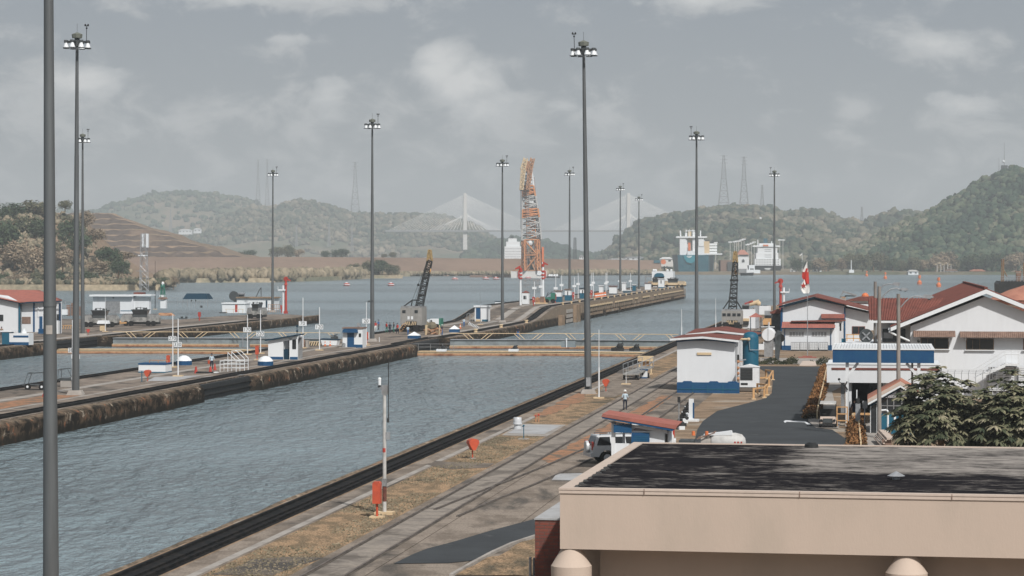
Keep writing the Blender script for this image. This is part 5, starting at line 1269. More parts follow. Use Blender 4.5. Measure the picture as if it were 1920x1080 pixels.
b = MB(); [b.hexa([(-.32-j*.12,-3,.6-j*.18),(-.2-j*.12,-3,.6-j*.18),(-.7-j*.12,4,.65-j*.18),(-.82-j*.12,4,.65-j*.18)], [(-.32-j*.12,-3,.68-j*.18),(-.2-j*.12,-3,.68-j*.18),(-.7-j*.12,4,.73-j*.18),(-.82-j*.12,4,.73-j*.18)]) for j in range(3)]; k.put(b, 'slat', 'cream_trim')
for y in (-2.8, .5, 3.6): b = MB(); b.box(-.5,.1,y,y+.15,0,.7); k.put(b, 'leg', 'tile_brown')
# yellow gate frames near the golf cart
k = K('yellow_gate', 'open yellow pedestrian gate frame beside the canopy post', 'gate', 1577, gy(800))
b = MB(); [b.bar((x,0,0), (x,0,1.5), .09) for x in (-.3,.45)]; [b.bar((-.3,0,z), (.45,0,z), .08) for z in (.45,.95,1.46)]; k.put(b, 'frame', 'yellow')
k = K('road_gate', 'low yellow and white boom barrier across the gatehouse opening', 'barrier', 1640, gy(795))
b = MB(); b.bar((-1.6,0,.75), (.8,0,.75), .16); k.put(b, 'boom', 'yellow'); b = MB(); b.box(-1.7,-1.5,-.1,.1,0,.8); b.box(.7,.9,-.1,.1,0,.8); k.put(b, 'post', 'pale_yellow')
# croton borders with white and yellow edging
def croton(pts, label, w=1.1):
    X0, Y0, _ = gp(*pts[0]); q = [(gp(*p)[0]-X0, gp(*p)[1]-Y0) for p in pts]; 
    def f(r):
        i = r.randint(len(q)-1); t = r.uniform(); x = q[i][0]+(q[i+1][0]-q[i][0])*t; y = q[i][1]+(q[i+1][1]-q[i][1])*t; a = r.uniform(0, math.pi)
        row = abs(math.sin(y*1.4))**2; return np.array([x-w/2*math.cos(a), y, .62*math.sin(a)*(.5+.5*row)]), (-math.cos(a), 0, math.sin(a)), .1+.6*row
    ln = sum(math.dist(a, c) for a, c in zip(q, q[1:])); V, Fc, T = leafy(int(ln*260), f, .18, 9)
    o = np_mesh('flower_border', V, Fc, M['croton'], T); o.location = (X0, Y0, 0); return tag(o, label, 'plants')
croton([(1521,786),(1527,765),(1537,735),(1546,706),(1548,694)], 'long orange-leaved border on the left of the walkway')
croton([(1606,850),(1605,815),(1604,790),(1603,776)], 'orange-leaved planter border in front of the gatehouse')
for pts, lab in (([(1532,787),(1536,765),(1543,735),(1550,700)], 'pale yellow pipe edging rail on the left border'), ([(1614,850),(1611,815),(1609,778)], 'white pipe edging rail beside the right border')):
    X0, Y0, _ = gp(*pts[0]); t = thing('edging_rail', lab, 'edging rail', (X0, Y0, 0), 0); b = MB()
    q = [(gp(*p)[0]-X0, gp(*p)[1]-Y0, .65) for p in pts]; b.path(q, .06)
    for a, c in zip(q, q[1:]):
        for i in range(4): x, y = a[0]+(c[0]-a[0])*i/4, a[1]+(c[1]-a[1])*i/4; b.tube((x,y,0), (x,y,.65), .05, n=5)
    b.build('rail', M['pale_yellow'], t)
# golf cart, front view
k = K('golf_cart', 'cream golf cart with a white roof parked on the road edge', 'golf cart', 1552, gy(803))
s = .60; b = MB(); b.hexa([(-s,0,.35),(s,0,.35),(s,2.2,.35),(-s,2.2,.35)], [(-s*.9,.15,.85),(s*.9,.15,.85),(s,2.2,.75),(-s,2.2,.75)]); k.put(b, 'body', 'cream_trim')
b = MB(); b.box(-.36,.36,-.05,.02,.40,.72); k.put(b, 'grille', 'dark_steel')
for x in (-.48,.48): b = MB(); b.lathe((x,-.02,.58), [(.1,-.04),(.1,.05)], 10, axis='y'); k.put(b, 'headlight', 'glass')
b = MB(); b.box(-s,s,-.08,.0,.22,.36); k.put(b, 'bumper', 'black')
b = MB(); b.hexa([(-s,.0,1.78),(s,.0,1.78),(s,2.1,1.83),(-s,2.1,1.83)], [(-s*.95,.05,1.86),(s*.95,.05,1.86),(s*.95,2.05,1.90),(-s*.95,2.05,1.90)]); k.put(b, 'roof', 'dirty_white')
for x in (-.58,.58): b = MB(); b.tube((x,.35,.8), (x*1.0,.1,1.8), .025, n=5); b.tube((x,1.9,.8), (x,1.95,1.84), .025, n=5); k.put(b, 'roof_post', 'black')
b = MB(); b.box(-.55,.55,1.0,1.15,.8,1.35); b.box(-.55,.55,.7,1.1,.75,.85); k.put(b, 'seat', 'black'); b = MB(); b.lathe((-.28,.55,1.0), [(.17,0),(.17,.03)], 12); b.tube((-.28,.45,.7), (-.28,.55,1.0), .03, n=5); k.put(b, 'steering_wheel', 'black')
for x in (-.56,.56):
    for y in (.35, 1.8): b = MB(); b.lathe((x-.09,y,.24), [(.24,0),(.24,.18)], 14, axis='x'); k.put(b, 'wheel', 'rubber')
# utility poles with lamp arms
def upole(px, Y, yt, arm, label, w0=.17, w1=.13, s=1):
    k = K('utility_pole', label, 'utility pole', px, Y, 0, 'concrete utility poles by the gatehouse')
    b = MB(); b.tube((0,0,0), (0,0,k.h(yt)), w0, w1, 12); k.put(b, 'pole', 'pole_concrete', None, True)
    if arm:
        b = MB(); b.path([k.P(*p) for p in arm[:-1]], .045, 6); a = k.put(b, 'arm', 'galv', None, True)
        x, y = arm[-1]; b = MB(); b.exty([(k.x(x-10*s),k.h(y-1)),(k.x(x-6*s),k.h(y-4*s)),(k.x(x+4*s),k.h(y-3.5*s)),(k.x(x+8*s),k.h(y)),(k.x(x+2*s),k.h(y+2.5*s)),(k.x(x-6*s),k.h(y+1.5*s))], -.16, .16); k.put(b, 'lamp', 'galv', a)
        b = MB(); b.exty([(k.x(x-4*s),k.h(y+1)),(k.x(x+7*s),k.h(y)),(k.x(x+1*s),k.h(y+4.5*s))], -.1, .1); k.put(b, 'lens', 'dark_steel', a)
upole(1641, 262, 528, None, 'farthest of three concrete utility poles, top shows above the red roof', .2, .16)
upole(1648.5, 167.6, 537, [(1652,560),(1660,550),(1670,542),(1682,540),(1690,545),(1696,543)], 'middle concrete utility pole with a curved lamp arm', .155, .12, .9)
upole(1684.5, 174, 551, [(1689,576),(1697,566),(1706,558),(1716,555),(1728,556),(1740,557)], 'concrete utility pole with a large lamp, nearest the palms', .16, .13, 1.3)
k = K('street_lamp', 'curved-arm street lamp above the leftmost utility pole', 'street lamp', 1641, 258)
b = MB(); b.path([k.P(1644,560),k.P(1648,545),k.P(1656,535),k.P(1666,532),k.P(1676,534)], .05, 6); b.tube((0,0,0), k.P(1644,560), .08, n=6); k.put(b, 'arm', 'galv'); b = MB(); b.exty([(k.x(1672),k.h(533)),(k.x(1676),k.h(529)),(k.x(1688),k.h(530)),(k.x(1684),k.h(537))], -.3, .3); k.put(b, 'lamp', 'galv')
# cable reel and yellow rail on the terrace, red buildings beyond
k = K('cable_reel', 'big grey cable reel with a cross-spoked hub behind the canopy', 'cable reel', 1624, 268, zat(643, 268))
b = MB(); r = 13*k.s
b.lathe((0,0,r), [(r,0),(r,.12),(r*.5,.14)], 28, axis='y'); b.lathe((0,1.0,r), [(r,0),(r,.12)], 28, axis='y'); k.put(b, 'flange', 'dark_steel')
b = MB(); b.lathe((0,.1,r), [(r*.6,0),(r*.6,.9)], 20, axis='y'); k.put(b, 'drum', 'black'); b = MB(); [b.bar((-r*.75*math.cos(a),-.05,r-r*.75*math.sin(a)), (r*.75*math.cos(a),-.05,r+r*.75*math.sin(a)), .16) for a in (.8, 2.35)]; k.put(b, 'spoke', 'galv')
k = K('terrace_rail', 'yellow handrail on the terrace beside the cable reel', 'handrail', 1595, 272, zat(643, 272))
b = MB(); [b.bar((k.x(x),0,0), (k.x(x),0,.95), .1) for x in (1588,1600,1612)]; [b.bar((k.x(1586),0,z), (k.x(1614),0,z), .1) for z in (.5,.93)]; k.put(b, 'rail', 'yellow')
k = K('terrace', 'white flat terrace block behind the canopy carrying the cable reel', 'terrace', 1640, 266)
k.box('block', 'white_wall', 1575, 1655, 643, None, 0, 12); k.box('bin', 'teal', 1578, 1586, 636, 643, 1, 2)
k = K('distant_shed', 'pale shed with a red roof beyond the gabled hall', 'shed', 1610, 420)
k.box('wall', 'white_wall', 1588, 1640, 564, None, 0, 8); k.poly('roof', 'red_roof', [(1586,564),(1612,557),(1642,556),(1642,564)], -.5, 8); k.box('stripe', 'red_roof', 1588, 1640, 568, 569.5, -.03, 0)
k = K('loading_hopper', 'rusty loading hopper with a tilted roof above the gabled hall', 'hopper', 1588, 440)
b = MB(); b.exty([(k.x(1576),k.h(556)),(k.x(1580),k.h(545)),(k.x(1606),k.h(553)),(k.x(1606),k.h(556)),(k.x(1582),k.h(549))], 0, 3); k.put(b, 'roof', 'steel'); k.box('tower', 'concrete_pale', 1575, 1586, 556, None, .5, 3); k.box('window', 'dull_orange', 1579, 1584, 557, 559, .45, .5); k.box('beam', 'dark_steel', 1584, 1605, 554, 556, .5, 1)
k = K('roof_beacon', 'small orange dome on the distant roof ridge', 'dome', 1622, 424, zat(557, 424)); b = MB(); b.ball((0,1,.1), .65, 12, 8); k.put(b, 'dome', 'orange')
k = K('storage_tank', 'huge round tank with an orange-red conical roof at the right edge', 'storage tank', 1935, 300)
b = MB(); r = 78*k.s; b.lathe((0,r,0), [(r*.97,0),(r*.97,k.h(566)),(r,k.h(563)),(r*.5,k.h(545)),(r*.06,k.h(534)),(.01,k.h(533))], 48); k.put(b, 'roof', 'tank_orange', None, True)
b = MB(); b.box(k.x(1885),k.x(1990),r-.2,r+.2,k.h(560),k.h(557)); b.box(-8,8,-.8,-.4,k.h(575),k.h(572)); k.put(b, 'walkway', 'dirt')
k = K('work_barge', 'black barge deck with railings and masts at the right edge', 'barge', 1900, 520, ZW)
b = MB(); b.exty([(k.x(1873),k.h(533)),(k.x(1877),k.h(528)),(k.x(1990),k.h(526)),(k.x(1990),0),(k.x(1876),0)], 0, 20); k.put(b, 'hull', 'black')
b = MB(); [b.tube(k.P(x,528), k.P(x,519), .05, n=4) for x in range(1877,1921,6)]; [b.tube(k.P(1876,y), k.P(1925,y), .05, n=4) for y in (519,523)]; k.put(b, 'railing', 'galv')
b = MB(); [b.tube(k.P(x,528,1), k.P(x+.5,486,1), .14, n=5) for x in (1879,1882)]; b.tube(k.P(1882,505,1), k.P(1889,519,1), .1, n=4); b.tube(k.P(1919.5,528,1), k.P(1919.5,492,1), .15, n=5); k.put(b, 'mast', 'wood')
b = MB(); b.box(k.x(1906),k.x(1915),1,3,k.h(528),k.h(512)); b.lathe(k.P(1910.5,511,2), [(.9,0),(.6,.3)], 8); k.put(b, 'winch_house', 'tile_brown')

# ------------------------------------------------------------------ flat-roofed tan building in front
RZ = -math.radians(9.9)
k = K('flat_roof_building', 'tan building with a weathered black flat roof in the foreground', 'building', 1050, 78, 0, None, RZ)
X, H = k.x, k.h; W_ = 26; DP = 19.7; z1 = H(914.5); zf = H(923.5); zs = H(1029)
b = MB(); b.box(0,W_,0,DP,zs,zf-.0); k.put(b, 'parapet_band', 'cream')
b = MB(); b.box(-.03,W_,-.04,.0,zf-.02,z1); b.box(-.035,W_,-.06,-.04,z1-.06,z1-.0); k.put(b, 'fascia_trim', 'cream_trim')
b = MB(); b.box(-.03,W_,.0,.28,zf,z1); b.box(-.03,.38,.28,DP,zf,z1); b.box(.38,W_,DP-.3,DP,zf,z1); k.put(b, 'rim', 'cream_trim')
rb = MB(); rb.add([(.38,.28,z1-.035),(W_,.28,z1-.035),(W_,DP-.3,z1-.035),(.38,DP-.3,z1-.035)], [(0,1,2,3)])
def roofmat():
    m = bpy.data.materials.new('weathered_roof'); m.use_nodes = True; T = NT(m.node_tree); b = T.n['Principled BSDF']
    tcn = T.new('ShaderNodeTexCoord'); P = tcn.outputs['Object']; s = T.new('ShaderNodeSeparateXYZ'); T.l.new(P, s.inputs[0])
    n1 = T.noise(T.mapping(P, (.55,1,1)), .9, 8, .72, .6); n2 = T.noise(T.mapping(P, (.5,1,1)), 3.2, 6, .7)
    g = T.m('MULTIPLY', T.rng(s.outputs[1], 6.5, 8.5, 0, 1, True), T.rng(s.outputs[0], 5.5, 8.0, 0, 1, True))
    f = T.m('ADD', T.m('ADD', T.m('MULTIPLY', T.rng(n1, .30, .70, 0, 1), .62), T.m('MULTIPLY', T.rng(n2, .3, .7, 0, 1), .38)), T.m('MULTIPLY', g, .34))
    c = T.mix(T.rng(f, .54, .98, 0, 1, False), (.009,.008,.010), (.27,.25,.23))
    c = T.mix(T.rng(T.noise(T.mapping(P, (.12,1,1)), 1.6, 5, .7), .54, .68, 0, .3), c, (.08,.073,.07))
    c = T.mix(T.rng(T.noise(T.mapping(P, (.4,1,1)), 1.9, 8, .75, 1.2), .66, .69, 0, .8), c, (.03,.028,.03))
    T.put(b.inputs['Base Color'], c); b.inputs['Roughness'].default_value = .95; b.inputs['Specular IOR Level'].default_value = .04
    bn = T.new('ShaderNodeBump'); bn.inputs['Strength'].default_value = .5; bn.inputs['Distance'].default_value = .04; T.put(bn.inputs['Height'], n2); T.l.new(bn.outputs[0], b.inputs['Normal']); M['weathered_roof'] = m
roofmat(); k.put(rb, 'roof', 'weathered_roof')
for i in range(9):
    r_ = rnd.uniform; x = .38+r_(-.02,.05); y = .6+i*1.0; b = MB(); b.hexa([(x,y,z1-.03),(x+r_(.1,.3),y+.05,z1-.03),(x+.15,y+r_(.2,.5),z1-.03)], [(x+.02,y+.05,z1+.03),(x+.1,y+.08,z1+.04),(x+.1,y+.2,z1+.03)]); k.put(b, 'roof_debris', 'black')
for px in (1209, 1497, 1773): b = MB(); b.box(X(px)-.012,X(px)+.012,-.068,-.0,zf,z1+.004); k.put(b, 'joint', 'tile_brown')
b = MB(); b.box(1.1,W_,1.5,DP-1,-.0,zs); b.box(-.0,1.1,1.9,DP-1,0,zs); k.put(b, 'wall', 'cream')
for px, dd in ((1068.5,.35),(1691,.42)):
    cxp = X(px); R = .66; b = MB(); b.lathe((cxp,dd,0), [(R,0),(R,H(1062)),(R*.97,H(1061)),(.30,zs+.02),(.27,zs+.03)], 40); k.put(b, 'column', 'cream', None, True)
b = MB(); b.lathe((X(1668),5.2+.0,z1-.03), [(.13,0),(.13,.13),(.30,.12),(.02,.27)], 16); k.put(b, 'roof_vent', 'galv')
b = MB(); b.lathe((X(1465),DP-1.2,z1-.03), [(.28,0),(.26,.12),(.14,.2),(.01,.2)], 14); k.put(b, 'roof_drain', 'black')
def brickmat():
    m = bpy.data.materials.new('brick'); m.use_nodes = True; T = NT(m.node_tree); b = T.n['Principled BSDF']
    tcn = T.new('ShaderNodeTexCoord'); P = T.mapping(tcn.outputs['Object'], (1,1,1), (math.pi/2,0,0))
    s = T.new('ShaderNodeSeparateXYZ'); T.l.new(tcn.outputs['Object'], s.inputs[0]); cb = T.new('ShaderNodeCombineXYZ'); T.put(cb.inputs[0], T.m('ADD', s.outputs[0], s.outputs[1])); T.put(cb.inputs[1], s.outputs[2])
    br = T.new('ShaderNodeTexBrick'); T.put(br.inputs['Vector'], cb.outputs[0]); br.inputs['Scale'].default_value = 1.0; br.inputs['Brick Width'].default_value = .33; br.inputs['Row Height'].default_value = .115
    br.inputs['Mortar Size'].default_value = .012; br.inputs['Color1'].default_value = (.20,.055,.035,1); br.inputs['Color2'].default_value = (.14,.04,.03,1); br.inputs['Mortar'].default_value = (.09,.06,.05,1)
    c = T.mix(T.rng(T.noise(tcn.outputs['Object'], 1.3, 6, .6), .5, .7), br.outputs['Color'], (.07,.035,.03)); T.put(b.inputs['Base Color'], c); b.inputs['Roughness'].default_value = .9
    bn = T.new('ShaderNodeBump'); bn.inputs['Strength'].default_value = .5; bn.inputs['Distance'].default_value = .02; bn.invert = True; T.put(bn.inputs['Height'], br.outputs['Fac']); T.l.new(bn.outputs[0], b.inputs['Normal']); M['brick'] = m
brickmat()
k = K('brick_pier', 'red brick pier with a pale coping beside the tan building', 'brick wall', 1003, 84, 0, None, RZ)
k.box('brickwork', 'brick', 1003, 1075, 974.5, None, 0, 12); k.box('coping', 'slab_pale', 1002, 1076, 971.5, 974.5, -.04, 12.05)
k = K('steel_post', 'short galvanised post in front of the brick pier', 'post', 996, 85, 0, None, RZ)
k.box('post', 'galv', 992.5, 996, 1045, None, -.1, .1); k.box('post', 'galv', 998, 1001, 1047, None, .1, .3)
ORD = ['first','second','third','fourth','fifth','sixth','seventh','eighth','ninth','tenth','eleventh','twelfth','thirteenth','fourteenth','fifteenth','sixteenth','seventeenth','eighteenth','nineteenth','twentieth','twenty-first','twenty-second']
# ------------------------------------------------------------------ lock gates
def gate(name, label, u, v0, v1, zt, zb, panel, rail=None, group='lock gates'):
    t = thing(name, label, 'lock gate', (0,0,0), 0, group); um = .0
    mid = (v0+v1)/2; peak = 2.2      # mitred leaves point upstream
    for a, c, ua, uc in ((v0, mid, u, u+peak), (mid, v1, u+peak, u)):
        def seg(d0, d1, z0, z1, nm, m):
            b = MB(); P = [L(ua+d0,a)[:2], L(uc+d0,c)[:2], L(uc+d1,c)[:2], L(ua+d1,a)[:2]]; b.prism(P, z0, z1); return b.build(nm, M[m], t)
        seg(.3, 2.1, -5, zt-.08, 'leaf', panel); seg(.1, 2.3, zt-.08, zt, 'walkway', 'galv' if rail else 'pale_yellow')
        f = seg(-.25, .3, zb, zb+.32, 'fender', 'dull_orange'); seg(-.28, .02, zb+.32, zb+.42, 'fender_cap', 'pale_yellow')
    n = 18
    if rail:
        b = MB()
        def pt(i, dz, du=.2):
            v = v0+(v1-v0)*i/n; k = 1-abs(2*i/n-1); return L(u+peak*k+du, v, zt+dz)
        b.path([pt(i, .95) for i in range(n+1)], .055, 5); b.build('handrail', M['pale_yellow'], t)
        for i in range(1, n, 2):
            b = MB(); s = 1 if i % 4 == 1 else -1
            b.tube(pt(i, .95), pt(i+s*.55, .02, -.3), .055, n=4); b.tube(pt(i+.35, .95), pt(i+.35+s*.55, .02, -.3), .055, n=4); b.build('stay', M['pale_yellow'], t)
    return t
GR, GL = (-30.2, -65.4), (-83.9, -120.2)
gate('lock_gate', 'far lock gate of the near chamber with a yellow handrail on top', 373, -65.8, -30.0, -.25, -1.62, 'gate_grey', True)
gate('lock_gate', 'low orange-fendered lock gate of the near chamber, nearest the viewer', 346, -65.8, -30.4, -1.05, -1.66, 'black')
gate('lock_gate', 'far lock gate of the left chamber with a yellow handrail on top', 373, -120.6, -83.4, -.25, -1.62, 'gate_grey', True)
gate('lock_gate', 'low orange-fendered lock gate of the left chamber, nearest the viewer', 346, -120.4, -83.2, -1.05, -1.66, 'black')
def gear(px, py, label, s=1.0, Y=350, z=-1.0, m='lamp_white'):
    k = K('gate_machine', label, 'machinery', px, Y, z); b = MB(); b.box(-.7*s,.7*s,-.4,.4,0,.35*s); k.put(b, 'base', m)
    b = MB(); b.ball((.25*s,0,.5*s), .38*s); b.bar((-.7*s,0,.15), (.6*s,0,.9*s), .14); k.put(b, 'lever', 'black' if m == 'lamp_white' else m); return k
gear(828, 652, 'white gate gear at the left end of the near gate'); gear(963, 652, 'white gate gear left of the centre of the near gate')
gear(1158, 652, 'black gate gear toward the right end of the near gate', 1.3, 352, -1.0, 'black'); gear(1190, 652, 'black and white gear at the right end of the near gate', 1.1, 352, -1.0, 'black')
k = K('gate_cabin', 'grey cabinet with a white post on the middle of the near gate', 'cabinet', 1063, 366, -1.0); k.box('box', 'gate_grey', 1052, 1078, 640, None, 0, 1.5); k.box('post', 'lamp_white', 1061.5, 1063.5, 634, None, -.2, -.1)
k = K('gate_cabin', 'grey cabinet on the middle of the left chamber gate', 'cabinet', 456, 366, -1.0); k.box('box', 'gate_grey', 448, 464, 640, None, 0, 1.5); k.box('post', 'galv', 455, 456.5, 628, None, -.2, -.1)
person(789+140-0, 612+ 18, 26, 'person in dark clothes crossing the far gate of the near chamber', 'cloth_dark', 'cloth_dark', z=-.25) if False else None
o = person(971, 634, 24, 'person in dark blue standing on the far gate of the near chamber', 'cloth_dark', 'cloth_blue', z=-.2)
k = K('recess_rail', 'grey guard rail beside the gate recess of the centre quay', 'guard rail', 830, 352, -1.0)
b = MB(); [b.tube((x,0,0), (x,0,1.0), .04, n=5) for x in (-3.6,-1.8,0,1.6)]; [b.tube((-4.4,0,z), (2.2,0,z), .035, n=5) for z in (.55,1.0)]; k.put(b, 'rail', 'steel')

# ------------------------------------------------------------------ centre quay
def post_at(px, py, yt, ytag, num, label, lean=0, w=.075, z=0.0, foot=True, G='numbered distance posts', sc_=1.0, cam_=False):
    Y = gy(py, z); k = K('distance_post', label, 'distance post', px, Y, z, G)
    b = MB(); b.tube((0,0,0), (0,0,k.h(yt)), w, w*.7, 8); k.put(b, 'post', 'white')
    if foot: b = MB(); b.box(-.5,.5,-.35,.35,0,.13); k.put(b, 'footing', 'pale_yellow')
    hw = 7.5*k.s*sc_; b = MB(); zc = k.h(ytag); b.box(-hw,hw,-.16,-.1,zc-.26*sc_*k.Y/270,zc+.26*sc_*k.Y/270); g = k.put(b, 'number_plate', 'lamp_white')
    if num: lettering(k, num, .62*k.Y/300*sc_, 'dark_steel', g, (0,-.168,zc), ext=.003)
    if cam_: b = MB(); b.bar((0,0,k.h(yt)+.0), (1.0,0,k.h(yt)), .06); [b.box(x,x+.2,-.1,.1,k.h(yt),k.h(yt)+.2) for x in (.3,.8)]; k.put(b, 'camera_arm', 'dark_steel')
    return k
post_at(324, 689, 590, 634.5, '270', 'distance post reading 270, behind the post with the camera arm'); post_at(334, 706, 597, 646, '330', 'distance post reading 330 with a camera arm on top', cam_=True)
post_at(464, 665, 590, 618, '170', 'distance post reading 170 beside the mobile steps'); post_at(488.5, 663, 581, 626, '220', 'distance post reading 220 just left of the open booth')
post_at(568, 653, 558, 606.5, '70', 'slim distance post reading 70 just right of the open booth'); post_at(599, 657, 576, 613, '120', 'distance post reading 120 before the white work boat')
post_at(687, 648, 566, 602, '20', 'white distance post reading 20 beside the blue-doored booth', cam_=True)
k = post_at(136, 736, 600, 656.5, '380', 'white distance post with two plates, half hidden by the mast', foot=False)
hw = .42; b = MB(); zc = k.h(668.5); b.box(-.05,.75,-.16,-.1,zc-.2,zc+.2); g = k.put(b, 'number_plate', 'lamp_white'); lettering(k, '430', .45, 'dark_steel', g, (.35,-.168,zc))
def dome(px, py, w, h, label, pyr=False, z=0.0):
    Y = gy(py, z); k = K('hatch_cover', label, 'hatch cover', px, Y, z, 'blue-based white hatch covers'); r = w/2*k.s; hb = h*.45*k.s*1.0; ht = h*.55*k.s
    b = MB()
    if pyr:
        b.box(-r,r,0,2*r*.8,0,hb); k.put(b, 'base', 'blue'); b = MB(); q = r*1.05
        b.add([(-q,-.05,hb),(q,-.05,hb),(q,2*r*.8,hb),(-q,2*r*.8,hb),(0,r*.8,hb+ht)], [(0,1,4),(1,2,4),(2,3,4),(3,0,4),(3,2,1,0)]); k.put(b, 'lid', 'lamp_white')
    else:
        b.lathe((0,r,0), [(r,0),(r,hb)], 12); k.put(b, 'base', 'blue'); b = MB(); b.lathe((0,r,hb), [(r*.98,0),(r*.9,ht*.25),(r*.6,ht*.75),(r*.2,ht),(.01,ht)], 20); k.put(b, 'lid', 'lamp_white', None, True)
dome(341, 685, 30, 18, 'white-domed blue hatch cover beside the post reading 270'); dome(494, 686, 30, 18, 'white-domed blue hatch cover in front of the white booth')
dome(775, 635, 22, 13, 'blue hatch cover with a white pyramid lid in front of the crane', True); dome(851, 623, 18, 13, 'blue hatch cover with a white pyramid lid right of the crane', True)
k = K('tank_box', 'white open box with blue rim and base on the centre quay', 'tank', 284, gy(699))
b = MB(); b.box(k.x(259),k.x(311),0,2.4,0,k.h(684)); k.put(b, 'box', 'lamp_white'); b = MB(); b.box(k.x(258.5),k.x(311.5),-.04,2.44,k.h(684),k.h(681)); k.put(b, 'rim', 'blue'); b = MB(); b.box(k.x(258.8),k.x(311.2),-.03,2.4,0,k.h(697)); k.put(b, 'base', 'teal')
b = MB(); b.bar(k.P(275,676,1), k.P(310,676,1), .08); [b.bar(k.P(x,684,1), k.P(x,676,1), .06) for x in (275,292,310)]; k.put(b, 'rail', 'dull_orange')
k = K('blue_valve', 'small blue valve stand next to the red telephone hood', 'valve', 266, gy(716)); b = MB(); b.tube((0,0,0), (0,0,1.1), .05, n=6); b.bar((-.3,0,1.1), (.3,0,1.1), .06); k.put(b, 'stand', 'teal')
o = person(397, 693, 33, 'person in blue shirt carrying a red bucket on the centre quay', 'cloth_light', 'cloth_dark', 'cloth_dark', face=.2)
k = K('bucket', 'red bucket held by the walking person on the centre quay', 'bucket', 391, gy(693), .45); b = MB(); b.lathe((.05,0,.2), [(.13,0),(.18,.38),(.16,.38)], 12); k.put(b, 'body', 'orange_red'); b = MB(); b.path([(-.1,0,.58),(.0,0,.74),(.1,0,.78),(.2,0,.58)], .012, 4); k.put(b, 'handle', 'steel')
k = K('low_cart', 'low dark trolley with red end posts on the centre quay', 'trolley', 382, gy(700)); k.box('bed', 'black', 368, 402, 697, 700, -.2, .8)
for x in (367, 395): b = MB(); b.lathe((k.x(x),0,0), [(.2,0),(.1,.7),(.03,.75)], 10); k.put(b, 'end_post', 'red')
k.box('plank', 'lamp_white', 400, 409, 697, 699, -.2, .4)
k = K('traffic_cone', 'small red cone behind the dark trolley', 'traffic cone', 403, gy(694)); b = MB(); b.lathe((0,0,0), [(.2,0),(.03,.75)], 10); k.put(b, 'body', 'red')
k = K('mobile_steps', 'white tubular mobile steps with sloping handrails', 'mobile steps', 435, gy(697))
b = MB(); X = k.x; H = k.h
for y in (0, 1.6):
    for x in (412, 427, 443, 459): b.tube((X(x),y,0), (X(x),y,H(676 if x != 427 else 660)), .035, n=5)
    for zz in (H(690), H(683), H(676)): b.tube((X(412),y,zz), (X(459),y,zz), .03, n=5)
    b.path([(X(427),y,H(661)), (X(443),y,H(676)), (X(459),y,H(676))], .04); b.path([(X(434),y,H(658)), (X(444),y,H(658)), (X(459),y,H(672)),(X(459),y,0)], .04)
for x in (412,427,443,459): b.tube((X(x),0,H(678)), (X(x),1.6,H(678)), .03, n=5)
k.put(b, 'frame', 'lamp_white')
k = K('booth', 'white open-sided booth with a slanted dark roof and blue skirt', 'booth', 530, gy(675)); X, H = k.x, k.h
k.poly('roof', 'navy', [(497,637),(560,626.5),(560,629),(497,639.5)], -.4, 3.2)
k.poly('wall', 'lamp_white', [(502,675),(502,640),(531,634),(531,675)], 0, 2.8); k.box('skirt', 'blue', 501.5, 531, 669, None, -.03, .0)
k.poly('front', 'lamp_white', [(531,640),(531,634),(560,629.5),(560,635)], 0, .12); k.box('post', 'lamp_white', 543, 548, 634, None, 0, .2); k.box('post', 'lamp_white', 556, 559, 634, None, 0, .2)
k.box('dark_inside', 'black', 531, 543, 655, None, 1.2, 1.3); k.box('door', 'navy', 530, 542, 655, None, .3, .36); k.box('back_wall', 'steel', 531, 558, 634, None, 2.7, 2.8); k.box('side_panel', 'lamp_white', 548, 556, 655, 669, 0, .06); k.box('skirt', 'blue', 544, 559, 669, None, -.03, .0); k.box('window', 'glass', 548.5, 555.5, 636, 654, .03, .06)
b = MB(); b.box(X(498),X(562),-.4,3,0,.06); k.put(b, 'slab', 'concrete_pale')
person(556, 627+ 0, 17, 'person in light clothes seen behind the booth roof', z=0) if False else None
k = K('lamp_beacon', 'small black lamp on a rod above the booth roof', 'lamp', 556, gy(676), zat(627, gy(676))); b = MB(); b.tube((0,.3,-.1), (0,.3,.9), .04, n=5); b.ball((0,.3,1.0), .14); b.ball((0,.3,.4), .14); k.put(b, 'lamp', 'navy')
k = K('booth', 'white booth with a blue door and blue awning beside the tall mast', 'booth', 660, gy(652)); X, H = k.x, k.h
k.box('wall', 'lamp_white', 642, 680, 616, None, 0, 2.6); k.box('roof', 'tile_brown', 641, 681, 614, 616, -.15, 2.7); k.box('door', 'blue', 651, 664, 624, None, -.04, .0)
k.poly('awning', 'blue', [(643,623.5),(644,618),(648,616.5),(668,616.5),(671,618),(672,623.5)], -.6, -.02); k.box('skirt', 'blue', 664, 680.3, 646, None, -.03, .0); k.box('window', 'glass', 673, 677.5, 625, 632, -.03, .0)
b = MB(); b.lathe((X(645),-.3,0), [(.25,0),(.25,.6),(.05,.7)], 12); k.put(b, 'bin', 'steel'); b = MB(); b.box(X(638),X(668),-.9,-.1,0,.08); k.put(b, 'step', 'concrete_pale'); b = MB(); b.tube((X(671),.6,H(614)), (X(671),.6,H(605)), .06, n=6); b.box(X(668),X(674),.4,.9,H(612),H(606)); k.put(b, 'roof_unit', 'galv')
k = K('rowing_boat', 'white work boat with a blue gunwale resting on the centre quay', 'boat', 616, gy(648)); X, H = k.x, k.h
b = MB(); b.exty([(X(604),0.05),(X(631),0.05),(X(633),H(637)),(X(600.5),H(636))], 0, 1.9); k.put(b, 'hull', 'lamp_white'); b = MB(); b.exty([(X(600),H(637)),(X(633.5),H(638)),(X(633.5),H(636)),(X(600),H(635))], -.05, 1.95); k.put(b, 'gunwale', 'navy')
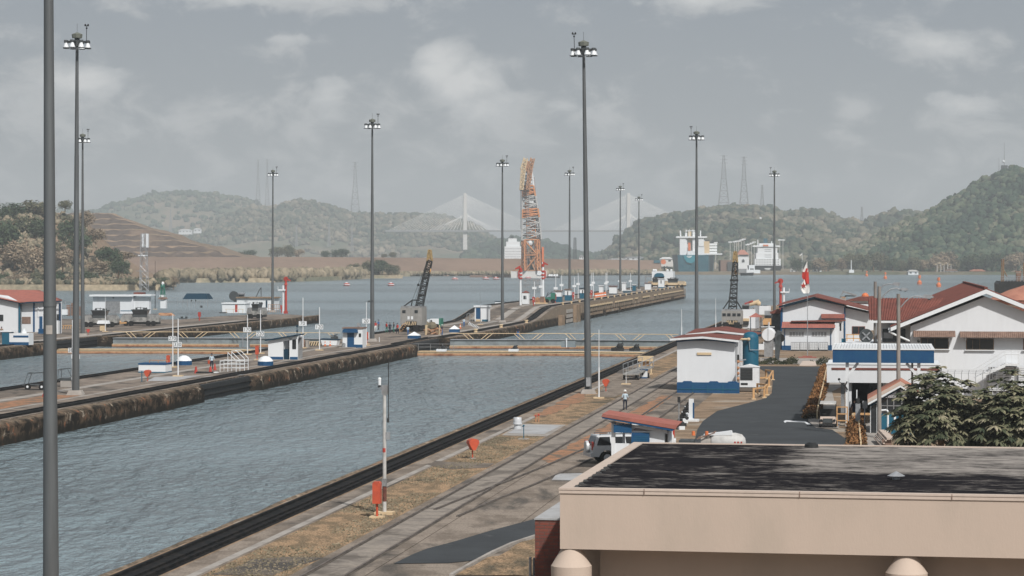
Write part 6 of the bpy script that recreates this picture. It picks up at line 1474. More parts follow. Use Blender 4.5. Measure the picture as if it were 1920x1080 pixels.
b = MB(); b.box(X(619),X(631),.4,1.2,H(636),H(631)); b.bar(k.P(618,630,.6), k.P(632,627,.6), .1); b.ball(k.P(627,630,.7), .2); k.put(b, 'engine', 'dark_steel')
def cone(px, py, label, z=0.0, s=1.0):
    k = K('traffic_cone', label, 'traffic cone', px, gy(py, z), z, 'orange traffic cones on the centre quay'); b = MB(); b.box(-.2*s,.2*s,-.2*s,.2*s,0,.04); k.put(b, 'base', 'orange'); b = MB(); b.lathe((0,0,.04), [(.15*s,0),(.03*s,.7*s)], 10); c = k.put(b, 'body', 'orange'); b = MB(); b.lathe((0,0,.04), [(.115*s,.27*s),(.085*s,.42*s)], 10); k.put(b, 'band', 'lamp_white', c)
cone(609.5, 649, 'orange traffic cone left of the pair before the work boat'); cone(619, 649, 'orange traffic cone right of the pair before the work boat'); cone(863, 616, 'orange traffic cone beside the far pyramid-lidded hatch', 0, 1.2)
k = K('hazard_barrier', 'pale barrier with black diagonal stripes behind the post reading 120', 'barrier', 589, gy(649)); X, H = k.x, k.h
k.box('board', 'pale_yellow', 579, 600, 640, 648, 0, .2)
b = MB(); [b.exty([(X(x),H(648)),(X(x+2),H(648)),(X(x+4.5),H(641)),(X(x+2.5),H(641))], -.02, .0) for x in (580,584.5,589,593.5)]; k.put(b, 'stripe', 'black'); k.box('leg', 'steel', 580, 581, 647, None, .05, .15); k.box('leg', 'steel', 598, 599, 647, None, .05, .15)
k = K('oil_drums', 'rusty pump set and box beside the white booth', 'pump', 572, gy(652)); X, H = k.x, k.h
k.box('box', 'concrete_pale', 573, 578, 638, None, 0, .8); b = MB(); b.lathe((X(566),.4,0), [(.4,0),(.45,.9),(.2,1.2)], 10); k.put(b, 'pump', 'tile_brown'); b = MB(); b.ball((X(563),.3,1.5), .4, 8, 5); k.put(b, 'motor', 'galv')
def small_box(name, label, cat, px, py, parts, z=0.0, group=None):
    k = K(name, label, cat, px, gy(py, z), z, group)
    for nm, m, x0, x1, y0, y1, d0, d1 in parts: k.box(nm, m, x0, x1, y0, y1, d0, d1)
    return k
small_box('slogan_board', 'white board with blue base and red mark behind the call box', 'board', 690, 640, [('board','lamp_white',683,697,623,636,0,.15),('base','blue',684,696,632,None,.02,.14)])
small_box('survey_mark', 'tiny white marker post left of the crane', 'marker', 711, 641, [('post','lamp_white',710.6,711.6,632,None,0,.06)])
# the work crew
crew = [(704,622,'person in red top leftmost of the work crew by the crane','cloth_red','cloth_white'),(710,619,'person in blue crouched top second from the left of the crew','cloth_blue','cloth_dark'),(725,624,'person in red vest and teal trousers standing in the crew','cloth_red','cloth_green'),
 (731,625,'person in dark clothes in the middle of the crew','cloth_dark','cloth_dark'),(738,624,'person in green trousers right of the middle of the crew','cloth_dark','cloth_green'),(745,626,'person in red and navy beside the crane steps','cloth_red','cloth_dark')]
for i, (x, y, lab, s, tr) in enumerate(crew): o = person(x, y, 20, lab, s, tr, 'cloth_dark' if i % 2 else None, face=i*1.1); o['group'] = 'work crew near the crane'
person(765, 628, 16, 'person in pale blue leaning at the front of the crane', 'cloth_light', 'cloth_blue', face=.5)
person(829, 629, 20, 'person in white helmet beside the stacked timber', 'cloth_dark', 'cloth_blue', 'cloth_white', face=1.2)
person(870, 613, 17, 'person in pale shirt and jeans near the striped barrier', 'cloth_light', 'cloth_blue', face=.2)
k = K('flatbed_truck', 'small truck with a white cab and dark bed right of the crane', 'truck', 815, gy(616)); X, H = k.x, k.h
k.box('cab', 'lamp_white', 806, 823, 598, 608, 0, 2.2); k.box('tarpaulin', 'cloth_green', 823, 827, 597, 612, 0, 2.4); k.box('chassis', 'navy', 801, 823, 607, 613, .1, 2.1); k.box('window', 'glass', 807, 810, 600, 605, -.03, .0)
for x in (805, 819): b = MB(); b.lathe((X(x),-.05,.42), [(.42,0),(.42,.3)], 14, axis='y'); k.put(b, 'wheel', 'rubber')
b = MB(); b.lathe((X(803),.4,H(602)), [(.3,-.1),(.3,.1)], 10, axis='y'); k.put(b, 'mirror', 'lamp_white')
k = K('timber_stack', 'pile of tan timber and gear under the crane boom', 'timber', 812, gy(628)); X, H = k.x, k.h; b = MB()
for i in range(16): xx = rnd.uniform(796, 824); zz = rnd.uniform(0, .9); b.bar((X(xx-4),rnd.uniform(0,2),zz+.1), (X(xx+5),rnd.uniform(0,2),zz+rnd.uniform(.1,.5)), .16)
k.put(b, 'planks', 'dull_orange'); b = MB(); b.ball((X(800),1,.5), .6, 8, 5); b.ball((X(818),.8,.5), .5, 8, 5); k.put(b, 'sacks', 'dirt'); b = MB(); [b.bar((X(x),.2,0), (X(x+1),.2,1.6), .14) for x in (797,799,823)]; k.put(b, 'props', 'pale_yellow')
k = K('rock_pile', 'low grey-brown mound of gear behind the timber', 'mound', 793, gy(618)); b = MB(); b.ball((0,1,.6), 1.2, 9, 6, .8); b.ball((1.4,1.2,.5), .9, 8, 5); b.ball((-.9,1.4,.3), .8, 8, 5); k.put(b, 'heap', 'hill_soil')
k = K('striped_barrier', 'fallen black and white striped barrier at the foot of the ramp', 'barrier', 889, gy(614)); X, H = k.x, k.h
b = MB(); p, q = Vector(k.P(879,606,0)), Vector(k.P(901,617,0))
for i in range(9): b.bar(p.lerp(q, i/9), p.lerp(q, (i+.55)/9), .38, .45)
k.put(b, 'stripe', 'lamp_white'); b = MB(); b.bar(p+Vector((0,.05,0)), q+Vector((0,.05,0)), .3, .3); k.put(b, 'beam', 'black')
k = K('booth', 'white booth with a tall blue door at the foot of the ramp', 'booth', 902, gy(603, .05)); X, H = k.x, k.h
k.box('wall', 'lamp_white', 890, 915, 575, None, 0, 2.8); k.box('roof', 'lamp_white', 888, 917, 573, 576, -.2, 3); k.box('door', 'blue', 892.5, 900.5, 577, 598, -.04, 0); k.box('skirt', 'teal', 904, 915.3, 599, None, -.03, 0); k.box('footing', 'pale_yellow', 892, 902, 599, None, -.1, .0)
thinpole(901, 609, 548, 'thin dark antenna pole in front of the booth at the ramp foot', .05, 'galv')
k = K('ladder_frame', 'grey twisted metal frames left of the ramp booth', 'frame', 880, gy(604)); b = MB(); [b.path([(x,0,0),(x+.15,0,1.6),(x+.7,0,1.7),(x+.5,0,0)], .05) for x in (-.6,.1)]; k.put(b, 'frame', 'steel')
zr2 = 2.4
k = K('survey_tent', 'small white tank on legs at the back edge of the ramp', 'tank', 935, 545, 1.2); X, H = k.x, k.h; k.box('body', 'lamp_white', 928, 943, 566, 575, 0, 2); k.box('leg', 'galv', 930, 931, 575, 583, .2, .4); k.box('leg', 'galv', 940, 941, 575, 583, .2, .4); k.box('lid', 'navy', 927.5, 943.5, 564.8, 566, -.05, 2.05)
k = K('ticket_hut', 'tiny white hut with a red pyramid roof at the top of the ramp', 'hut', 985, gy(572, 2.2), 2.2); X, H = k.x, k.h; w = 6.3*k.s
b = MB(); b.box(-w,w,0,2*w,0,H(549)); k.put(b, 'wall', 'lamp_white'); b = MB(); q = w*1.12; b.add([(-q,-.1,H(549)),(q,-.1,H(549)),(q,2*w,H(549)),(-q,2*w,H(549)),(0,w,H(545))], [(0,1,4),(1,2,4),(2,3,4),(3,0,4),(3,2,1,0)]); k.put(b, 'roof', 'red_roof')
k.box('window', 'glass', 981.5, 987, 554.5, 561, -.04, 0); k.box('skirt', 'teal', 978.6, 991.4, 570, None, -.03, 0); b = MB(); b.box(-.03,.03,-.06,-.04,H(561),H(554.5)); k.put(b, 'mullion', 'lamp_white')
GP = 'white signal poles along the far centre quay'
for px, yb, yt, w, lab in ((976,568,508,.16,'stout white pole left of the red-roofed tiny hut'),(1018,556,500,.20,'stout white pole right of the red-roofed tiny hut')):
    Y = 520 if px < 1000 else 545; k = K('signal_pole', lab, 'pole', px, Y, 2.3, GP); b = MB(); b.tube((0,0,0), (0,0,k.h(yt)), w*1.6, w*1.2, 8); k.put(b, 'pole', 'lamp_white'); b = MB(); b.lathe((0,0,k.h(yt)), [(.35,0),(.35,.5),(.1,.7)], 8); b.exty([(0,k.h(yt)+.6),((-1 if px<1000 else 1)*1.2,k.h(yt)+.3),((-1 if px<1000 else 1)*1.1,k.h(yt)+.6),(0,k.h(yt)+1.2)], -.15, .15); k.put(b, 'arrow_head', 'red')
    b = MB(); [b.lathe((0,-.02,k.h(y)), [(.42,0),(.42,.35)], 8) for y in (510,517,523)]; k.put(b, 'band', 'red')
def ctop(px, v=-74.0):     # distance at which column px crosses lane v of the upper centre quay
    return v/(CS*(px-960)/F - SN)
for i, (px, yt, ytag) in enumerate(((1002,528,540),(1014.5,520,537.5),(1042,514,540.5),(1053,516,534.5),(1077,520,536.5),(1084,512,532.5),(1109.5,512,534.3),(1112.5,511,530),(1136,512,531.5),(1138,510,529),(1162,512,527),(1182,512,527))):
    Y = ctop(px); k = K('distance_post', ['first','second','third','fourth','fifth','sixth','seventh','eighth','ninth','tenth','eleventh','twelfth'][i] + ' small white post with a blank plate, counting from the ramp top', 'distance post', px, Y, zr2, 'distance posts along the upper centre quay')
    b = MB(); b.tube((0,0,0), (0,0,k.h(yt)), .10, .07, 6); k.put(b, 'post', 'lamp_white'); b = MB(); b.box(-.46,.46,-.16,-.1,k.h(ytag)-.27,k.h(ytag)+.27); k.put(b, 'plate', 'lamp_white')
for px, lab in ((1000.5,'red post beside the first small plate post'),(1041,'red post in front of the teal-based shed'),(1075,'red post between the two blue sheds'),(1109,'red post left of the orange drums')):
    Y = ctop(px, -71.5); k = K('life_ring_post', lab, 'red post', px, Y, zr2, 'red life-saving posts on the upper quay'); b = MB(); b.tube((0,0,0), (0,0,.8), .1, n=6); k.put(b, 'post', 'red'); b = MB(); b.box(-.24,.24,-.2,.2,.7,1.9); k.put(b, 'case', 'red'); b = MB(); b.ball((0,-.2,1.4), .12, 6, 4); k.put(b, 'badge', 'lamp_white')
def shed(px0, px1, yt, yb, v, label, base='teal', roof='tile_brown', blue=.5, win=True):
    pm = (px0+px1)/2; Y = ctop(pm, v); k = K('quay_shed', label, 'shed', pm, Y, zr2); h = k.h(yt); w = (px1-px0)/2*k.s
    b = MB(); b.box(-w,w,0,2.4,0,h); k.put(b, 'wall', 'lamp_white'); b = MB(); b.box(-w-.04,w+.04,-.04,2.44,0,h*blue); k.put(b, 'skirt', base); b = MB(); b.box(-w-.2,w+.2,-.25,2.6,h,h+.15); k.put(b, 'roof', roof)
    if win: b = MB(); b.box(-w*.15,w*.15,-.06,-.04,h*.5,h*.85); k.put(b, 'window', 'glass')
    return k
shed(1040, 1052, 546, 567, -72, 'blue-based shed with a round mark, left of a pair', win=False); shed(1059, 1070, 543, 567, -72, 'blue-based white shed with one slim window, right of a pair')
shed(1087, 1098, 541, 559, -72, 'open blue-based shed left of the near mast', 'teal', 'navy', .55); k = shed(1142, 1156, 537, 553, -72, 'small white shed with a red roof past the orange drums', 'navy', 'red_roof', .12, False)
shed(1209, 1220, 531, 544, -72, 'white box shed with a red roof near the quay end', 'lamp_white', 'red_roof', .1, False); shed(1234, 1245, 523, 540, -71, 'white kiosk with two dark windows at the quay end', 'teal', 'lamp_white', .12)
shed(1166, 1173, 530, 547, -76, 'narrow white cupboard by the teal cabinet', 'lamp_white', 'lamp_white', .1, False); shed(1123, 1130, 536, 547, -77, 'white cupboard behind the orange drums', 'lamp_white', 'lamp_white', .1, False); shed(1168, 1182, 545, 549, -72, 'low blue and white cabinet near the thin pale mast', 'teal', 'lamp_white', .6, False); shed(1186, 1191, 534, 547, -73, 'slim teal cabinet right of the thin pale mast', 'teal', 'lamp_white', .85, False)
for i, px in enumerate((1104,1117,1121,1125,1129,1134)):
    Y = ctop(px, -70.5 if i else -72); k = K('safety_drum', 'orange and white safety drum, %s in the row on the upper quay' % ['first','second','third','fourth','fifth','sixth'][i], 'safety drum', px, Y, zr2, 'orange drums on the upper quay'); b = MB(); b.lathe((0,0,0), [(.42,0),(.36,1.1),(.30,1.15)], 10); d = k.put(b, 'drum', 'orange'); b = MB(); b.lathe((0,0,0), [(.40,.4),(.385,.65)], 10); k.put(b, 'band', 'lamp_white', d)
k = K('winch', 'rusty orange winch with rope drums at the ramp top', 'winch', 1015, ctop(1015, -73), zr2); b = MB(); b.lathe((-.9,0,.9), [(.55,0),(.55,.5)], 12, axis='y'); b.lathe((.2,0,1.0), [(.6,0),(.6,.5)], 12, axis='y'); b.box(-1.3,.9,0,.6,.2,.7); k.put(b, 'drum', 'dull_orange'); b = MB(); b.box(-.3,.6,-.1,.7,0,1.6); k.put(b, 'frame', 'tile_brown'); b = MB(); b.box(-1.5,1.3,-.2,.8,0,.25); k.put(b, 'base', 'pale_yellow')
k = K('tractor', 'dark green tractor beside the blue-based sheds', 'tractor', 1031, ctop(1031, -72), zr2); b = MB(); b.box(-1.0,.3,0,1.5,.6,1.3); b.box(.2,1.1,0,1.5,.5,2.3); k.put(b, 'body', 'cloth_green'); b = MB(); b.bar((-.9,.2,1.3), (-.4,.2,2.4), .15); b.bar((-.6,.3,1.7), (.5,.3,2.6), .12); k.put(b, 'arm', 'black')
for x in (-.7,.7): b = MB(); b.lathe((x,-.05,.5), [(.5,0),(.5,.3)], 14, axis='y'); k.put(b, 'wheel', 'rubber')
# end building and the pale towing locomotives
Y = 850; k = K('quay_end_house', 'white machinery house with a blue arched opening at the quay end', 'building', 1241, Y, zr2); X, H = k.x, k.h
k.box('wall', 'lamp_white', 1222, 1262, 509, None, 0, 8); k.box('opening', 'black', 1228, 1245, 519, 528, -.06, .0); k.poly('arch', 'teal', [(1226,519),(1228,514),(1232,512),(1240,512),(1244,514),(1246,519)], -.5, .0)
for x in (1225,1229,1251,1258): b = MB(); b.ball((X(x),1,H(507)), .45, 8, 5); k.put(b, 'lamp', 'lamp_white')
b = MB(); b.tube(k.P(1245,508,3), k.P(1244,499,3), .35, .2, 6); b.bar(k.P(1246,501,3), k.P(1256,506,3), .25); b.bar(k.P(1248,499,3), k.P(1262,505,3), .2); k.put(b, 'crane_arm', 'dark_steel')
k.box('gate_frame', 'steel', 1208, 1222, 517, 519, .5, 1.5); k.box('gate_frame', 'steel', 1209, 1210.5, 519, None, .5, 1.0)
b = MB(); b.lathe(k.P(1245,487,-8), [(1.6,0),(1.6,.4)], 14, axis='y'); 
def mule(px, Y, z, label, L_=6.5, W2=3.2, m='grey_paint', rz=ROT, sc_=1.0, cab='dark_steel'):
    t = thing('towing_locomotive', label, 'locomotive', at(px, Y, z), rz, 'towing locomotives on the quays'); h = L_/2
    b = MB()
    for s in (-1, 1):
        b.exty([(s*h,.75),(s*h,1.5),(s*h*.92,2.0),(s*h*.42,2.15),(s*h*.32,.9),(s*h*.32,.75)], -W2/2, W2/2)
    b.box(-h*.35,h*.35,-W2/2,W2/2,.75,1.6); b.build('body', M[m], t)
    for s in (-1, 1):
        b = MB(); [b.box(s*h*(.50+.09*i)-.06, s*h*(.50+.09*i)+.06, -W2/2-.05, W2/2+.05, 1.3, 2.25) for i in range(5)]; b.build('grille', M['steel'], t)
    b = MB(); b.hexa([(-h*.34,-W2*.4,2.0),(h*.34,-W2*.4,2.0),(h*.34,W2*.4,2.0),(-h*.34,W2*.4,2.0)], [(-h*.42,-W2*.45,2.9),(h*.42,-W2*.45,2.9),(h*.42,W2*.45,2.9),(-h*.42,W2*.45,2.9)]); b.build('cab_glazing', M['glass'], t)
    b = MB(); b.box(-h*.46,h*.46,-W2*.48,W2*.48,2.9,3.05); b.box(-h*.36,h*.36,-W2*.42,W2*.42,1.5,2.1); b.tube((0,0,3.0), (0,0,3.5), .07, n=6); b.bar((-.7,0,3.4), (.6,0,3.3), .09); [b.ball((x,0,3.2), .22, 6, 4) for x in (-.8,.6,1.0)]; b.build('cab_roof', M[cab], t)
    for x in (-.72,-.45,.45,.72):
        b = MB(); b.lathe((x*h,-W2/2-.02,.5), [(.5,0),(.5,.2)], 14, axis='y'); b.build('wheel', M['rubber'], t)
    b = MB(); b.box(-h,h,-W2*.4,W2*.4,.3,.8); b.build('underframe', M['black'], t)
    t.scale = (sc_,)*3; return t
mule(1262, 838, 2.4, 'pale towing locomotive at the tip of the centre quay', 9, 3, 'pale_yellow'); mule(1229, 842, 2.4, 'pale towing locomotive left of the white end kiosk', 5, 3, 'pale_yellow')
# timber fenders and buttresses on the upper quay face
k = thing('quay_fender', 'long timber fender beams on the near face of the upper centre quay', 'fender', (0,0,0), 0)
for z, h in ((1.1,.35),(-.9,.5)):
    n = 40
    for i in range(n):
        u0 = 552+i*7.4; b = MB()
        if rnd.random() < .12: continue
        b.hexa([L(u0,-65.7,z),L(u0+6.8,-65.7,z),L(u0+6.8,-66.05,z),L(u0,-66.05,z)], [L(u0,-65.7,z+h),L(u0+6.8,-65.7,z+h),L(u0+6.8,-66.05,z+h),L(u0,-66.05,z+h)])
        b.build('beam', M['pale_yellow' if z > 0 else 'dirt'], k)
for i in range(64): u0 = 536+i*5; w = rnd.uniform(.5,1.1); b = MB(); b.hexa([L(u0,-65.85,-2),L(u0+w,-65.85,-2),L(u0+w,-66.0,-2),L(u0,-66.0,-2)], [L(u0,-65.85,1.9),L(u0+w,-65.85,1.9),L(u0+w,-66.0,1.9),L(u0,-66.0,1.9)]); b.build('piling', M['masonry'], k)
k = thing('quay_buttress', 'pale concrete buttress with a grid of recessed panels at the ramp top', 'buttress', (0,0,0), 0)
b = MB(); b.hexa([L(506,-65.2,-4),L(511,-65.2,-4),L(511,-66.1,-4),L(506,-66.1,-4)], [L(506,-65.2,.4),L(511,-65.2,.4),L(511,-66.1,.4),L(506,-66.1,.4)]); b.build('corner', M['dirt'], k)
for i in range(3):
    for j in range(3):
        b = MB(); u0 = 519+i*3.6; z0 = -1.5+j*1.05; b.hexa([L(u0,-65.75,z0),L(u0+2.7,-65.75,z0),L(u0+2.7,-66.1,z0),L(u0,-66.1,z0)], [L(u0,-65.75,z0+.75),L(u0+2.7,-65.75,z0+.75),L(u0+2.7,-66.1,z0+.75),L(u0,-66.1,z0+.75)]); b.build('panel', M['concrete_pale'], k)
for u0 in (531.5, 536.5): b = MB(); b.hexa([L(u0,-65.3,-3),L(u0+3,-65.3,-3),L(u0+3,-66.1,-3),L(u0,-66.1,-3)], [L(u0,-65.3,2.2),L(u0+3,-65.3,2.2),L(u0+3,-66.1,2.2),L(u0,-66.1,2.2)]); b.build('pier', M['dirt'], k)
for i in range(22):
    u = 520+i*15; t = thing('mooring_bollard', 'x', 'bollard', L(u,-66.9,2.4), 0, 'pale bollards along the upper centre quay edge'); t['label'] = 'pale bollard, %s from the ramp on the upper centre quay edge' % ORD[i]
    b = MB(); b.lathe((0,0,0), [(.28,0),(.22,.3),(.34,.38),(.3,.5)], 8); b.build('post', M['pale_yellow'], t)
for u, lab in ((402,'pale bollard on the quay edge, nearest the far gate'),(430,'pale bollard on the quay edge halfway to the ramp'),(462,'pale bollard on the quay edge at the ramp foot')):
    t = thing('mooring_bollard', lab, 'bollard', L(u,-66.5,0), 0, 'pale bollards before the ramp'); b = MB(); b.lathe((0,0,0), [(.34,0),(.26,.35),(.4,.42),(.36,.58)], 10); b.build('post', M['pale_yellow'], t)

# ------------------------------------------------------------------ carts near the left mast
def cart(px, py, label, flip=1, w=1.0):
    k = K('pipe_cart', label, 'cart', px, gy(py), 0, 'two-wheeled frame carts'); b = MB()
    b.path([(-.75*w,0,.45),(-.35*w,0,1.55),(1.15*w,0,1.65),(1.55*w,0,.6)], .03); b.path([(-.75*w,1.1,.45),(-.35*w,1.1,1.55),(1.15*w,1.1,1.65),(1.55*w,1.1,.6)], .03)
    for x in (-.35*w, 1.15*w): b.tube((x,0,1.6), (x,1.1,1.6), .03, n=5)
    b.box(-.9*w,1.6*w,0,1.1,.42,.5); k.put(b, 'frame', 'dark_steel')
    for x in (-.35*w, 1.05*w):
        b = MB(); b.lathe((x,-.12,.30), [(.30,0),(.30,.16)], 16, axis='y'); q = k.put(b, 'wheel', 'rubber'); b = MB(); b.lathe((x,-.14,.30), [(.12,0),(.12,.1)], 10, axis='y'); k.put(b, 'hub', 'lamp_white', q)
    return k
cart(59, 731, 'dark frame cart with two wheels left of the nearest mast')
k = K('pipe_cart', 'frame trolley on a grey block between the two left masts', 'cart', 122, gy(726), 0, 'two-wheeled frame carts'); X, H = k.x, k.h
b = MB(); [b.path([k.P(108,713,y), k.P(109,693,y), k.P(127,691,y), k.P(136,709,y)], .03) for y in (0,1.0)]; b.tube(k.P(109,693), k.P(109,693,1), .03, n=5); b.tube(k.P(127,691), k.P(127,691,1), .03, n=5); k.put(b, 'frame', 'dark_steel'); k.box('bed', 'dark_steel', 110, 135, 709, 714, 0, 1.2); k.box('block', 'concrete_pale', 113, 134, 714, None, 0, 1.3); b = MB(); b.ball((X(138),0,H(710)), .22); k.put(b, 'lamp', 'lamp_white')
k = K('red_marker', 'tiny red marker post behind the nearest mast', 'marker', 82, gy(744)); b = MB(); b.lathe((0,0,0), [(.15,0),(.1,.25),(.03,.3)], 8); k.put(b, 'post', 'red')
# ------------------------------------------------------------------ left quay
k = K('depot_building', 'white depot with blue pillars and a low red roof at the left edge', 'building', 50, gy(625)); X, H = k.x, k.h
k.poly('wall', 'white_wall', [(-60,622),(-60,548),(0,555),(40,565),(40,624)], -.6, 3); k.box('wall', 'white_wall', 40, 114, 566, None, .0, 1.2)
b = MB(); b.add([(X(-60),-1.4,H(545)),(X(41),-1.4,H(565.5)),(X(121),-.4,H(562)),(X(76)-2.9,8,H(545)),(X(-40)-3.4,8,H(544))], [(0,1,2,3,4)]); b.add([(X(-60),-1.4,H(547)),(X(41),-1.4,H(567)),(X(121),-.4,H(563.4)),(X(121),-.4,H(562)),(X(41),-1.4,H(565.5)),(X(-60),-1.4,H(545))], [(0,1,4,5),(1,2,3,4)]); k.put(b, 'roof', 'pink_roof')
b = MB(); b.exty([(X(-60),H(549)),(X(41),H(569)),(X(41),H(566.5)),(X(-60),H(547))], -1.3, -1.15); b.exty([(X(41),H(569)),(X(122),H(565.5)),(X(122),H(563.5)),(X(41),H(566.5))], -1.25, -1.1); k.put(b, 'fascia', 'navy')
for x, m in ((37,'teal'),(63,'blue'),(113.5,'blue')): k.box('pillar', m, x, x+3, 568, None, -.75 if x < 40 else -.1, .1)
k.box('door', 'blue', 75, 81, 593, None, -.05, .0); k.box('window', 'tile_brown', 41, 58, 594, 607, -.06, .0); k.box('window', 'glass', -2, 7, 590, 602, -.66, -.6); k.box('window', 'glass', 109, 113, 589, 600, -.06, 0); k.box('downpipe', 'lamp_white', 72, 74, 567, 594, -.12, .0)
k.box('steps', 'concrete_pale', 54, 80, 622.5, None, -1.2, -.1)
k.box('booth', 'lamp_white', 106, 117, 601, None, -1.5, -.3); k.box('booth_base', 'blue', 79, 114, 616, None, -1.55, -.35)
k = K('control_counter', 'white and blue control counter in front of the depot', 'counter', 28, gy(647)); X, H = k.x, k.h
k.box('body', 'lamp_white', 16, 55, 625, None, 0, 2); k.box('door', 'teal', 3, 17, 622, None, -.06, 1.8); k.box('stripe', 'blue', 25, 54.5, 629, 632.5, -.04, 0); k.box('base', 'blue', 16, 55, 641.5, None, -.03, 0); k.box('ledge', 'lamp_white', 0, 22, 620, 622.5, -.15, 2); b = MB(); b.lathe((X(41),1,H(625)), [(.4,0),(.4,.3),(.25,.32),(.25,.65)], 12); k.put(b, 'fan', 'lamp_white')
person(3, 634, 44, 'person in a beige shirt standing at the left edge by the depot', 'dirt', 'cloth_dark', face=.4)
mule(188, gy(613), 0, 'grey towing locomotive seen side-on, left of a pair', 6.6, 2.8, 'grey_paint', 0); mule(264, gy(611), 0, 'grey towing locomotive seen side-on, right of a pair', 7.0, 2.8, 'grey_paint', 0)
k = K('coupling', 'orange-tipped coupling arm in front of the right grey locomotive', 'coupling', 232, gy(612)); b = MB(); b.bar((-.7,-.6,.6), (.7,-.6,.7), .3); b.ball((-.5,-.6,.8), .25, 8, 5); k.put(b, 'arm', 'yellow')
k = K('machine_shop', 'low white building with a grey roller door on the left quay', 'building', 227, gy(588)); X, H = k.x, k.h
k.box('wall', 'white_wall', 172, 250, 556, None, 0, 2); k.box('wall', 'white_wall', 250, 280, 557, None, .6, 2); k.box('roof', 'lamp_white', 168, 252, 552.5, 555.8, -1.0, 3); k.box('roof', 'lamp_white', 252, 286, 552, 554.5, -.4, 3); d = k.box('roller_door', 'steel', 197, 225, 565, None, -.06, 0)
b = MB(); [b.box(X(197.5),X(224.5),-.08,-.06,H(566+i*2.4),H(565.6+i*2.4)) for i in range(8)]; k.put(b, 'slat', 'galv', d); k.box('roof_hatch', 'red_roof', 246, 262, 548.5, 552, 2, 5); k.box('base_stripe', 'teal', 226, 250, 582, 583.5, -.03, 0); b = MB(); b.ball((X(212),-.1,H(558.5)), .15); k.put(b, 'lamp', 'dark_steel')
for i, x in enumerate((229, 233, 237)):
    kk = K('striped_marker', ['left','middle','right'][i]+' red and white striped marker by the roller door', 'marker', x, gy(586)-.6, 0, 'striped markers by the roller door'); b = MB(); b.tube((0,0,0), (0,0,1.9), .13, n=8); kk.put(b, 'post', 'dull_orange'); b = MB(); [b.tube((0,0,z), (0,0,z+.3), .16, n=8) for z in (.5,1.2)]; kk.put(b, 'band', 'lamp_white')
k = K('sunshade', 'dark navy canvas awning on thin posts at the back of the left quay', 'awning', 366, gy(577)); X, H = k.x, k.h; b = MB()
b.hexa([(X(341.5),0,H(561)),(X(390.5),0,H(561)),(X(390.5),5,H(561)),(X(341.5),5,H(561))], [(X(347),1,H(550.5)),(X(385),1,H(550.5)),(X(385),4,H(550.5)),(X(347),4,H(550.5))]); k.put(b, 'canopy', 'navy')
for x in (342,350,358,366.5,375,383,389.5): b = MB(); b.tube((X(x),.1,0), (X(x),.1,H(561)), .05, n=5); k.put(b, 'post', 'galv')
for x in (359,367): b = MB(); b.box(X(x-1),X(x+1),-.1,.1,H(565),H(562)); k.put(b, 'hanging_lamp', 'dark_steel')
b = MB(); b.box(X(376),X(379.5),0,.4,0,H(573)); k.put(b, 'bin', 'dark_steel')
k = K('chain_fence', 'thin chain-link fence along the back of the left quay', 'fence', 370, gy(576)); X, H = k.x, k.h; 
for x in (290,309,329,349,369,388,404,420): b = MB(); b.tube((X(x),1,0), (X(x),1,H(558)), .045, n=4); k.put(b, 'post', 'galv')
b = MB(); [b.tube((X(288),1,H(y)), (X(420),1,H(y)), .03, n=4) for y in (558.5,566)]; k.put(b, 'rail', 'galv')
k = K('beacon_hut', 'small white hut with a red roof and a green and white beacon tower', 'beacon', 304, gy(578)); X, H = k.x, k.h
k.box('wall', 'lamp_white', 300.5, 311, 562, None, 0, 1.2); b = MB(); b.exty([(X(296),H(560.5)),(X(300),H(557)),(X(309),H(557)),(X(312),H(560.5)),(X(306),H(562))], -.3, 1.5); k.put(b, 'roof', 'tile_brown'); b = MB(); lattice(b, (X(304),.6,H(557)), (X(304),.6,H(533)), 1.0, .55, 4, .09); b.box(X(300.5),X(307.5),.2,1,H(538),H(535)); k.put(b, 'tower', 'cloth_green'); b = MB(); b.lathe((X(304),.6,H(535)), [(.3,0),(.35,.5),(.1,.9)], 10); b.box(X(298.5),X(308),.1,1.1,H(557),H(553)); k.put(b, 'lamp', 'lamp_white')
thinpole(291, 580, 489, 'tall dark thin lamp pole beside the green beacon', .09, 'black'); thinpole(197.5, 622, 554, 'thin white pole on a pad before the grey locomotives', .06, 'lamp_white')
k = K('wind_mast', 'pale thin mast with a crossbar above the machine shop', 'mast', 264, gy(580)+20); b = MB(); b.tube((0,0,0), (0,0,k.h(506)), .08, n=6); b.bar((k.x(255),0,k.h(508)), (k.x(271),0,k.h(508)), .12); k.put(b, 'mast', 'galv')
k = K('scaffold_tower', 'white scaffold tower on the bank behind the left quay', 'tower', 270, 1050, ZW); b = MB(); lattice(b, (0,0,0), (0,0,k.h(438)), 3.2, 2.0, 9, .12); k.put(b, 'lattice', 'galv'); b = MB(); b.box(k.x(267),k.x(270),-.8,.8,k.h(464),k.h(438)); b.box(k.x(275),k.x(278.5),-.8,.8,k.h(464),k.h(438)); b.box(k.x(260),k.x(276),-1,1,k.h(480),k.h(478)); k.put(b, 'panel', 'lamp_white')
k = K('site_office', 'small white hut with a red door on the left quay', 'building', 438, gy(587)); X, H = k.x, k.h; k.box('wall', 'lamp_white', 416, 461, 570, None, 0, 4); k.box('roof', 'lamp_white', 415, 462, 567.5, 570, -.2, 4.2); k.box('door', 'red', 441, 445.5, 571, 585, -.05, 0)
b = MB(); [b.tube((X(x),-1,0), (X(x),-1,.9), .04, n=4) for x in (426,440,450,458)]; b.tube((X(424),-1,.9), (X(460),-1,.9), .04, n=4); k.put(b, 'railing', 'pale_yellow'); k.box('loading_step', 'dark_steel', 413, 426, 585, 587, -1.2, -.1)
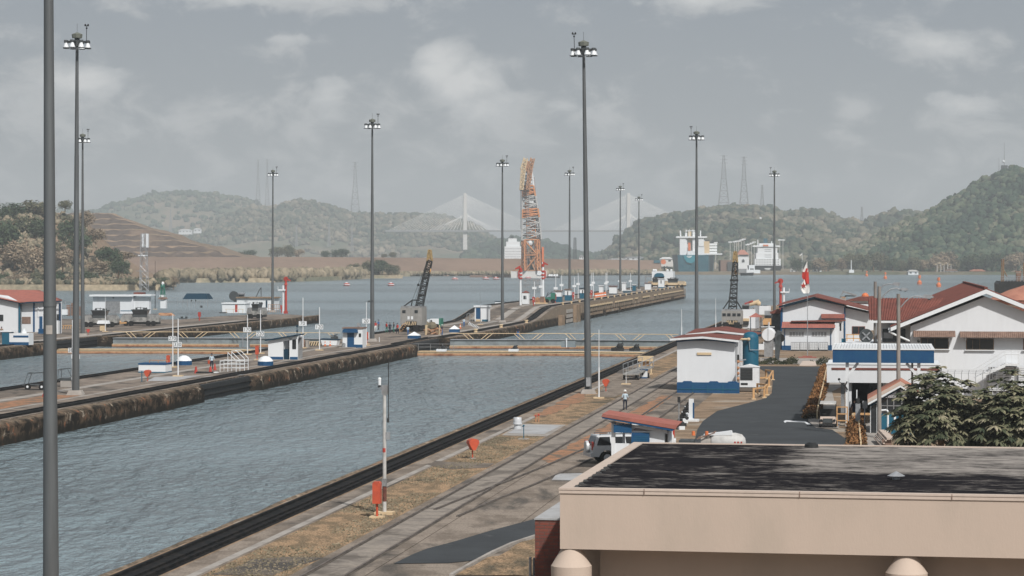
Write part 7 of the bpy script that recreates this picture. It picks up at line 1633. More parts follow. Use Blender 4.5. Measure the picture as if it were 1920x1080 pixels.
k = K('store_building', 'long low white building with a dark door behind the small office', 'building', 478, gy(582)); X, H = k.x, k.h; k.box('wall', 'lamp_white', 443, 513, 559.5, None, 0, 6); k.box('roof', 'dirt', 442, 516, 557, 559.5, -.4, 6.3); k.box('door', 'navy', 499, 502, 563, 577, -.06, 0)
b = MB(); b.path([k.P(476,557,2), k.P(482,545,2), k.P(486,539,2), k.P(486,557,2)], .10, 5); k.put(b, 'roof_frame', 'dark_steel')
k = K('loader', 'grey wheel loader cab above the small office roof', 'loader', 445, gy(580)+1, 0); X, H = k.x, k.h; b = MB(); b.lathe(k.P(438,555,0), [(1.2,0),(1.2,.4)], 14, axis='y'); k.put(b, 'wheel', 'dark_steel'); k.box('body', 'galv', 437, 456, 549, 567, .5, 2); k.box('window', 'glass', 445, 457, 552, 556, .4, .5)
k = K('site_railing', 'orange-brown railing beside the mast on the left quay', 'guard rail', 514, gy(586)); X, H = k.x, k.h; b = MB(); [b.tube((X(x),0,0), (X(x),0,H(571)), .04, n=4) for x in range(503,526,4)]; [b.tube((X(502),0,H(y)), (X(526),0,H(y)), .04, n=4) for y in (571,578)]; k.put(b, 'rail', 'dull_orange')
mule(482, gy(597), 0, 'grey towing locomotive seen end-on near the small office', 3.4, 4, 'grey_paint', ROT)
for px, py, lab in ((374, 601, 'red hydrant-like post on the bare ground of the left quay'), (528, 586, 'red valve drum left of the signal mast')):
    kk = K('red_hydrant', lab, 'hydrant', px, gy(py)); b = MB(); b.tube((0,0,0), (0,0,.9), .12, n=8); kk.put(b, 'post', 'red'); b = MB(); b.box(-.25,.25,-.2,.2,.8,1.7); kk.put(b, 'case', 'red')
k = K('orange_block', 'orange buffer blocks and plank on the bare ground left', 'buffer', 309, gy(592)); b = MB(); b.hexa([(-1.6,0,0),(2.0,0,0),(2.0,1.2,0),(-1.6,1.2,0)], [(-1.6,0,.25),(1.2,0,.25),(1.2,1.2,.6),(-1.6,1.2,.6)]); k.put(b, 'ramp', 'dull_orange')
k = K('white_console', 'white console on a cream block before the left grey locomotive', 'console', 192, gy(620)); X, H = k.x, k.h; k.box('stand', 'pale_yellow', 187, 197, 609, None, 0, .8); b = MB(); b.hexa([(X(182),-.3,H(607)),(X(204),-.3,H(607)),(X(204),1,H(607)),(X(182),1,H(607))], [(X(184),-.2,H(601)),(X(202),-.2,H(601)),(X(202),.9,H(601)),(X(184),.9,H(601))]); k.put(b, 'hood', 'lamp_white')
k = K('yellow_pallets', 'low yellow fence pieces beside the depot', 'pallet', 126, gy(617)); b = MB(); [b.bar((x,0,0), (x+.25,0,.7), .12) for x in (-.8,-.35,.1,.55)]; b.bar((-.9,0,.65), (.9,0,.65), .12); k.put(b, 'frame', 'yellow')
k = K('scrap_rack', 'rusty rack of equipment between the depot and the machine shop', 'rack', 140, gy(592)); b = MB(); X, H = k.x, k.h; [b.box(X(x),X(x+7),0,1,0,H(y)) for x, y in ((124,572),(133,568),(145,574))]; k.put(b, 'crates', 'tile_brown'); b = MB(); [b.tube((X(x),0,0), (X(x),0,H(565)), .05, n=4) for x in (122,132,142,152,160)]; [b.tube((X(120),0,H(y)), (X(165),0,H(y)), .04, n=4) for y in (566,575)]; k.put(b, 'frame', 'galv'); k.box('white_tank', 'lamp_white', 117, 128, 580, 590, -1, -.2)
# ------------------------------------------------------------------ far lake: ships, floating crane, bridge, pylons
def ywat(Y): return HZ + (HC-ZW)*F/Y
k = K('floating_crane', 'giant orange and white floating crane on a pale barge', 'floating crane', 992, 1740, ZW, None, 0); X, H = k.x, k.h
k.box('barge', 'bridge_concrete', 958, 1026, 508, 521, 0, 30); k.box('deck_rail', 'dull_orange', 960, 1022, 506, 508, -.3, .2); k.box('fender', 'red', 971, 975, 508, 522, -1, 0); k.box('fender', 'red', 1020, 1024, 508, 522, -1, 0); k.box('deck_house', 'ship_blue', 986, 1001, 467, 507, 8, 18); k.box('deck_house', 'lamp_white', 1007, 1019, 508, 516, -.6, 0); k.box('side_tower', 'orange', 1016, 1020, 463, 492, 3, 8); k.box('side_tower', 'lamp_white', 1016.5, 1019.5, 492, 507, 3, 8)
def seg(name, m, p, q, w0, w1, n, r, d=8):
    b = MB(); lattice(b, k.P(*p, d), k.P(*q, d), w0*k.s, w1*k.s, n, r, r*.75, w0*k.s*.9, w1*k.s*.9); return k.put(b, name, m)
seg('tower_leg', 'rust', (983,507), (982,450), 9, 7, 5, .55, 4); seg('tower_leg', 'rust', (1009,507), (1007,450), 9, 8, 5, .55, 4)
seg('tower_frame', 'rust', (996,507), (995,450), 24, 24, 2, .6, 2); seg('tower_section', 'dirty_white', (997,450), (995,408), 37, 32, 4, .55); seg('inner_lattice', 'rust', (997,452), (995,408), 17, 15, 6, .42)
seg('tower_section', 'rust', (995,408), (994,392), 32, 29, 3, .7); seg('inner_lattice', 'dull_orange', (993,408), (992,392), 12, 11, 3, .5); seg('tower_section', 'dirty_white', (994,392), (991.5,368), 29, 25, 3, .6); seg('inner_lattice', 'rust', (988,406), (987,345), 6, 5, 12, .4)
seg('tower_section', 'rust', (991.5,368), (990,348), 25, 20, 3, .7); seg('tower_section', 'lamp_white', (990,348), (991,322), 20, 14, 4, .5)
k.box('panel', 'dull_orange', 981.5, 1002, 356, 369, 6, 6.6); k.box('panel', 'dull_orange', 981, 985.5, 392, 410, 6, 6.6); k.box('panel', 'lamp_white', 992, 1001, 371, 391, 5.5, 6)
seg('back_stay', 'tile_brown', (1016,505), (1000,332), 5, 2.5, 22, .32, 10); seg('back_stay', 'lamp_white', (1011,440), (999,330), 3, 2, 14, .28, 9)
for a, c, e in (((985,297),(980,318),(977,356)), ((998,297),(993,318),(989,356))):
    b = MB(); lattice(b, k.P(a[0]+1,a[1],0), k.P(c[0],c[1],-1), 2.6, 3.0, 4, .42, .3); lattice(b, k.P(c[0]+1,c[1],-1), k.P(e[0]+.6,e[1],-2), 2.8, 2.2, 8, .42, .3); b.bar(k.P(c[0]+1,c[1],-1), k.P(e[0]+.6,e[1],-2), 1.3, 1.2); b.bar(k.P(c[0]+5,c[1],-1), k.P(e[0]+3.2,e[1],-2), .8, 1.2); k.put(b, 'jib', 'dull_orange' if a[0] > 990 else 'pale_yellow'); k.box('jib_foot', 'black', e[0]-2.2, e[0]+3.6, 356, 358, -3.5, -.5)
b = MB(); b.bar(k.P(981,311,1), k.P(1000,311,1), 4.5, 3); b.bar(k.P(986,318,1), k.P(997,316,1), 6, 3); b.bar(k.P(987,318,1), k.P(990,302,1), 2.4, 2); k.put(b, 'jib_head', 'dull_orange')
b = MB(); [b.tube(k.P(x,358,-2), k.P(x,430,-2), .22, n=4) for x in (976,978)]; [b.tube(k.P(x,358,-2), k.P(x+1,500,-2), .2, n=4) for x in (988,991)]; k.put(b, 'hoist_cable', 'steel')
b = MB(); [b.bar(k.P(990,478,1), k.P(x,507,1), 1.2, 1.2) for x in (981,1004)]; b.bar(k.P(978,474,1), k.P(1012,474,1), 1.2, 1.2); b.bar(k.P(1003,474,1), k.P(990,507,1), 1.0, 1.0); k.put(b, 'brace', 'dull_orange'); k.box('winch_house', 'dirt', 990, 997, 466, 478, 2, 6)
b = MB(); b.ball(k.P(993,456,4), 2.2, 10, 6); k.put(b, 'hook', 'lamp_white'); b = MB(); b.ball(k.P(950,513,0), .1); 
k = K('deck_barge', 'low dark work barge with white gear right of the floating crane', 'barge', 1035, 1735, ZW, None, 0); k.box('hull', 'black', 1025, 1050, 518, 521, 0, 12)
b = MB(); [b.tube(k.P(x,518,2), k.P(x+1,514,2), 1.0, .6, 6) for x in (1030,1034,1039,1044)]; k.put(b, 'gear', 'lamp_white')
k = K('mooring_barge', 'long flat grey barge left of the floating crane', 'barge', 915, 1790, ZW, None, 0); k.box('hull', 'tile_brown', 881, 958, 516, 520, 0, 14)
# cable-stayed bridge
Y = 4600; k = K('cable_stayed_bridge', 'hazy cable-stayed bridge with two slender towers', 'bridge', 1025, Y, 0, None, 0); X, H = k.x, k.h
b = MB(); b.box(X(722), X(1262), 0, 20, H(434.5), H(431.5)); k.put(b, 'deck', 'steel')  # shade on the deck is put into its colour, darker than the towers
for px, yb in ((872,468),(1179,470)):
    b = MB(); b.hexa([(X(px-4),4,H(yb)),(X(px+4),4,H(yb)),(X(px+4),16,H(yb)),(X(px-4),16,H(yb))], [(X(px-2.6),6,H(362)),(X(px+2.6),6,H(362)),(X(px+2.6),14,H(362)),(X(px-2.6),14,H(362))]); k.put(b, 'tower', 'bridge_concrete')
    for s in (-1, 1):
        for i in range(34):
            b = MB(); b.tube((X(px),10,H(364+i*1.2)), (X(px+s*(144-i*6.4)),10,H(432)), .24, n=4); k.put(b, 'stay_cable', 'cable_white')
# pylons
def pylon(px, y0, y1, w, Y, label, arms=3):
    k = K('lattice_pylon', label, 'pylon', px, Y, zat(y1, Y), 'electricity pylons on the hills', 0); b = MB(); h = k.h(y0); r = .45*Y/4000
    lattice(b, (0,0,-12), (0,0,h*.55), w*k.s, w*k.s*.38, 6, r, r*.55); lattice(b, (0,0,h*.55), (0,0,h), w*k.s*.38, w*k.s*.14, 6, r*.9, r*.5); k.put(b, 'mast', 'steel')
    for i in range(arms):
        b = MB(); z = h*(.99-.07*i); b.bar((-w*.32*k.s,0,z), (w*.32*k.s,0,z), r*1.6, r*1.2); k.put(b, 'crossarm', 'steel')
for px, y0, y1, w, Y, lab in ((484,299,374,8,6650,'left of the two thin pylons on the far left ridge'),(501,299,384,8,6680,'right of the two thin pylons on the far left ridge'),(666,304,406,19,5720,'large tapering pylon on the wooded hill left of the bridge'),
  (1357,291,389,23,4050,'tallest left pylon of three behind the blue ship'),(1395,294,389,19,4080,'middle pylon of three on the hill behind the ships'),(1429,347,396,10,4100,'shortest right pylon of three on the hill'),(1616,388,422,8,4100,'lone small pylon on the saddle right of the ships'),
  (320,392,428,5,5500,'small pylon on the slope of the far left ridge'),(617,418,452,5,5000,'small pylon on the dry slope left of the large pylon'),(660,424,460,5,4950,'small pylon on the dry slope below the large pylon'),(556,424,456,4,5000,'small pylon on the dry slope, leftmost of the low three')):
    pylon(px, y0, y1, w, Y, lab)
for px, y0, y1, lab in ((1873,296,312,'shorter antenna on top of the big right hill'),(1883,268,310,'taller antenna on top of the big right hill')):
    k = K('hill_antenna', lab, 'antenna', px, 2760, zat(y1, 2760), None, 0); b = MB(); b.tube((0,0,-6), (0,0,k.h(y0)), .35, .15, 5); k.put(b, 'mast', 'steel')
    if px == 1883: b = MB(); b.ball((-.8,0,k.h(303)), 1.5, 8, 5); k.put(b, 'dish', 'lamp_white'); k.box('cabin', 'dark_steel', 1878, 1889, 310, 318, -1, 4)
# ships
k = K('blue_cargo_ship', 'moored cargo ship with a dark blue hull and white upper works', 'ship', 1300, 2145, ZW, None, 0); X, H = k.x, k.h
b = MB(); b.hexa([(X(1273),0,0),(X(1328),0,0),(X(1350),70,0),(X(1275),70,0)], [(X(1270),-2,H(478)),(X(1328),-2,H(478)),(X(1352),72,H(478)),(X(1270),72,H(478))]); k.put(b, 'hull', 'ship_blue')
b = MB(); b.exty([(X(1281),H(479)),(X(1283),H(486)),(X(1288),H(492)),(X(1296),H(494)),(X(1301),H(491)),(X(1304),H(485)),(X(1305),H(479))], -2.3, -1.8); k.put(b, 'stern_panel', 'ship_teal')
b = MB(); b.box(X(1287),X(1297),-2.5,-2.3,H(481.2),H(479.8)); b.box(X(1289),X(1295),-2.5,-2.3,H(483.2),H(482.2)); k.put(b, 'stern_lettering', 'lamp_white')
for a in ((1275,1287,463,478),(1309,1321,462,478),(1275,1286,444,463),(1310,1320,444,463),(1289,1308,470,478)): k.box('deckhouse', 'lamp_white', *a, 2, 12)
k.box('bridge_wing', 'lamp_white', 1268, 1326, 443, 446, 1, 8); k.box('deckhouse', 'bridge_concrete', 1286, 1310, 447, 470, 6, 14); k.box('funnel_stripe', 'orange', 1290.5, 1295, 455, 470, 1.6, 2); k.box('funnel', 'pale_yellow', 1291, 1297, 434, 452, 5, 8); k.box('column', 'lamp_white', 1299, 1304, 434, 476, 3, 5); k.box('column', 'lamp_white', 1285, 1289, 437, 476, 3, 5)
b = MB(); [b.bar(k.P(x,444,4), k.P(x-1+i,432,4), 1.1) for i, x in enumerate((1277,1314))]; [b.tube(k.P(x,446,5), k.P(x,430,5), .35, n=4) for x in (1287,1293,1300,1306)]; b.bar(k.P(1286,433,5), k.P(1308,432,5), .6); k.put(b, 'mast', 'lamp_white')
for i in range(4): k.box('container', 'lamp_white', 1333, 1349, 456+i*5.3, 460+i*5.3, 25, 40)
k.box('deck_gear', 'pale_yellow', 1321, 1333, 452, 476, 16, 22); b = MB(); [b.lathe(k.P(x,451,18), [(1.1,0),(1.1,.8)], 10, axis='y') for x in (1327,1331)]; k.put(b, 'winch', 'dark_steel'); k.box('deck_edge', 'lamp_white', 1322, 1356, 475, 477.5, 10, 60)
k = K('dark_barge', 'long grey-brown flat barge moored right of the blue ship', 'barge', 1368, 2170, ZW, None, 0); k.box('hull', 'tile_brown', 1351, 1372, 488, 510, 0, 20); k.box('hull', 'dark_steel', 1364, 1384, 491, 512, -2, 12)
k = K('white_cargo_ship', 'cargo ship with a black hull and a stepped white superstructure', 'ship', 1438, 2300, ZW, None, 0); X, H = k.x, k.h
b = MB(); b.hexa([(X(1417),0,0),(X(1463),0,0),(X(1466),60,0),(X(1415),60,0)], [(X(1415),-2,H(498)),(X(1465),-2,H(498)),(X(1467),62,H(498)),(X(1413),62,H(498))]); k.put(b, 'hull', 'black')
b = MB(); b.box(X(1433),X(1445),-2.3,-2,H(504.3),H(502.8)); b.box(X(1435),X(1443),-2.3,-2,H(506.3),H(505.3)); k.put(b, 'stern_lettering', 'lamp_white')
for a, d in (((1415,1464,485,498),0),((1418,1460,474,485),2),((1421,1458,464,474),3),((1424,1455,456,464),4)): k.box('deckhouse', 'lamp_white', *a, d, d+14)
k.box('bridge_wing', 'lamp_white', 1412, 1463, 460, 463, 2, 9)
for y in (487, 491.5, 496):
    for i in range(9): k.box('window', 'dark_steel', 1418+i*5, 1420+i*5, y-.8, y+.8, -.1, 0)
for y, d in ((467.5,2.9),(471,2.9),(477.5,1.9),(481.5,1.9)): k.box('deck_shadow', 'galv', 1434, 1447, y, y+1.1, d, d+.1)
k.box('funnel', 'ship_blue', 1433.5, 1440.5, 447, 457.5, 8, 12); b = MB(); [b.bar(k.P(x,460,6), k.P(x,y,6), .8) for x, y in ((1422,449),(1448,452),(1453,450))]; k.put(b, 'mast', 'lamp_white'); k.box('lifeboat', 'orange', 1431, 1441, 459, 461.5, 1.5, 3)
k = K('white_cruise_block', 'blocky white ship superstructure rising above the dam left of the floating crane', 'ship', 962, 2600, ZW, None, 0); X, H = k.x, k.h
for a, d in (((946,979,462,486),0),((949,975,453,462),2),((953,969,447,453),3)): k.box('deckhouse', 'lamp_white', *a, d, d+12)
for y in (466,471,476,481): k.box('deck_line', 'galv', 947, 978, y, y+.8, -.1, 0)
k.box('funnel', 'dark_steel', 957, 963, 443, 447, 4, 8); k.box('hull', 'black', 944, 981, 486, 512, 0, 20)
k = K('tug_boat', 'white and black tug boat in front of the white cargo ship', 'tug boat', 1408, 1960, ZW, None, 0); X, H = k.x, k.h
b = MB(); b.hexa([(X(1391),2,0),(X(1412),0,0),(X(1414),12,0),(X(1391),12,0)], [(X(1389.5),0,H(512)),(X(1413.5),-1,H(511)),(X(1414.5),13,H(511)),(X(1389.5),13,H(512))]); k.put(b, 'hull', 'black')
k.box('cabin', 'lamp_white', 1405, 1416, 497, 507, 3, 8); k.box('cabin', 'lamp_white', 1400, 1426, 506, 512.5, 2, 9); k.box('window', 'glass', 1407, 1414, 503.5, 505.5, 2.9, 3); k.box('fore_deck', 'steel', 1386, 1401, 504, 511.5, 3, 8)
k = K('canal_control_house', 'white control house with an orange hipped roof and arched window', 'building', 1394, 2400, 0, None, 0); X, H = k.x, k.h
k.box('wall', 'lamp_white', 1384, 1404, 479, None, 0, 20); k.box('window_band', 'dark_steel', 1387, 1402, 477.5, 479.5, -.1, 0); b = MB(); b.hexa([(X(1382),-2,H(477.5)),(X(1405),-2,H(477.5)),(X(1405),22,H(477.5)),(X(1382),22,H(477.5))], [(X(1389),8,H(468.5)),(X(1397),8,H(468.5)),(X(1397),12,H(468.5)),(X(1389),12,H(468.5))]); k.put(b, 'roof', 'tank_orange')
k.poly('arch_window', 'dark_steel', [(1391,492),(1391,488),(1393.5,485.5),(1396,488),(1396,492)], -.3, 0)
for i, (px, yt) in enumerate(((1369,454),(1377,453.5),(1381,452.5),(1385,452),(1390,450),(1395,448.5),(1401,459),(1404,458),(1409,456),(1414,454),(1462,450),(1468,450),(1322,452),(1342,455))):
    k = K('far_light_pole', 'slender white light pole %s' % ['at the left end of the far row','second in the far row','third in the far row','fourth in the far row','fifth in the far row','sixth and tallest in the far row','first of the row right of the control house','second of the row right of the control house','third of the row right of the control house','last of the row right of the control house','left of a pair right of the white ship','right of a pair right of the white ship','behind the blue ship deckhouse','behind the blue ship containers'][i], 'light pole', px, 2450+i*12, 0, 'light poles at the far locks', 0)
    b = MB(); b.tube((0,0,0), (0,0,k.h(yt)), .35, .25, 5); k.put(b, 'pole', 'bridge_concrete'); b = MB(); b.box(-1.9,1.9,-.5,.5,k.h(yt)-.5,k.h(yt)+.6); k.put(b, 'lamp_head', 'lamp_white')
# buoys
for px, py, lab in ((650,536,'flat red float leftmost on the lake'),(733,536,'flat red and white float, second from the left'),(853,525,'red and white float, left of the barge'),(911,524,'red and white float below the grey barge'),(930,524,'red and white float nearest the far mast'),(990,523,'float in front of the floating crane')):
    Y = gy(py, ZW); k = K('mooring_float', lab, 'float', px, Y, ZW, 'red and white floats on the lake', 0); b = MB(); r = 6.5*k.s; b.lathe((0,0,-.2), [(r*.8,0),(r,.6),(r*.95,1.2),(r*.5,1.6)], 12); k.put(b, 'body', 'red'); b = MB(); b.lathe((0,0,.5), [(r*1.02,0),(r*1.02,.35)], 12); b.box(-r*.3,r*.3,-r*.3,r*.3,1.0,1.9); k.put(b, 'band', 'lamp_white')
for px, py, s, lab in ((1724,533,1.0,'orange buoy, second nearest on the right lake'),(1760,538,1.05,'orange buoy nearest on the right lake'),(1660,523,.75,'small pink buoy off the right shore'),(1625,518,.6,'faint small buoy farthest off the right shore')):
    Y = gy(py, ZW); k = K('channel_buoy', lab, 'buoy', px, Y, ZW, 'orange channel buoys', 0); q = s*.5*13*k.s/ (s if s else 1)
    b = MB(); b.lathe((0,0,0), [(4.2*k.s*s,0),(4.4*k.s*s,1.2),(2.0*k.s*s,2.2)], 12); k.put(b, 'float', 'orange'); b = MB(); b.tube((0,0,2), (0,0,11*k.s*s), 1.2*k.s*s, n=8); k.put(b, 'mast', 'pale_yellow'); b = MB(); b.lathe((0,0,11*k.s*s), [(2.7*k.s*s,0),(2.5*k.s*s,6*k.s*s)], 10); k.put(b, 'daymark', 'orange')
# shore houses
for px, x0, x1, yt, yb, Y, m, rf, lab in ((1711,1703,1722,506,514,2066,'lamp_white','bridge_concrete','white boathouse on the right shore below the big hill'),(1785,1774,1796,505,513,2070,'lamp_white','tile_brown','white house with a porch on the right shore'),(1846,1820,1848,505,514,2075,'pale_yellow','tank_orange','orange-roofed long house on the right shore'),(1532,1524,1540,500,510,2120,'lamp_white','blue','white shed with a blue roof right of the flag'),(1492,1482,1496,502,511,2130,'lamp_white','bridge_concrete','white shed left of the flag on the far quay'),(1548,1543,1556,498,511,2150,'dirt','tile_brown','brown low house on the far shore'),(1180,1140,1180,485,488,2900,'lamp_white','lamp_white','long thin white building on the far dam slope'),(1195,1173,1212,481,487,2950,'lamp_white','galv','white warehouse behind the dam right of the pale masts'),
   (1245,1237,1262,482,492,2300,'bridge_concrete','lamp_white','pale arched warehouse left of the blue ship'),(340,335,360,430,436,5150,'lamp_white','lamp_white','long white roofs under the far left ridge'),(371,363,377,428,434,5180,'lamp_white','lamp_white','short white building under the far left ridge'),(400,397,404,476,482,2050,'lamp_white','lamp_white','tiny white cabin at the foot of the terraced slope'),(1090,1086,1094,478,486,2500,'lamp_white','galv','small white cabin beside the far antenna')):
    k = K('shore_building', lab, 'building', (x0+x1)/2, Y, zat(yb, Y), None, 0); h = k.h(yt); w = (x1-x0)/2*k.s; d = min(14, w*1.2)
    b = MB(); b.box(-w,w,0,d,-4,h*.65); k.put(b, 'wall', m); b = MB(); b.exty([(-w*1.06,h*.62),(w*1.06,h*.62),(w*.5,h),(-w*.5,h)], -.8, d+.8); k.put(b, 'roof', rf)
    b = MB(); n = max(2, int(w/3)); [b.box(-w+2*w*(i+.3)/n, -w+2*w*(i+.65)/n, -.12, 0, h*.15, h*.45) for i in range(n)]
    for i in range(n): b2 = MB(); b2.box(-w+2*w*(i+.3)/n, -w+2*w*(i+.65)/n, -.12, 0, h*.15, h*.45); k.put(b2, 'window', 'dark_steel')
k = K('lighthouse_marker', 'slim white navigation marker on the right shore', 'marker', 1596, 2065, 0, None, 0); b = MB(); b.tube((0,0,0), (0,0,k.h(488)), .5, .35, 6); k.put(b, 'mast', 'lamp_white'); k.box('base', 'lamp_white', 1592, 1601, 506, None, -1, 2)
k = K('far_antenna', 'dark lattice antenna behind the dam right of the floating crane', 'antenna', 1078, 2500, 0, None, 0); b = MB(); lattice(b, (0,0,0), (0,0,k.h(446)), 3.4, 2.0, 10, .35); k.put(b, 'mast', 'dark_steel')
k = K('shore_winch', 'orange wheel and teal cabins left of the blue ship', 'winch', 1240, 2080, 0, None, 0); b = MB(); b.lathe(k.P(1244,491,0), [(2.2,0),(2.2,.8)], 14, axis='y'); k.put(b, 'wheel', 'orange'); k.box('cabin', 'ship_blue', 1226, 1238, 488, 493, 0, 4)
for px, py, lab in ((1381,411,'left of two tiny white range boards on the hill'),(1366,412,'x')):
    if lab == 'x': continue
for px, y0, y1, lab in ((1401,417,432,'left of two white range boards on the wooded hill'),(1426,407,420,'right of two white range boards on the wooded hill')):
    k = K('range_board', lab, 'range board', px, 3550, zat(y1, 3550), None, 0); k.box('board', 'lamp_white', px-2, px+2, y0, y0+7, 0, .5); b = MB(); b.tube((0,.3,-25), (0,.3,k.h(y0)), .3, n=4); k.put(b, 'mast', 'steel')
k = K('far_flag', 'tiny white flag on a pole over the trees right of the white ship', 'flag', 1504, 2200, 0, None, 0); b = MB(); b.tube((0,0,0), (0,0,k.h(474)), .25, n=4); k.put(b, 'pole', 'lamp_white'); k.poly('cloth', 'cloth_white', [(1499,479),(1504,474),(1504,477),(1500,480)], 0, .3)
# ------------------------------------------------------------------ individual trees
def crownmesh(seed, n=900, size=.16, kind='round', flat=.8):
    """leafy crown of radius 1 built from clumps of leaf quads with gaps between them"""
    r = np.random.RandomState(seed); C = []
    for i in range(34):
        p = r.normal(0, 1, 3); p /= np.linalg.norm(p); p *= r.uniform(.35, .82); p[2] = abs(p[2])*flat if r.rand() < .6 else p[2]*.8; C.append((p, r.uniform(.22, .42), r.uniform(.25, .75)))
    def f(q):
        c, s, t = C[q.randint(len(C))]; d = q.normal(0, 1, 3); d /= np.linalg.norm(d); return c + d*s*q.uniform(.7, 1), d + np.array([0,0,.3]), t + d[2]*.0
    return leafy(n, f, size, seed)
CV = [crownmesh(100+i, 1900, .11) for i in range(5)]
crown_me = {}
def tree(px, py, hpx, wpx, Y, label, m, group=None, z=None, name='tree', bare=False, cat='tree'):
    z = zat(py, Y) if z is None else z; t = thing(name, label, cat, at(px, Y, z), 0, group); h = hpx*Y/F; w = wpx*Y/F/2
    i = rnd.randrange(5); key = (m, i)
    if key not in crown_me:
        V, Fc, T = CV[i]; o = np_mesh('crown', V, Fc, M[m], T); crown_me[key] = o.data; o.parent = t
    else: o = bpy.data.objects.new('crown', crown_me[key]); sc.collection.objects.link(o); o.parent = t
    o.scale = (w*1.12, w*1.12, h*.52); o.location = (0, 0, h*.44); o.rotation_euler = (0, 0, rnd.uniform(0, 6))
    b = MB(); r = max(.12, h*.028); b.tube((0,0,-1), (0,0,h*.5), r*1.4, r, 6)
    for j in range(5):
        a = j*1.3+rnd.random(); b.tube((0,0,h*(.25+.05*j)), (w*.6*math.cos(a), w*.6*math.sin(a), h*(.6+.06*j)), r*.7, r*.25, 5)
    b.build('trunk', M['pole_concrete'] if bare else M['wood'], t); return t
# scrubby bank on the left
G1 = 'trees and bushes on the left bank'
bank = [(10,470,66,70,1180,'leaf_green','dark green tree at the left edge of the bank, mid height'),(50,455,62,80,1240,'leaf_olive','broad olive tree below the skyline left of the thick mast'),(66,410,40,70,1290,'leaf_olive','flat-topped tree on the skyline left of the thick mast'),(25,420,44,60,1280,'leaf_green','dark tree on the skyline near the left edge'),
 (72,448,44,52,1230,'leaf_green','dark tree just left of the thick mast'),(122,395,24,26,1300,'leaf_olive','small tree standing out on the skyline between the masts'),(130,460,60,50,1220,'leaf_green','dark green tree between the masts, mid slope'),(150,480,50,50,1200,'leaf_green','dark tree behind the thinner mast'),(28,500,56,70,1150,'leaf_dry','bare tan tree at the left of the bank'),
 (62,512,56,60,1135,'leaf_dry','bare tan tree with pale trunks left of the thick mast'),(118,505,44,50,1150,'leaf_dry','tan bush between the masts'),(8,542,36,30,1090,'leaf_green','dark bush at the left edge above the depot roof'),(40,538,30,56,1085,'leaf_dry','low tan bush above the depot roof'),(72,540,34,44,1085,'leaf_olive','olive bush by the waterline left of the thick mast'),
 (112,545,44,36,1080,'leaf_green','dark bush by the waterline between the masts'),(140,546,36,40,1078,'leaf_dry','tan bush by the waterline at the thinner mast'),(166,546,44,36,1078,'leaf_green','dark bush by the waterline right of the thinner mast'),(190,545,32,44,1078,'leaf_olive','olive bush by the waterline right of the masts'),(205,500,46,46,1120,'leaf_green','rounded dark tree in the middle of the bank'),
 (222,520,44,40,1100,'leaf_green','dark green drooping tree right of the bank centre'),(186,515,30,56,1110,'leaf_dry','tan thicket below the rounded dark tree'),(218,545,26,48,1075,'leaf_dry','tan bush at the waterline, right part of the bank'),(245,546,30,40,1075,'leaf_olive','olive bush at the waterline near the white beacon'),(270,544,30,44,1078,'leaf_dry','tan bush at the waterline behind the dark lamp pole'),
 (301,542,26,32,1080,'leaf_green','rounded dark bush at the right end of the bank'),(325,538,22,30,1090,'leaf_dry','last tan bush at the right end of the bank'),(180,455,30,50,1240,'leaf_dry','dry tree on the slope before the terraces'),(232,488,20,50,1150,'leaf_dry','dry low tree between the dark tree and scaffold tower'),(95,485,40,40,1170,'leaf_olive','olive tree behind the thick mast'),(160,425,34,40,1270,'leaf_dry','dry tree near the top of the slope beside the thinner mast')]
for px, py, h, w, Y, m, lab in bank: tree(px, py, h, w, Y, lab, m, G1)
G2 = 'trees on the reed spit'
for px, py, h, w, m, lab in ((690,521,32,34,'leaf_olive','grey-green tree left of the mast on the reed spit'),(712,521,36,40,'leaf_green','larger tree right of the mast on the reed spit'),(742,520,22,18,'leaf_olive','thin pale tree at the tip of the reed spit'),(664,520,26,30,'leaf_olive','low tree leftmost on the reed spit'),(728,520,26,30,'leaf_olive','bushy tree near the tip of the reed spit')):
    tree(px, py, h, w, 1700, lab, m, G2, .5)
slab('shore', [at(630,1690), at(755,1700), at(752,1740), at(620,1740)], -5, .6, M['reed'])
# trees along the far right shore
G3 = 'trees along the right lake shore'; pos = ORD
for i in range(22):
    px = 1498 + i*19.5 + rnd.uniform(-4, 4); h = rnd.uniform(22, 44) if px > 1560 else rnd.uniform(20, 30)
    tree(px, 511, h, h*rnd.uniform(.8, 1.25), 2105+rnd.uniform(0, 60), '%s tree from the left in the row along the right lake shore' % pos[i], rnd.choice(['leaf_olive','leaf_green','leaf_olive','leaf_dry']), G3, .6)
for i, px in enumerate((1757, 1764, 1770, 1777, 1783)):
    k = K('palm_tree', '%s pale-trunked palm from the left on the right shore' % pos[i], 'palm tree', px, 2078, .4, 'pale palms on the right shore', 0); b = MB(); h = k.h(496-3*(i % 2)); b.tube((0,0,0), (0,0,h), .35, .25, 5); k.put(b, 'trunk', 'bridge_concrete'); b = MB()
    for j in range(8): a = j*.785; b.add([(0,0,h),(1.6*math.cos(a),1.6*math.sin(a),h+.6),(3*math.cos(a),3*math.sin(a),h-.9),(1.5*math.cos(a+.25),1.5*math.sin(a+.25),h+.1)], [(0,1,2,3)])
    o = k.put(b, 'crown', 'reed')
# trees behind the dam
for i, (px, w, h, m) in enumerate(((470,26,18,'leaf_green'),(452,20,14,'leaf_olive'),(520,30,26,'leaf_olive'),(540,34,28,'leaf_olive'),(560,24,20,'leaf_dry'),(610,22,16,'leaf_green'),(640,40,20,'leaf_green'),(720,12,10,'leaf_olive'),(736,16,14,'leaf_olive'))):
    tree(px, 482, h, w, 2350, '%s hazy tree from the left standing behind the dam' % pos[i], m, 'trees behind the dam', zat(484, 2350))
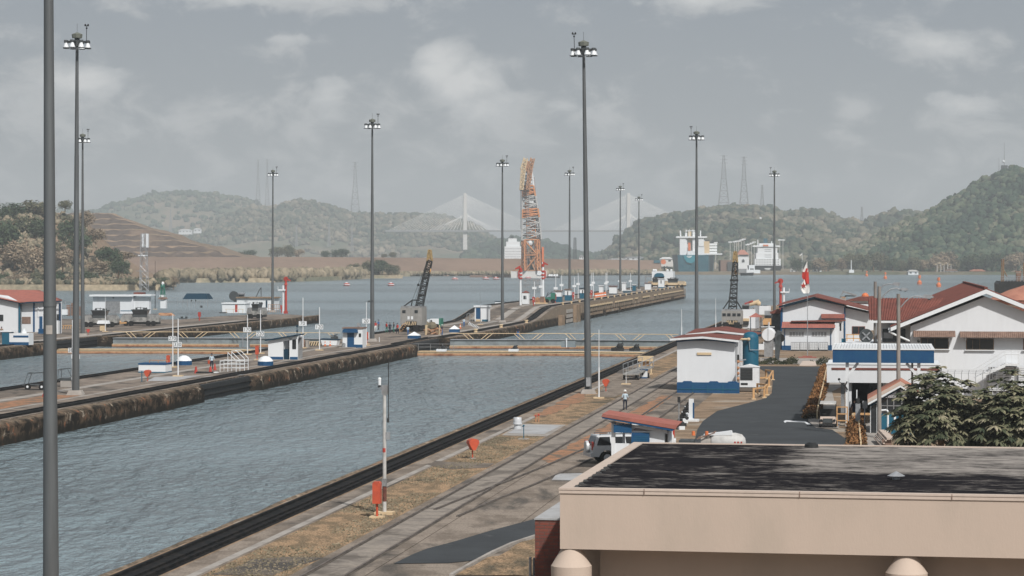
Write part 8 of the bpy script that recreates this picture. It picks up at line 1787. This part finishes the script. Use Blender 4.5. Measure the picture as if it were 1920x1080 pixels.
# reeds along the left shore
P, R, T = [], [], []
for i in range(1500):
    px = rs.uniform(300, 745); t = rs.uniform(0, 1); ya = interp([(300,1085),(318,1180),(330,1395),(520,1415),(640,1558),(700,1695),(745,1720)], px)
    Y = ya + 4 + t*min(110, 1880-ya); r = rs.uniform(1.6, 3.6)*(1.0 if px < 700 else .6); P.append(((px-960)/F*Y, Y, .8+r*.5)); R.append(r); T.append(.62 - (.35 if (rs.rand() < .25 and t > .45) else 0) + rs.uniform(-.15, .2))
for i in range(900):
    px = rs.uniform(740, 1245); Y = interp([(740,1885),(960,1932),(1245,2032)], px) + rs.uniform(-4, 5); r = rs.uniform(.8, 1.9) if px < 960 else rs.uniform(1.0, 3.0); P.append(((px-960)/F*Y, Y, .4)); R.append(r); T.append(rs.uniform(.35, .85))
V2, F2, T2 = crowns(np.array(P), R, T, (.9, 1.4)); tag(np_mesh('reeds', V2, F2, M['reeds'], np.clip(T2, 0, 1)), 'tan reeds along the shore below the dam', 'reeds', kind='stuff')
P, R, T = [], [], []
for i in range(2600):
    px = rs.uniform(-120, 320); t = rs.uniform(0, 1); Y = 1070 + (t**1.5)*252; 
    z = HL((px-960)/F*Y, Y); r = rs.uniform(.7, 2.2); P.append(((px-960)/F*Y, Y, z+r*.4)); R.append(r); T.append(rs.choice([.1,.2,.45,.6,.7])+rs.uniform(-.1,.1))
V2, F2, T2 = crowns(np.array(P), R, T, (.8, 1.2)); tag(np_mesh('undergrowth', V2, F2, M['reeds'], np.clip(T2, 0, 1)), 'dry tan undergrowth covering the left bank', 'undergrowth', kind='stuff')

# ------------------------------------------------------------------ big leafy trees in front of the hall
def frondtree(px, Y, top, cx, w, label, seed, n=150):
    """broad tree whose branch tips carry drooping bunches of long lobed leaves"""
    t = thing('leafy_tree', label, 'tree', at(px, Y, 0), 0, 'big drooping-leaved trees'); r = np.random.RandomState(seed); s = Y/F; H_ = zat(top, Y); Rw = w/2*s; V, Fc, T = [], [], []; tips = []
    for i in range(n):
        a = r.uniform(0, 2*math.pi); e = math.acos(r.uniform(-.62, 1)); q = r.uniform(.62, 1.10)*(1+.12*math.sin(a*3+seed)) if i % 4 else r.uniform(.3, .7)
        p = np.array([Rw*q*math.sin(e)*math.cos(a), Rw*.8*q*math.sin(e)*math.sin(a), H_*.55 + (H_*.45)*q*math.cos(e)]); tips.append(p)
        nl = r.randint(11, 17); ln0 = r.uniform(.36, .74); tt = r.uniform(.3, .8)
        out = p - np.array([0, 0, H_*.45]); out /= np.linalg.norm(out)
        for j in range(nl):
            b_ = 2*math.pi*j/nl + r.uniform(-.2, .2); d = np.array([math.cos(b_), math.sin(b_), 0])*.85 + out*.55 + r.normal(0, .12, 3); d /= np.linalg.norm(d); ln = ln0*r.uniform(.7, 1.15)
            side = np.cross(d, [0, 0, 1.0]); side /= np.linalg.norm(side)+1e-9; wd = ln*.19; base = p.copy(); k0 = len(V); tl = tt + r.uniform(-.2, .2)
            # a keeled, drooping, lobed leaf blade: three segments
            for m_, (f, ww, dr) in enumerate(((0, .25, 0), (.3, 1.1, .03), (.55, .8, .13), (.8, .6, .28), (1.0, .05, .46))):
                c = base + d*ln*f + np.array([0, 0, -dr*ln]); V += [c - side*wd*ww + np.array([0,0,-.02]), c + np.array([0,0,.02]), c + side*wd*ww + np.array([0,0,-.02])]; T += [tl]*3
            for m_ in range(4):
                for g in (0, 1): a0 = k0+3*m_+g; Fc.append((a0, a0+1, a0+4, a0+3))
    o = np_mesh('crown', np.array(V), np.array(Fc), M['leaf_big'], np.clip(np.array(T), 0, 1)); o.parent = t
    b = MB(); b.tube((0,0,0), (0,0,H_*.45), .22, .16, 8)
    for p in tips[::4]: b.tube((0,0,H_*.32), tuple(np.array([p[0]*.5,p[1]*.5,H_*.5+(p[2]-H_*.5)*.4])), .09, .05, 5); b.tube(tuple(np.array([p[0]*.5,p[1]*.5,H_*.5+(p[2]-H_*.5)*.4])), tuple(p), .05, .025, 5)
    b.build('trunk', M['wood'], t)
frondtree(1764, 140, 702, 0, 166, 'broad drooping-leaved tree in front of the white hall', 3, 480)
frondtree(1905, 138, 712, 0, 128, 'drooping-leaved tree at the right edge, cut by the frame', 4, 420)
frondtree(1838, 147, 736, 0, 110, 'lower leafy tree between the two bigger ones', 6, 220)
c = at(1868, 116); make_suv('parked_car', 'dark green car roof showing between the trees and the flat roof', 'car', (c[0], c[1], -.0), math.radians(8), 'cloth_green')
V, Fc, T = [], [], []     # short dry grass on the verge beside the track
for i in range(9000):
    u = 90 + 78*rs.rand()**1.2; v = rs.uniform(-26.1, -22.9)
    if noise.noise(Vector((u*.12, v*.5, 2))) < -.12: continue
    x, y, _ = L(u, v); a = rs.uniform(0, 3.14); h = rs.uniform(.02, .07); w = rs.uniform(.02, .06); k0 = len(V); dx, dy = w*math.cos(a), w*math.sin(a)
    V += [(x-dx, y-dy, .01), (x+dx, y+dy, .01), (x+dx*1.3+rs.uniform(-.04,.04), y+dy, h), (x-dx*.6, y-dy+.03, h*.9)]; T += [rs.uniform(.35, .7)]*4; Fc.append((k0, k0+1, k0+2, k0+3))
tag(np_mesh('grass', np.array(V), np.array(Fc), M['reeds'], np.array(T)), 'short dry grass tufts on the verge beside the track', 'grass', kind='stuff')
# ------------------------------------------------------------------ haze over the whole valley
hb = MB(); hb.box(-4500, 4500, -60, 9000, -7.5, 292)
hz = hb.build('haze', [bpy.data.materials.new('haze')]); hm = hz.data.materials[0]; hm.use_nodes = True
T = NT(hm.node_tree); T.n.clear(); o_ = T.new('ShaderNodeOutputMaterial'); pv = T.new('ShaderNodeVolumePrincipled')
pv.inputs['Color'].default_value = (.86, .93, .97, 1); pv.inputs['Density'].default_value = .00016; pv.inputs['Anisotropy'].default_value = .0
T.l.new(pv.outputs[0], o_.inputs['Volume'])
try: hm.cycles.homogeneous_volume = True
except Exception: pass
tag(hz, kind='stuff')
